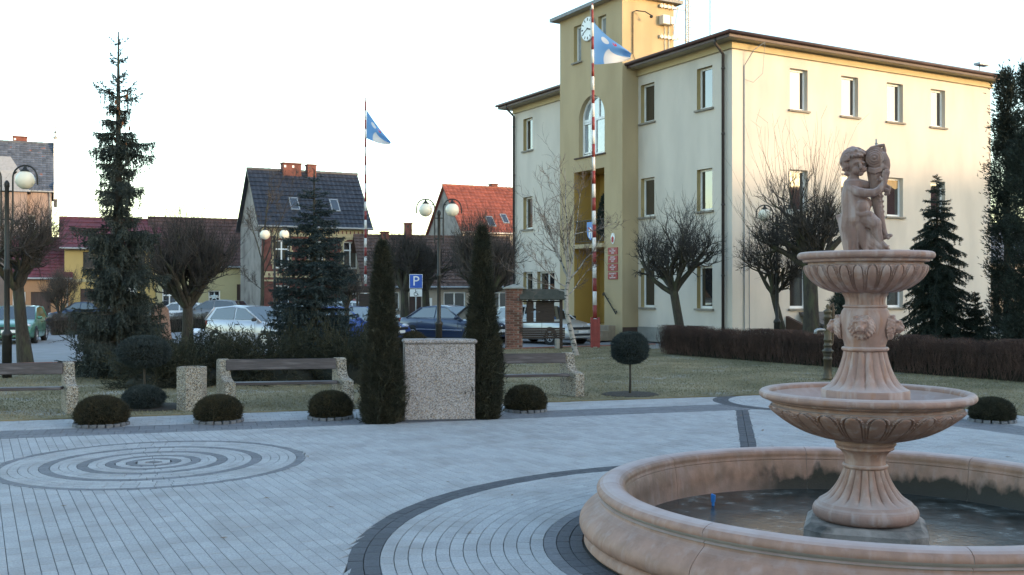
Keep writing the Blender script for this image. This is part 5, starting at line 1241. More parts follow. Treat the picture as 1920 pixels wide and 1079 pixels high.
# standard trees clipped to balls
def standard(label, x, by, gy, gr, d, vs_=.8, seed=1):
    t = column('topiary_standard', label, (xat(x, d), d, .015), [(z + zat(gy, d) - .0, r) for z, r in [(-gr*vs_*.9, .02), (-gr*vs_*.85, gr*.55), (-gr*vs_*.5, gr*.92), (0, gr*1.0), (gr*vs_*.46, gr*.9), (gr*vs_*.82, gr*.55), (gr*vs_*.9, .02)]], 5200, M_BLUEBALL, seed, L=.06, w=.012, cat='topiary', k=3, up=.25, spread=.5, amp=.07, core=.82, jag=.15, freq=2, group='ball headed topiary standards')
    b = MB(); z0 = zat(gy, d) - gr*vs_*.8; b.tube([(0, 0, -.03), (.008, 0, z0*.5), (0, 0, z0+.1)], [.026, .02, .018], 7); b.build('stem', M_BARK, t, smooth=True)
    return t
d = gz(768); standard('ball headed topiary standard in front of the big blue spruce, over a low round bush', 270, 768, 661, 45/F_PX*d, d, .68, seed=71)
column('round_bush', 'low round bluish bush growing at the foot of the topiary stem', (xat(274, d), d-.12, .01), [(0, .12), (.10, .27), (.20, .315), (.29, .26), (.35, .15), (.37, .01)], 3600, M_BLUEBALL, 72, L=.07, w=.012, cat='bush', k=3, up=.4, spread=.55, amp=.1, core=.75, jag=.2, freq=2)
b = MB(); b.lathe([(.62, .016), (.55, .04), (.0, .06)], 24, (xat(290, d), d+.12, 0), cap=False); b.build('mulch_bed', M_SOIL, kind='structure')
d2 = gz(742); standard('lone ball headed topiary standard on the open lawn near the hedge end', 1181, 742, 654, 34/F_PX*d2, d2, .92, seed=73)
b = MB(); b.lathe([(.55, .016), (.5, .035), (.0, .05)], 24, (xat(1181, d2), d2, 0), cap=False); b.build('mulch_bed', M_SOIL, kind='structure')
# spreading junipers
def juniper_mesh(seed, R0, H0):
    rg = np.random.default_rng(seed); P0, P1 = [], []
    for i in range(115):
        a = rg.uniform(0, 6.283); el = rg.uniform(.0, 1.2); L = R0*rg.uniform(.55, 1.1); out = np.array([math.cos(a), math.sin(a), 0]); m = 5; p = np.array([rg.normal(0, .15), rg.normal(0, .15), rg.uniform(0, .1)]); dd = out*math.cos(el) + np.array([0, 0, math.sin(el)*H0/R0*1.5]); dd /= np.linalg.norm(dd)
        for j in range(m):
            q = p + dd*L/m; dd = dd + np.array([0, 0, -.10]) + rg.normal(0, .10, 3); dd /= np.linalg.norm(dd); q[2] = max(q[2], .03)
            if j >= 1:
                P0.append(p); P1.append(q)
                for s_ in range(5):
                    t_ = rg.random(); b = p + (q-p)*t_; e = b + (dd*.9 + rg.normal(0, .55, 3) + np.array([0, 0, .25]))*rg.uniform(.10, .26); P0.append(b); P1.append(e)
            p = q
    P0, P1 = np.array(P0), np.array(P1)
    return needles(P0, P1, 75, .05, .013, .72, rg, minper=5, bias=(0, 0, .1))
jun_labels = ['juniper mound in front of the big spruce beside the topiary ball', 'juniper mound between the litter bin and the round headed tree trunk', 'dark juniper mound right behind the litter bin', 'high juniper mound below the silver hatchback', 'juniper mound behind the middle of the bench',
              'juniper mound under the small blue spruce', 'juniper mound touching the thuja column', 'juniper mound below the blue car', 'low juniper mound behind the topiary stem']
jun = [(215, 700, 1.2, .75), (345, 694, 1.3, .62), (390, 720, 1.2, .66), (478, 700, 1.5, .76), (520, 716, 1.4, .76), (590, 704, 1.45, 1.0), (655, 716, 1.2, .92), (650, 692, 1.35, .95), (300, 726, 1.05, .65)]
for i, (x, y, r, h) in enumerate(jun):
    d = gz(y); t = thing('juniper_shrub', jun_labels[i], 'juniper', (xat(x, d), d, .0), 0, 'spreading junipers in the bed behind the bench')
    tri_mesh('foliage', juniper_mesh(100+i, r, h), M_JUNIPER, t)
    b = MB(); b.lathe([(r*.66, .02), (r*.58, h*.25), (r*.38, h*.42), (.05, h*.5)], 14, mod=lambda th, i_: 1+.12*math.sin(3*th+i)); b.build('interior', M_CORE, t, smooth=True)
d = 24.0; column('dome_bush', 'small dark round bush showing over the stone block cap near the lamp post', (xat(775, d), d, 0), dome(.98, .40), 4200, M_GLOBETHUJA, 41, L=.07, w=.014, cat='bush', k=3, up=.4, spread=.5, amp=.1, core=.8, jag=.2)
# conifers
conifer('tall ragged blue spruce with sparse tiers and a long bare leader', 222, 22.8, 60, 676, [(60, 2), (82, 14), (100, 24), (120, 20), (135, 42), (150, 22), (172, 66), (185, 52), (200, 26), (225, 24), (240, 52), (255, 36), (270, 40), (284, 80), (296, 50), (312, 28), (345, 40), (360, 60), (375, 36), (400, 26), (418, 44), (430, 92), (445, 84), (470, 46), (500, 62), (520, 92), (545, 60), (575, 70), (600, 92), (640, 108), (672, 118), (700, 108)],
        M_SPRUCE, 5, spacing=.235, nb=9, droop=.58, lift=.26, tipup=.38, dens=125, nl=.055, nw=.018, hang=.9, cat='spruce', trunk_r=.15, cones=22, leader=.42, sidek=9, ragged=.5, curtain=1.7, wide=1.04)
conifer('smaller blue green spruce in front of the brick house and the blue car', 589, 24.0, 318, 640, [(318, 2), (360, 22), (400, 34), (440, 52), (480, 62), (520, 74), (560, 80), (600, 78), (640, 74)],
        M_SPRUCE2, 6, spacing=.20, nb=8, droop=.22, lift=.08, tipup=.18, dens=130, nl=.055, nw=.018, hang=.35, cat='spruce', trunk_r=.09, leader=.42)
conifer('dark weeping conifer before the facade, behind the upper fountain bowl', 1757, 32.5, 328, 648, [(328, 2), (350, 12), (400, 30), (450, 46), (500, 58), (550, 66), (600, 72), (650, 76)],
        M_FIR, 8, name='weeping_conifer', spacing=.26, nb=8, droop=.55, lift=.05, tipup=.12, dens=120, nl=.07, nw=.02, hang=.75, cat='conifer', trunk_r=.11, leader=.2, sidek=8)
conifer('small dark cone shaped conifer at the foot of the weeping conifer by the facade corner', 1829, 32.0, 552, 652, [(552, 2), (580, 14), (610, 22), (650, 28)], M_FIR, 9, name='cone_conifer', spacing=.14, nb=9, droop=.2, lift=.2, tipup=.2, dens=150, nl=.06, nw=.018, hang=.3, cat='conifer', trunk_r=.05, sidek=9)
def cypress(label, x, d, ty, prof, seed):
    k = d/F_PX; t = thing('tall_cypress', label, 'cypress', (xat(x, d), d, 0), 0, 'tall dark cypresses at the corner of the town hall'); rg = np.random.default_rng(seed); H = zat(ty, d); C, Nn = [], []
    ys = [p[0] for p in prof]; ws = [p[1]*k for p in prof]; B = MB(); B.tube([(0, 0, -.1), (0, 0, H*.5), (0, 0, H*.97)], [.15, .09, .01], 8, cap=False)
    for i in range(270):
        z = H*(rg.random()**1.0); row = HOR - (z-EYE)*F_PX/d; r = float(np.interp(row, ys, ws)); a = rg.uniform(0, 6.28); rr = r*rg.uniform(.25, 1.15)
        c = np.array([rr*math.cos(a), rr*math.sin(a), z]); B.tube([(0, 0, max(0, z-rr*.9)), tuple(c)], [.014, .004], 4, cap=False)
        n = 66; q = c + rg.normal(0, 1, (n, 3))*np.array([.115, .115, .15]); C.append(q); Nn.append(unit(unit(q-c)*.6 + np.array([math.cos(a)*.5, math.sin(a)*.5, .75])))
    B.build('trunk', M_BARK, t, recalc=False); C, Nn = np.concatenate(C), np.concatenate(Nn)
    tri_mesh('crown', sprays(C, Nn, 3, .12, .035, .4, rg), M_CYPRESS, t); return t
cypress('tall dark cypress nearest the end of the cream facade', 1889, 31, 138, [(138, 4), (170, 16), (230, 20), (290, 30), (320, 36), (380, 24), (450, 30), (560, 38), (660, 42)], 12)
cypress('tall dark cypress cut by the picture edge', 1934, 29.5, 122, [(122, 4), (170, 18), (290, 30), (450, 40), (660, 48)], 13)
# hedge of bare clipped twigs
H0, H1 = Vector((xat(1248, 31.6), 31.6, 0)), Vector((12.2, 19.4, 0))
def hedge(label, a, c, h, w, n, seed, cat='hedge', mt=None, bz=0.):
    t = thing('clipped_hedge', label, cat, (a.x, a.y, bz), math.atan2(c.y-a.y, c.x-a.x)); L = (c-a).length; rg = np.random.default_rng(seed); P0, P1, r0, r1 = [], [], [], []
    x = rg.uniform(0, L, n); y = rg.normal(0, w*.30, n).clip(-w*.46, w*.46); top = h*(.93 + .05*np.sin(x*1.7) + .03*np.sin(x*5.1)) + rg.normal(0, .025, n); p = np.c_[x, y*.7, np.zeros(n)]; hz = rg.uniform(.0, .35, n)*h; p[:, 2] = hz
    m = 4
    for j in range(m):
        f = (j+1)/m; q = p.copy(); q[:, 2] = hz + (top-hz)*f*rg.uniform(.9, 1.0, n); q[:, :2] += rg.normal(0, .045, (n, 2)); q[:, 1] = q[:, 1].clip(-w/2, w/2); q[:, 0] = q[:, 0].clip(0, L)
        P0.append(p); P1.append(q); r0.append(np.full(n, .0055*(1-.2*j))); r1.append(np.full(n, .0055*(1-.2*(j+1))))
        k = rg.random(n) < .85; e = q[k] + np.c_[rg.normal(0, .07, k.sum()), rg.normal(0, .06, k.sum()), rg.uniform(.02, .10, k.sum())]; e[:, 2] = np.minimum(e[:, 2], h*1.02)
        P0.append(q[k]); P1.append(e); r0.append(np.full(k.sum(), .0035)); r1.append(np.full(k.sum(), .0015)); p = q
    tri_mesh('twigs', prisms(np.concatenate(P0), np.concatenate(P1), np.concatenate(r0), np.concatenate(r1)), mt or M_HEDGE, t)
    b = MB(); b.box(.2, L-.2, -w*.15, w*.15, 0, h*.66); b.build('interior', M_CORE, t); return t
hedge('long clipped brown leafless hedge running past the facade towards us', H0, H1, .90, .75, 12500, 21)
hedge('low dark hedge strip behind the green car and the big spruce', Vector((xat(92, 47), 47, 0)), Vector((xat(215, 50), 50, 0)), 1.0, .8, 1500, 22, mt=M_TWIG2, bz=-.05)
hedge('low brown hedge strip behind the silver hatchback and the memorial stone', Vector((xat(300, 50), 50, 0)), Vector((xat(440, 54), 54, 0)), .95, .8, 1500, 23, mt=M_TWIG2, bz=-.05)
# snow left at the kerb
sn = mat('old_snow', (.75, .77, .80), .7, var=.05, scale=6)
for x, y, w in ((330, 620, .5), (368, 622, .7), (402, 621, .55)):
    d = gz(y); b = MB(); b.ball((xat(x, d), d, -.04), w, 12, 8, (1, .5, .28)); tag(b.build('snow_heap', sn, smooth=True), {330: 'small grey white snow heap beside the memorial stone', 368: 'widest snow heap behind the round headed tree trunk', 402: 'small snow heap at the kerb near the silver car wheel'}[x], 'snow heap', 'snow heaps by the far kerb')
# bare trees
UPR = dict(GLOBE); UPR['up'] = [.10, .18, .22, .25, .3]; UPR['kids'] = [6, 5, 4, 3]
globe_tree('round headed bare tree with a leaning trunk beside the lamp and the green car', [(48, 682), (40, 610), (34, 540)], .17, (38, 458), (104, 92), 201, d=28, limbs=8, shoots=420, spread=70, twig=M_TWIG2)
globe_tree('biggest dense bare tree with upright twigs beside the tall spruce', [(351, 684), (352, 620), (352, 575)], .155, (357, 474), (100, 116), 202, d=28, limbs=10, P=UPR, spread=54, shoots=800, shoot_len=(.4, 1.3), vert=1.5, rtw=.004, twig=M_TWIG)
globe_tree('dense round headed bare tree behind the first thuja column and the parking sign', [(759, 622), (759, 575), (758, 545)], .22, (752, 500), (66, 66), 203, d=50, limbs=9, shoots=300, base_z=-.05, rtw=.008)
globe_tree('dense round headed bare tree standing just beside the parking sign', [(799, 622), (799, 575), (798, 545)], .21, (806, 500), (58, 62), 204, d=51, limbs=9, shoots=300, base_z=-.05, rtw=.008)
globe_tree('broad dense bare tree behind the taller thuja column, in front of the red roof', [(906, 640), (906, 590), (906, 560)], .18, (910, 486), (84, 86), 205, d=40, limbs=11, P=UPR, shoots=450, base_z=-.05, rtw=.006, twig=M_TWIG2)
globe_tree('round headed bare tree before the cream side facade between two windows', [(1281, 658), (1274, 610), (1263, 545)], .165, (1275, 452), (84, 94), 206, d=34, limbs=9, shoots=260, spread=72, shoot_len=(.2, .6))
globe_tree('small leaning bare tree entwined with the lamp before the cream facade', [(1478, 652), (1462, 600), (1449, 548)], .12, (1438, 486), (64, 78), 207, d=33.4, limbs=7, shoots=160, spread=75, shoot_len=(.2, .5))
SH = dict(GLOBE); SH['kids'] = [5, 4, 4, 4]
globe_tree('thick trunked bare tree with long upright shoots behind the fountain statue', [(1522, 660), (1521, 590), (1518, 500)], .245, (1505, 412), (98, 92), 208, d=31, limbs=9, P=SH, spread=70, shoots=330, shoot_len=(.7, 2.2), rtw=.006, vert=2.2)
globe_tree('thin many stemmed bare shrub beside the smaller spruce', [(650, 640), (650, 600), (650, 575)], .10, (652, 510), (46, 76), 209, d=38, limbs=9, P=UPR, spread=40, shoots=260, base_z=-.05, group=None, twig=M_TWIG2)
globe_tree('bare bush before the yellow house by the big spruce', [(112, 622), (112, 600), (112, 590)], .08, (112, 545), (44, 55), 211, d=52, limbs=8, P=UPR, spread=45, shoots=200, base_z=-.05, group=None, twig=M_TWIG2, rtw=.007)
# slender trees with pale bark, hand placed limbs
def slender(label, d, trunk, limbs, r0, seed, bark, twig, base_z=0.0, kids=(7, 5, 4), rmin=.005, name='birch_tree', cat='birch'):
    X0 = xat(trunk[0][0], d); t = thing(name, label, cat, (X0, d, base_z), 0); tr = Tree(seed)
    f = lambda x, y, dy=0: Vector((xat(x, d)-X0, dy, zat(y, d)-base_z)); pts = [f(*p) for p in trunk]; pts[0].z = -.05; m = len(pts)
    tr.wood.tube(pts, [r0*1.15] + [r0*(1-.45*i/m) for i in range(1, m)], 10, cap=False)
    P = dict(n=[5, 5, 4, 4], wob=[.06, .12, .16, .18], up=[.02, .06, .05, .05], tap=[.3, .3, .35, .4], thick=0, kids=kids, ang=[(20, 45), (20, 50), (20, 55)], len=[(.3, .6), (.35, .65), (.4, .8)], rk=.55, rmin=rmin); P['from'] = [.15, .15, .15]
    for (x0, y0, x1, y1, dy, rr) in limbs:
        a, c = f(x0, y0), f(x1, y1, dy); n = 6; q = []
        for i in range(n+1):
            s_ = i/n; v = a.lerp(c, s_); v.z += .10*(c-a).length*math.sin(s_*3.14)*(-.35); v += Vector((tr.r.gauss(0, .02), tr.r.gauss(0, .02), tr.r.gauss(0, .02)))*(1 if 0 < i < n else 0); q.append(v)
        rad = [rr*(1-.8*i/n) for i in range(n+1)]; tr.wood.tube(q, rad, 6, cap=False); L = (c-a).length
        for k in range(9):
            s_ = tr.r.uniform(.18, 1); j = min(int(s_*n), n-1); b = q[j].lerp(q[j+1], s_*n-j); tg = (q[j+1]-q[j]).normalized(); ax = tg.orthogonal().normalized(); ax.rotate(Matrix.Rotation(tr.r.uniform(0, 6.28), 3, tg)); nd = tg.copy(); nd.rotate(Matrix.Rotation(tr.r.uniform(18, 48)*D2R, 3, ax))
            tr.grow(b, (nd + Vector((0, 0, .12))).normalized(), L*tr.r.uniform(.22, .5)*(1.1-.4*s_), max(rmin*1.4, rad[j]*.5), 1, P)
    tr.finish(t, bark, twig); return t
slender('slender pale barked birch with a bent trunk beside the striped flagpole', 30.8, [(1081, 668), (1073, 630), (1062, 585), (1062, 545), (1066, 520)],
        [(1066, 525, 1000, 350, .3, .035), (1066, 520, 1058, 318, -.3, .04), (1066, 522, 1030, 420, .5, .03), (1066, 525, 1090, 360, .4, .032), (1067, 525, 1130, 440, -.4, .03), (1064, 540, 985, 470, -.2, .028), (1066, 520, 1045, 330, -.6, .03), (1063, 555, 1110, 500, .3, .022), (1064, 548, 960, 505, .3, .02), (1075, 440, 1160, 415, .2, .016)],
        .085, 301, M_BIRCH, M_BIRCHTWIG, kids=(6, 4, 3))
slender('thin grey barked bare tree before the gable end of the brick house', 46, [(488, 640), (492, 560), (492, 480)],
        [(492, 485, 503, 330, .3, .04), (492, 490, 470, 400, -.3, .035), (492, 500, 545, 350, .3, .035), (493, 520, 525, 440, -.3, .03), (493, 540, 535, 520, .2, .02), (492, 545, 455, 510, .1, .02)], .10, 302, M_BARK, M_TWIG2, base_z=-.05, name='bare_tree', cat='tree', rmin=.008)
# little evergreens: on the balcony and behind the pump
bt = hall.matrix_basis @ Vector((TX + .35, TY0 + 1.75, 3.9))
HM = Matrix.Translation((*TH, 0)) @ Matrix.Rotation(TROT, 4, 'Z'); bt = HM @ Vector((TX + .45, TY0 + 1.62, 3.905))
column('potted_evergreen', 'dark evergreen in a pot standing on the town hall balcony', tuple(bt), [(.3, .2), (.5, .38), (1.2, .36), (1.8, .25), (2.1, .1), (2.2, .01)], 2200, M_FIR, 81, L=.16, w=.03, cat='potted tree', k=3, up=.6, spread=.5, amp=.2, core=.6, jag=.3)
b = MB(); b.lathe([(.14, 0), (.19, .32), (.2, .34), (.17, .34), (.15, .3)], 14); b.build('pot', mat('clay_pot', (.2, .08, .05), .8), bpy.data.objects['potted_evergreen'])
column('pine_bush', 'dark shaggy pine bush behind the hand pump at the foot of the facade', (xat(1590, 28.5), 28.5, 0), [(0, .3), (.5, .5), (1.2, .52), (1.7, .38), (1.95, .2), (2.05, .01)], 3000, M_FIR, 82, L=.17, w=.022, cat='bush', k=4, up=.5, spread=.7, amp=.2, core=.6, jag=.35)
globe_tree('dark bare tree behind the end of the cream facade, beside the cypress', [(1868, 622), (1868, 580), (1868, 560)], .2, (1866, 510), (34, 66), 215, d=60, limbs=9, shoots=150, base_z=-.05, group=None, rtw=.01)
# far woods all round, hidden behind the houses from here
n = 9000; a = rng.uniform(0, 6.283, n); q = np.c_[270*np.sin(a), 270*np.cos(a) + 20, rng.uniform(.5, 1, n)*(5.5 + 2*np.sin(a*9) + 1.2*np.sin(a*31))]; q[:, :2] += rng.normal(0, 5, (n, 2))
C_ = np.concatenate([q, q*np.array([1, 1, .6]), q*np.array([1, 1, .25])]); up_ = np.tile([0, 0, 1.0], (len(C_), 1))
tri_mesh('far_woods', sprays(C_, up_, 3, 3.2, 1.6, .6), M_TWIG2, kind='stuff')
# ------------------------------------------------------------------ cars
def car(label, x, d, ang, L, W, H, kind, paint, seed=0, wr=.30, trim=False, plate=True, group='cars parked on the square'):
    t = thing('parked_car', label, 'car', (xat(x, d) if x is not None else 0, d, -.046), ang*D2R, group)
    prof = {'hatch': [(0, .40), (.008, .50), (.02, .62), (.05, .665), (.30, .66), (.66, .635), (.735, .625), (.82, .59), (.92, .53), (.97, .48), (.99, .42), (1, .33)],
            'sedan': [(0, .38), (.006, .50), (.015, .60), (.04, .655), (.17, .665), (.40, .655), (.66, .635), (.72, .625), (.82, .585), (.93, .52), (.975, .46), (.992, .40), (1, .33)],
            'wagon': [(0, .40), (.006, .50), (.015, .62), (.04, .66), (.35, .655), (.66, .635), (.735, .625), (.82, .59), (.93, .53), (.975, .47), (.992, .40), (1, .33)]}[kind]
    gh = {'hatch': [(.025, .66), (.115, .955), (.34, 1.0), (.50, .975), (.735, .625)], 'sedan': [(.115, .66), (.265, .945), (.40, 1.0), (.525, .97), (.725, .625)], 'wagon': [(.02, .66), (.07, .94), (.32, 1.0), (.545, .97), (.735, .625)]}[kind]
    X = lambda u: (u-.5)*L
    hw = lambda u: W/2*(1 - .16*abs(2*u-1)**5 - .02*abs(2*u-1))
    us = sorted(set([p[0] for p in prof] + list(np.linspace(.06, .94, 18)))); px = [p[0] for p in prof]; pz = [p[1]*H for p in prof]
    rings = []
    wx = (.185*L, .79*L) if kind != 'sedan' else (.20*L, .805*L)
    for u in us:
        zt = float(np.interp(u, px, pz)); zb = .17 + .10*max(0, abs(2*u-1)-.75)/.25; w = hw(u); h = zt - zb
        half = [(.0, zb), (.86*w, zb), (.97*w, zb+.05), (1.0*w, zb+.22*h), (1.005*w, zb+.5*h), (.985*w, zb+.72*h), (.955*w, zb+.90*h), (.90*w, zt-.012), (.80*w, zt+.006), (.0, zt+.022)]
        rings.append([(X(u), y, z) for y, z in half] + [(X(u), -y, z) for y, z in half[-2:0:-1]])
    b = MB(); n = len(rings[0]); b.add([p for r in rings for p in r], [(i*n+j, i*n+(j+1)%n, (i+1)*n+(j+1)%n, (i+1)*n+j) for i in range(len(rings)-1) for j in range(n)] + [tuple(range(n)), tuple(range(len(rings)*n-1, (len(rings)-1)*n-1, -1))])
    b.build('body', paint, t, angle=38)
    wb, wt = .905*W/2, .70*W/2
    g = [(X(u), z*H) for u, z in gh]
    def gp_(i, y): return (g[i][0], y, g[i][1])
    # roof skin
    b = MB(); N = 8; rows_ = []
    for i in range(N+1):
        s_ = i/N; xx = g[1][0] + (g[3][0]-g[1][0])*s_; zz = float(np.interp(xx, [g[1][0], g[2][0], g[3][0]], [g[1][1], g[2][1], g[3][1]])) + .018*math.sin(s_*math.pi)
        ww = wt*(1.03 + .03*math.sin(s_*math.pi)); rows_.append([(xx, y*ww, zz - .035*abs(y)**3 - (.03 if abs(y) > 1 else 0)) for y in (-1.06, -1, -.5, 0, .5, 1, 1.06)])
    b.add([p for r in rows_ for p in r], [(i*7+j, i*7+j+1, (i+1)*7+j+1, (i+1)*7+j) for i in range(N) for j in range(6)]); b.build('roof', paint, t, smooth=True)
    # glass
    def pane(name, P, m=M_CARGLASS):
        b = MB(); b.add(P, [tuple(range(len(P)))]); return b.build(name, m, t)
    pane('windscreen', [(g[4][0], -wb*.97, g[4][1]-.01), (g[4][0], wb*.97, g[4][1]-.01), (g[3][0], wt, g[3][1]-.005), (g[3][0], -wt, g[3][1]-.005)])
    pane('rear_window', [(g[0][0], -wb*.95, g[0][1]), (g[0][0], wb*.95, g[0][1]), (g[1][0], wt, g[1][1]-.005), (g[1][0], -wt, g[1][1]-.005)])
    xb = X(.43 if kind != 'hatch' else .40)
    def edge(x, top):
        if top: return float(np.interp(x, [q[0] for q in g[1:4]], [q[1] for q in g[1:4]])) - .045
        return float(np.interp(x, [g[0][0], g[4][0]], [g[0][1], g[4][1]])) + .01
    for s_ in (-1, 1):
        def pt(x, z):
            f = (z - g[0][1])/(g[2][1]-g[0][1]); return (x, s_*(wb + (wt*1.045-wb)*max(0, f)), z)
        def slope_x(i0, i1, z): return float(np.interp(z, sorted((g[i0][1], g[i1][1])), [q for _, q in sorted(((g[i0][1], g[i0][0]), (g[i1][1], g[i1][0])))]))
        zt_, zb_ = min(edge(g[1][0], True), edge(g[3][0], True)), g[0][1] + .012
        rp, fp = .10 if kind != 'wagon' else .07, .07
        pr = [pt(slope_x(0, 1, zb_)+rp+.12, zb_), pt(xb-.035, zb_), pt(xb-.035, edge(xb, True)), pt(slope_x(0, 1, zt_)+rp+.06, zt_)]
        pf = [pt(xb+.035, zb_), pt(slope_x(4, 3, zb_)-fp-.03, zb_), pt(slope_x(4, 3, zt_)-fp, zt_), pt(xb+.035, edge(xb, True))]
        pane('side_window', pr); pane('side_window', pf)
        # side shell behind the panes (pillars and frame), 6 mm inside the glass
        b = MB(); ins = lambda p: (p[0], p[1] - s_*.006, p[2])
        sh = [pt(g[0][0], g[0][1]-.03), pt(g[4][0]+.02, g[4][1]-.03), pt(g[3][0], g[3][1]-.005), pt(g[2][0], g[2][1]-.01), pt(g[1][0], g[1][1]-.005)]
        b.add([ins(p) for p in sh] + [(p[0], p[1]-s_*.05, p[2]) for p in sh], [(0,1,2,3,4), (9,8,7,6,5)] + [(i, i+5, (i+1)%5+5, (i+1)%5) for i in range(5)]); b.build('pillar_frame', paint, t)
        for i0, i1, r_ in ((4, 3, .028), (0, 1, .03)): b = MB(); b.tube([pt(g[i0][0], g[i0][1]-.01), pt(g[i1][0], g[i1][1]-.01)], r_, 6); b.build('pillar', paint, t, smooth=True)
        # seams and handles
        b = MB(); wy = lambda u: s_*(hw(u)*1.006 + .002)
        for uu in ((.43, .68) if kind == 'hatch' and L < 4 else (.25, .45, .69)):
            b.box(X(uu)-.004, X(uu)+.004, wy(uu)-.004, wy(uu)+.002, .32, .60*H)
        b.build('door_seam', M_BLACKPLASTIC, t)
        for uu in ((.46,) if kind == 'hatch' and L < 4 else (.29, .49)):
            b = MB(); yy = s_*hw(uu)*.985; b.bbox(X(uu)-.09, X(uu)+.05, min(yy, yy+s_*.035), max(yy, yy+s_*.035), .545*H, .57*H, .008); b.build('door_handle', M_BLACKPLASTIC if not trim else M_CHROME, t)
        b = MB(); mx = g[4][0]-.22; b.bbox(mx-.06, mx+.07, *sorted((s_*(wb+.03), s_*(wb+.20))), g[4][1]+.015, g[4][1]+.135, .03); b.build('mirror', paint if seed % 2 else M_BLACKPLASTIC, t, smooth=True)
        b = MB(); yy = s_*hw(.5)*1.004; b.bbox(X(.24), X(.74), *sorted((yy-s_*.005, yy+s_*.012)), .33*H, .36*H, .005); b.build('side_trim', M_CHROME if trim else paint, t)
        if trim: b = MB(); b.tube([pt(g[0][0]+.12, g[0][1]), pt(g[4][0]-.1, g[4][1]+.005)], .012, 5); b.build('window_trim', M_CHROME, t)
        # wheels in dark arches
        for wxx in wx:
            xx = wxx - L/2; y0 = s_*(hw(wxx/L))
            b = MB(); nn = 20; P = [(xx + (wr*1.17)*math.cos(a), y0 + s_*q, wr + .02 + (wr*1.17)*math.sin(a)) for q in (-.06, .008) for a in np.linspace(0, 2*math.pi, nn, endpoint=False)]
            b.add(P, [tuple(range(nn)), tuple(range(2*nn-1, nn-1, -1))] + [(i, i+nn, (i+1)%nn+nn, (i+1)%nn) for i in range(nn)]); b.build('wheel_arch', M_BLACKPLASTIC, t)
            M = Matrix.Translation((xx, y0 + s_*.0, wr)) @ Matrix.Rotation(-s_*math.pi/2, 4, 'X')
            w = MB(); w.lathe([(wr*.64, .0), (wr*.66, .02), (wr*.9, .03), (wr, .01), (wr, -.17), (wr*.9, -.18), (.05, -.18)], 22, cap=False); w.v = [tuple(M @ Vector(v)) for v in w.v]
            wo = w.build('wheel', M_TYRE, t, smooth=True)
            w = MB(); w.lathe([(wr*.66, .014), (wr*.58, .018), (wr*.54, -.02), (.0, -.015)], 22, cap=False)
            for q in range(5):
                a = 2*math.pi*q/5; w.box(-.022, .022, .03, wr*.58, -.005, .016, Matrix.Rotation(a, 4, 'Z'))
            w.ball((0, 0, .012), .045, 8, 4, (1, 1, .3)); w.v = [tuple(M @ Vector(v)) for v in w.v]; w.build('rim', M_RIM, wo)
        # lamps
        b = MB(); b.ball((X(.945), s_*hw(.93)*.74, .485*H), .16, 12, 8, (.85, 1.05, .48)); b.build('headlight', M_LAMPGLASS, t, smooth=True)
        b = MB()
        b.ball((X(.022), s_*hw(.03)*.88, .58*H), .12, 10, 8, (.5, .7, 1.3 if kind != 'sedan' else .8)); b.build('tail_light', M_TAIL, t, smooth=True)
    b = MB(); b.bbox(X(.955), X(1.004), -W*.27, W*.27, .395*H, .455*H, .01); b.build('grille', M_BLACKPLASTIC, t)
    b = MB(); b.bbox(X(.965), X(1.008), -W*.40, W*.40, .24*H, .285*H, .015); b.build('lower_grille', M_BLACKPLASTIC, t)
    b = MB(); b.bbox(X(1.002), X(1.002)+.02, -.26, .26, .30*H, .30*H+.11, .004); b.build('licence_plate', M_PLATE, t)
    b = MB(); b.bbox(X(.0)-.02, X(.0)+.01, -.26, .26, .42*H, .42*H+.11, .004); b.build('licence_plate', M_PLATE, t)
    b = MB(); b.ball((X(1.0)+.0, 0, .46*H), .05, 10, 6, (.35, 1, 1)); b.build('badge', M_CHROME, t, smooth=True)
    b = MB(); b.tube([(g[3][0]-.05, 0, g[3][1]+.01), (g[3][0]-.22, 0, g[3][1]+.2)], .006, 4); b.build('aerial', M_BLACKPLASTIC, t)
    b = MB(); b.tube([(g[4][0]-.01, -.1, g[4][1]+.01), (g[4][0]-.12, .45, g[4][1]+.03)], .01, 4); b.tube([(g[4][0]-.01, -.55, g[4][1]+.01), (g[4][0]-.12, 0, g[4][1]+.03)], .01, 4); b.build('wiper', M_BLACKPLASTIC, t)
    return t
def paint(name, c, rough=.3, metal=.25): return mat(name, c, rough, var=.03, scale=1, metal=metal, coat=.6, spec=.5)
P_GREEN = paint('green_car_paint', (.045, .16, .105)); P_SILV = paint('silver_car_paint', (.40, .40, .43), .32, .5); P_BLUE = paint('blue_car_paint', (.02, .06, .27)); P_NAVY = paint('navy_car_paint', (.018, .032, .075))
P_WHITE = paint('white_car_paint', (.62, .64, .66), .3, .05); P_GREYC = paint('grey_car_paint', (.18, .18, .19)); P_PEARL = paint('pearl_car_paint', (.47, .47, .46), .32, .35); P_RED = paint('red_car_paint', (.25, .03, .03))
c1 = car('green hatchback facing us behind the lamp post and the leaning bare tree', 34, 40.6, -73.5, 4.10, 1.72, 1.44, 'hatch', P_GREEN, 1)
car('silver small hatchback parked nose out behind the juniper bed', 482, 37.0, -30, 3.82, 1.66, 1.48, 'hatch', P_SILV, 2, wr=.285)
car('bright blue car behind the smaller spruce and the first thuja column', 668, 39.5, -30, 4.2, 1.71, 1.43, 'hatch', P_BLUE, 3)
car('dark navy sedan with bright window trim behind the lamp post and the parking sign', 852, 40.6, -37, 4.75, 1.78, 1.45, 'sedan', P_NAVY, 5, trim=True)
car('pale silver estate car behind the noticeboard with its nose at the flagpole foot', 1018, 39.8, -48, 4.3, 1.70, 1.47, 'wagon', P_PEARL, 4)
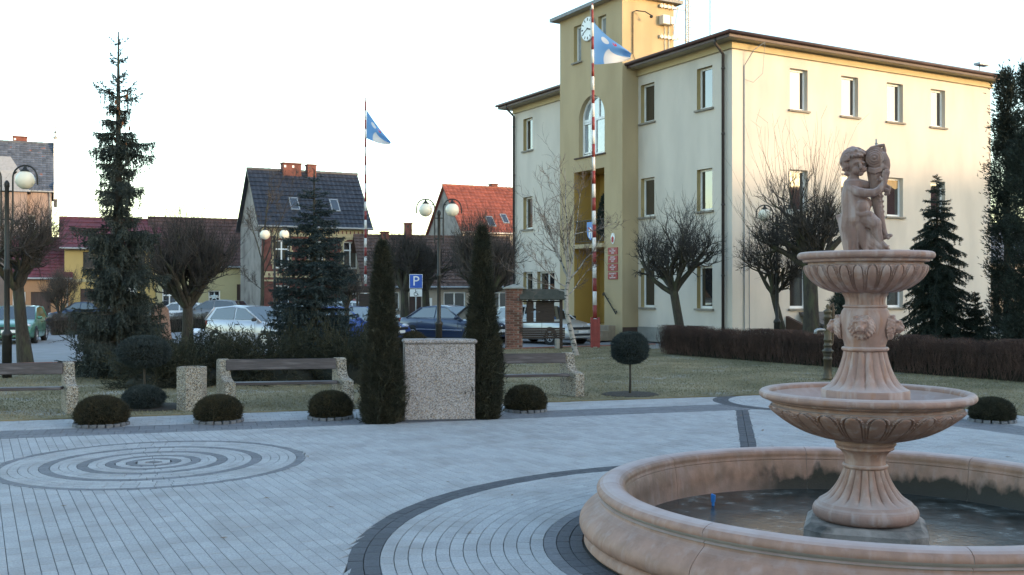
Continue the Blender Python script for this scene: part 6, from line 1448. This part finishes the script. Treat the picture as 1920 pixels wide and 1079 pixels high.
car('far pale small car behind the memorial stone', 326, 58.5, -168, 3.7, 1.62, 1.42, 'hatch', P_WHITE, 8)
car('far dark grey hatchback before the yellow wall behind the silver car', 398, 57.5, 172, 4.1, 1.7, 1.55, 'hatch', P_GREYC, 9)
car('white car half seen between the silver hatchback and the smaller spruce', 540, 47, 150, 4.0, 1.68, 1.46, 'hatch', P_WHITE, 10)
car('far white estate car seen above the roof of the blue car', 682, 52, -20, 4.2, 1.7, 1.52, 'wagon', P_WHITE, 12)
car('far red car roof just above the white estate near the distant flagpole', 672, 57, -15, 4.1, 1.7, 1.62, 'hatch', P_RED, 13)
car('far dark blue car behind the dark hedge near the big spruce', 158, 61, 165, 4.2, 1.72, 1.42, 'sedan', P_NAVY, 14)

# ------------------------------------------------------------------ houses round the square
M_SLATE = mat('grey_blue_tiles', (.085, .10, .13), .6, var=.2, piece=.28, scale=3, stain=(.2, .085, .06), stain_scale=3, stain_lo=.66, stain_hi=.7)
M_NAVYT = mat('navy_glazed_tiles', (.026, .029, .040), .45, var=.15, piece=.22, scale=3, spec=.5)
M_REDT = mat('red_clay_tiles', (.22, .062, .042), .7, var=.15, piece=.2, scale=3)
M_MAROON = mat('maroon_sheet_roof', (.125, .032, .040), .6, var=.15, piece=.12, scale=3)
M_OLDT = mat('old_brown_tiles', (.085, .052, .042), .85, var=.25, piece=.3, scale=2)
M_YELLOW = mat('yellow_render', (0.429, 0.312, 0.125), .9, var=.06, scale=1); M_PALEYEL = mat('pale_yellow_render', (0.406, 0.351, 0.203), .9, var=.06, scale=1)
M_ORANGE = mat('apricot_render', (0.351, 0.195, 0.109), .9, var=.08, scale=1); M_PINKW = mat('old_rose_render', (0.312, 0.234, 0.203), .9, var=.12, scale=1)
M_BEIGE = mat('beige_render', (0.359, 0.312, 0.257), .9, var=.08, scale=1); M_GREYW = mat('grey_gable_render', (.27, .245, .225), .95, var=.15, scale=1.5, stain=(.15, .13, .12), stain_scale=1)
M_CREAMB = mat('cream_brick', (.42, .34, .20), .85, var=.15, scale=6); M_GATE = mat('brown_gate', (.065, .04, .035), .7, var=.2, scale=2, stretch=(6, 6, .5)); M_DARKF = mat('dark_frame', (.05, .04, .035), .6)
def roof_slope(b, x0, x1, y0, z0, y1, z1, tw, th, wave=.03, flip=1):
    """courses of lapped tiles from the eave (y0,z0) up to the ridge (y1,z1)"""
    L = math.hypot(y1-y0, z1-z0); n = max(2, int(L/th)); m = max(2, int((x1-x0)/tw)); dy, dz = (y1-y0)/L, (z1-z0)/L; ny, nz = -dz, dy
    if nz < 0: ny, nz = -ny, -nz
    for i in range(n):
        s0, s1 = L*i/n, min(L, L*(i+1)/n + .03)
        for j in range(m):
            xa, xb = x0+(x1-x0)*j/m, x0+(x1-x0)*(j+1)/m; o = (.5/m*(x1-x0) if False else 0); lip = .035 + R.uniform(-.006, .006); xm = (xa+xb)/2
            def P(x, s, h): return (x, y0+dy*s+ny*h, z0+dz*s+nz*h)
            b.add([P(xa+.004, s0, lip), P(xm, s0, lip+wave), P(xb-.004, s0, lip), P(xb-.004, s1, .004), P(xm, s1, .004+wave*.6), P(xa+.004, s1, .004), P(xa+.004, s0, -.01), P(xb-.004, s0, -.01)], [(0,1,4,5), (1,2,3,4), (6,7,2,1,0)])
def house(name, label, X0, Y0, phi, w, depth, eave, ridge, wall_m, roof_m, wins=(), gable_m=None, over=.25, tw=.30, th=.34, wave=.03, tiles=True, cat='house', chim=(), doors=(), fm=None, group=None, base=-.06, gwins=(), rev=None, skylights=()):
    t = thing(name, label, cat, (X0, Y0, base), phi*D2R, group); P = lambda u, z, d: (u, -d, z); h = depth/2
    ops = [(u0, u1, z0, z1) for u0, u1, z0, z1 in wins] + [(u0, u1, 0, z1) for u0, u1, z1 in doors]
    wall('wall', P, 0, w, 0, eave, ops, wall_m, t); wall('wall', lambda u, z, d: (u, depth+d, z), 0, w, 0, eave, [], gable_m or wall_m, t)
    for x in (0, w):
        b = MB(); b.add([(x, 0, 0), (x, depth, 0), (x, depth, eave), (x, h, ridge), (x, 0, eave)], [(0,1,2,3,4)]); b.build('gable', gable_m or wall_m, t)
    for u0, u1, z0, z1 in wins: window(P, u0, u1, z0, z1, t, depth=.12, rev=rev or wall_m, mull=((u0+u1)/2,) if u1-u0 > .8 else (), trans=(z0+(z1-z0)*.68,) if z1-z0 > 1.1 else (), fm=fm)
    for u0, u1, z1 in doors:
        b = MB(); pbox(b, P, u0, u1, 0, z1, -.2, -.12); dr = b.build('door', M_GATE, t)
        b = MB(); m = max(2, int((u1-u0)/.25))
        for i in range(m+1): 
            u = u0 + (u1-u0)*i/m; pbox(b, P, max(u0, u-.015), min(u1, u+.015), 0.02, z1-.02, -.119, -.10)
        b.build('door_batten', M_DARKF, dr)
        b = MB(); pbox(b, P, u1-.16, u1-.10, 1.0, 1.16, -.10, -.05); b.build('handle', M_IRON, dr)
        b = MB(); e = -.21
        for a, c in (((u0,0),(u0,z1)), ((u1,0),(u1,z1)), ((u0,z1),(u1,z1))): b.quad(P(*a, 0), P(*c, 0), P(*c, e), P(*a, e))
        b.build('door_reveal', rev or wall_m, dr)
    k = (ridge-eave)/h; ez = eave - over*k
    b = MB(); b.add([(-over, -over, ez), (w+over, -over, ez), (w+over, h, ridge), (-over, h, ridge), (-over, depth+over, ez), (w+over, depth+over, ez)], [(0,1,2,3), (3,2,5,4)])
    b.add([(-over, -over, ez-.1), (w+over, -over, ez-.1), (w+over, h, ridge-.1), (-over, h, ridge-.1), (-over, depth+over, ez-.1), (w+over, depth+over, ez-.1)], [(0,1,2,3), (3,2,5,4)])
    b.quad((-over, -over, ez-.1), (w+over, -over, ez-.1), (w+over, -over, ez), (-over, -over, ez))
    for x in (-over, w+over): b.add([(x, -over, ez-.1), (x, h, ridge-.1), (x, depth+over, ez-.1), (x, depth+over, ez), (x, h, ridge), (x, -over, ez)], [(0,1,4,5), (1,2,3,4)])
    rf = b.build('roof', roof_m, t)
    if tiles:
        b = MB(); roof_slope(b, -over, w+over, -over, ez+.005, h, ridge+.005, tw, th, wave); b.build('roof_tiles', roof_m, rf, recalc=False, kind='stuff')
        b = MB(); m = int((w+2*over)/.35)
        for j in range(m): b.tube([(-over + j*(w+2*over)/m, h, ridge+.02), (-over + (j+1)*(w+2*over)/m+.02, h, ridge+.03)], [.09, .10], 6)
        b.build('ridge_tiles', roof_m, rf, recalc=False, kind='stuff')
    b = MB(); b.tube([(-over, -over-.06, ez-.02), (w+over, -over-.06, ez-.02)], .06, 6); b.build('gutter', M_GREYMETAL, t)
    b = MB(); b.tube([(w-.12, -over-.06, ez-.05), (w-.12, -.06, ez-.4), (w-.12, -.06, .05)], .045, 6); b.build('downpipe', M_GREYMETAL, t)
    for u, cw, ch, dd in chim:
        b = MB(); b.bbox(u, u+cw, h-.3+dd, h+.25+dd, ridge-.8, ridge+ch, .015); b.bbox(u-.04, u+cw+.04, h-.34+dd, h+.29+dd, ridge+ch+.002, ridge+ch+.08, .01)
        b.build('chimney', M_BRICKWALL, rf)
        b = MB()
        for q in range(max(1, int(cw/.5))): b.box(u+.14+q*.5-.06, u+.14+q*.5+.06, h-.3+dd-.006, h-.29+dd, ridge+ch-.22, ridge+ch-.08)
        b.build('flue_opening', M_PLATE if cw > .8 else M_DARKF, rf)
    for u, s0, s1, uw in skylights:
        dy, dz = h+over, ridge-ez; L = math.hypot(dy, dz); b = MB()
        def Q(x, s, q): return (x, -over + dy*s - dz/L*q, ez + dz*s + dy/L*q)
        b.add([Q(u, s0, .09), Q(u+uw, s0, .09), Q(u+uw, s1, .09), Q(u, s1, .09), Q(u, s0, 0), Q(u+uw, s0, 0), Q(u+uw, s1, 0), Q(u, s1, 0)], [(0,1,2,3), (0,4,5,1), (1,5,6,2), (2,6,7,3), (3,7,4,0)]); sk = b.build('skylight', M_GREYMETAL, rf)
        e = .07; ss = .08*(s1-s0); b = MB(); b.add([Q(u+e, s0+ss, .095), Q(u+uw-e, s0+ss, .095), Q(u+uw-e, s1-ss, .095), Q(u+e, s1-ss, .095)], [(0,1,2,3)]); b.build('pane', M_GLASS, sk)
    return t
# brick house with navy roof
hb = house('brick_house', 'dark red brick house with cream brick frieze and steep navy tiled roof', -14.6, 60, 27, 6.5, 5.6, 6.15, 9.45, M_BRICKWALL, M_NAVYT, wins=[(.75, 1.65, 3.4, 5.05), (2.8, 3.7, 3.4, 5.05), (4.95, 5.85, 3.4, 5.05), (.75, 1.65, .8, 2.4), (4.95, 5.85, .8, 2.4)], gable_m=M_GREYW, chim=[(1.9, 1.15, .42, 0), (3.45, .55, .40, 0)], doors=[(2.7, 3.8, 2.3)], skylights=[(1.9, .28, .50, .55), (4.4, .28, .50, .55)], th=.36, tw=.27)
P = lambda u, z, d: (u, -d, z); b = MB()
pbox(b, P, 0, 6.5, 5.86, 6.02, .002, .10); pbox(b, P, 0, 6.5, 5.28, 5.42, .002, .08); pbox(b, P, 0, 6.5, 5.42, 5.86, .002, .035)
for i in range(26): pbox(b, P, .06 + i*.25, .19 + i*.25, 5.72, 5.86, .035, .09)
pbox(b, P, 0, 6.5, 2.85, 3.2, .002, .05); pbox(b, P, 0, 6.5, 2.62, 2.72, .002, .07); b.build('frieze', M_CREAMB, hb)
b = MB()
for i in range(26): pbox(b, P, .085 + i*.25, .165 + i*.25, 5.50, 5.68, .036, .04)
for i in range(24): pbox(b, P, .1 + i*.27, .2 + i*.27, 2.95, 3.10, .051, .055)
b.build('frieze_slots', M_BRICKWALL, hb)
b = MB()
for u0 in (.75, 2.8, 4.95):
    for i in range(6): w_ = .20 if i % 2 else .12; pbox(b, P, u0-w_, u0-.002, 3.35+i*.28, 3.61+i*.28, .002, .04); pbox(b, P, u0+.902, u0+.9+w_, 3.35+i*.28, 3.61+i*.28, .002, .04)
    for i in range(7):
        a0, a1 = math.radians(150-i*17.1), math.radians(150-(i+1)*17.1+1.5); c = (u0+.45, 4.78)
        p = [(c[0]+r_*math.cos(a), c[1]+r_*.75*math.sin(a)) for a, r_ in ((a0, .52), (a1, .52), (a1, .74), (a0, .74))]
        q = [P(u, z, dd) for dd in (.002, .055) for u, z in p]; b.add(q, [(0,1,2,3), (7,6,5,4), (0,4,5,1), (1,5,6,2), (2,6,7,3), (3,7,4,0)])
b.build('window_surround', M_CREAMB, hb)
b = MB(); 
for i in range(18): w_ = .30 if i % 2 else .18; pbox(b, P, 0, w_, .1+i*.29, .37+i*.29, .001, .02); pbox(b, P, 6.5-w_, 6.5, .1+i*.29, .37+i*.29, .001, .02)
b.build('quoin', M_BRICKWALL, hb)
# left edge: rose house with slate roof and ornate gable finial, grey mansard wing
x1 = xat(97, 70); hs_ = house('rose_house', 'old rose house with grey blue tiled roof, gable finial and grey mansard wing', x1 - 9.5*.9135, 70 - 9.5*.4067, 24, 9.5, 7, 8.95, 12.5, M_PINKW, M_SLATE, wins=[(1, 1.9, 5.5, 7.2), (3.2, 4.1, 5.5, 7.2), (5.4, 6.3, 5.5, 7.2), (7.6, 8.5, 5.5, 7.2), (7.6, 8.5, 2, 3.8), (5.4, 6.3, 2, 3.8)], chim=[(7.0, .9, .4, .4)], over=.12, th=.24, tw=.24, wave=.015)
b = MB(); b.prism([(-.2, 8.3), (-.2, 9.3), (.5, 9.6), (2.6, 11.6), (2.9, 12.6), (3.5, 12.95), (4.1, 12.6), (4.4, 11.6), (6.5, 9.6), (7.2, 9.3), (7.2, 8.3)], 9.62, 9.85, 'x'); b.build('gable_coping', M_PLATE, hs_)
b = MB(); b.lathe([(.12, 12.8), (.16, 13.0), (.05, 13.1), (.04, 13.3), (.13, 13.38), (.04, 13.46), (.03, 14.0), (.01, 14.1)], 10, (9.73, 3.5, 0)); b.box(9.63, 9.83, 3.48, 3.52, 13.7, 13.73); b.build('finial', M_GREYMETAL, hs_)
b = MB(); b.box(4.5, 8.0, -1.6, -.01, 0, 8.6); b.build('wing_wall', M_PINKW, hs_)
b = MB(); b.add([(4.3, -1.8, 8.6), (8.2, -1.8, 8.6), (7.6, -1.3, 10.0), (4.9, -1.3, 10.0), (7.0, -.6, 11.0), (5.5, -.6, 11.0), (8.2, .8, 8.6), (4.3, .8, 8.6), (7.6, .8, 10.0), (7.0, .8, 11.0), (5.5, .8, 11.0), (4.9, .8, 10.0)], [(0,1,2,3), (3,2,4,5), (1,6,8,2), (2,8,9,4), (7,0,3,11), (11,3,5,10), (4,9,10,5)]); b.build('mansard', mat('zinc_sheet', (.25, .26, .28), .5, var=.1), hs_)
# apricot house, yellow houses with maroon roof
def left_of(px, d, w, phi): return xat(px, d) - w*math.cos(phi*D2R), d - w*math.sin(phi*D2R)
X_, Y_ = xat(15, 62), 62; house('apricot_house', 'apricot house with brown double gate and low brownish red roof beside the rose house', X_, Y_, 24, 3.4, 6, 3.0, 5.4, M_ORANGE, M_MAROON, doors=[(1.25, 2.35, 2.0)], wins=[(.25, .95, .8, 2.0)], over=.2)
X_, Y_ = xat(121, 63.5), 63.5; hy = house('yellow_house', 'yellow house with maroon roof and dark framed upper window behind the big spruce', X_, Y_, 24, 5.6, 6, 4.9, 6.75, M_YELLOW, M_MAROON, wins=[(1.05, 2.2, 3.45, 4.5), (3.6, 4.7, 3.45, 4.5)], doors=[(.9, 2.6, 2.2)], fm=M_DARKF, over=.3, wave=.012, th=.5, tw=.5)
b = MB(); pbox(b, P, 0, 5.6, 2.62, 2.8, .002, .08); b.build('string_course', M_PALEYEL, hy)
b = MB(); pbox(b, P, 2.75, 4.2, 1.55, 2.45, .002, .05); bd = b.build('shop_sign', M_PLATE, hy); b = MB(); pbox(b, P, 2.95, 3.55, 1.85, 2.1, .051, .056); pbox(b, P, 3.65, 4.05, 1.9, 2.0, .051, .056); b.build('sign_stripes', M_DARKF, bd)
X_, Y_ = xat(292, 65.5), 65.5; hp = house('shop_house', 'pale yellow shop house with brown roof, blue poster window and brown gate', X_, Y_, 24, 6.1, 6, 3.9, 6.9, M_PALEYEL, mat('brown_red_tiles', (.085, .046, .04), .8, var=.2, piece=.25), wins=[(.4, 1.3, .9, 2.2), (3.25, 4.0, .75, 2.1)], doors=[(5.05, 6.0, 2.5), (1.9, 2.6, 2.1)], over=.25, rev=M_PALEYEL)
b = MB(); pbox(b, P, 3.28, 3.97, .80, 1.32, -.10, -.06); ps = b.build('poster', mat('poster_blue', (.02, .12, .42), .5), hp); b = MB(); c_ = (3.62, 1.7)
b.add([P(c_[0] + (.30 if i % 2 == 0 else .11)*math.cos(i*math.pi/5+.3), c_[1] + (.30 if i % 2 == 0 else .11)*math.sin(i*math.pi/5+.3), -.05) for i in range(10)], [tuple(range(10))]); b.build('poster_star', mat('poster_white', (.6, .68, .7), .5), hp)
# long low cottage, red roofed house, far house
X_, Y_ = xat(690, 58), 58; hc = house('low_cottage', 'low beige cottage with a big dark brown roof behind the parked cars', X_, Y_, 16, 9.0, 7.5, 2.55, 5.35, M_BEIGE, M_OLDT, wins=[(4.35, 5.65, .95, 2.0), (7.2, 8.2, .95, 2.0), (1.0, 1.8, .95, 2.0)], doors=[(2.35, 3.05, 1.95)], chim=[(2.75, .40, .75, 0), (1.3, .45, .2, .0)], over=.35, rev=M_BEIGE)
b = MB(); pbox(b, P, 3.35, 3.65, 1.2, 1.65, .002, .12); b.build('meter_box', M_PLATE, hc)
X_, Y_ = xat(868, 72), 72; house('red_roofed_house', 'house with bright red tiled roof and grey gable beside the town hall', X_, Y_, 27, 8, 6.4, 6.4, 9.75, M_BEIGE, M_REDT, wins=[(1, 2, 4, 5.4), (3.5, 4.5, 4, 5.4)], gable_m=M_GREYW, chim=[(3.8, .5, .25, .3)], over=.2, skylights=[(2.1, .12, .34, .6), (3.4, .2, .4, .5)])
X_, Y_ = xat(1838, 82), 82; house('grey_roofed_house', 'far house with grey tiled roof glimpsed between the facade end and the cypress', X_, Y_, 20, 7, 8, 4.4, 7.6, M_GREYW, M_SLATE, wins=[(1, 2, 2, 3.4), (2.6, 3.4, 2, 3.4)], over=.2)
# unseen houses added on the sunset side, heights shaped to cast the evening shade
SD = Vector((math.sin(SUN_AZ), math.cos(SUN_AZ), 0)); SQ = Vector((-SD.y, SD.x, 0))
phi = math.degrees(math.atan2(SQ.y, SQ.x))
for k, (p0, w, ea, ri, wm, rm, lab) in enumerate(((-46, 24, 13.5, 17.5, M_PINKW, M_OLDT, 'unseen long tall tenement added on the sunset side to cast shade'), (-21, 24, 13.5, 17.5, M_BEIGE, M_OLDT, 'unseen tall beige tenement added on the sunset side to cast shade'), (4, 22, 12.5, 16.5, M_YELLOW, M_REDT, 'unseen tall yellow tenement added on the sunset side to cast shade'),
        (26.8, 13, 9.4, 13.0, M_PALEYEL, M_REDT, 'unseen lower pale yellow house added on the sunset side to cast shade'), (40.2, 14, 9.6, 13.3, M_ORANGE, M_OLDT, 'unseen lower apricot house added on the sunset side to cast shade'), (54.6, 22, 9.2, 12.8, M_BEIGE, M_REDT, 'unseen long lower beige house added on the sunset side to cast shade'))):
    # front faces back towards the square: start at the far end and run the other way
    o = SD*52 + SQ*(p0 + w); ws_ = [(u, u+1.1, z, z+1.7) for u in np.arange(1.5, w-2, 2.8) for z in np.arange(1.2, ea-2.4, 3.3)]
    house('shade_casting_house', lab, o.x, o.y, phi + 180, w, 11, ea, ri, wm, rm, wins=ws_, tiles=False, over=.3, base=-.06, group='unseen houses added to shade the square')
# ------------------------------------------------------------------ litter blown about on the paving
lf = mat('dry_leaf', (.16, .085, .04), .8, var=.4, scale=8); b = MB()
for x, y in ((578, 858), (300, 958), (500, 935), (620, 952), (705, 795), (500, 795), (1390, 780), (880, 1000), (960, 930), (1448, 838), (1430, 808), (1890, 858), (120, 950), (420, 1010), (760, 880), (840, 905)):
    p = gp(x, y); a = R.uniform(0, 6.28); s_ = R.uniform(.02, .045); u, v = Vector((math.cos(a), math.sin(a), 0))*s_, Vector((-math.sin(a), math.cos(a), 0))*s_*.45
    z = Vector((0, 0, .006)); b.add([p-u+z, p+v+z*1.6, p+u+z*2.2, p-v+z*1.3], [(0,1,2,3)])
b.build('fallen_leaves', lf, kind='stuff')
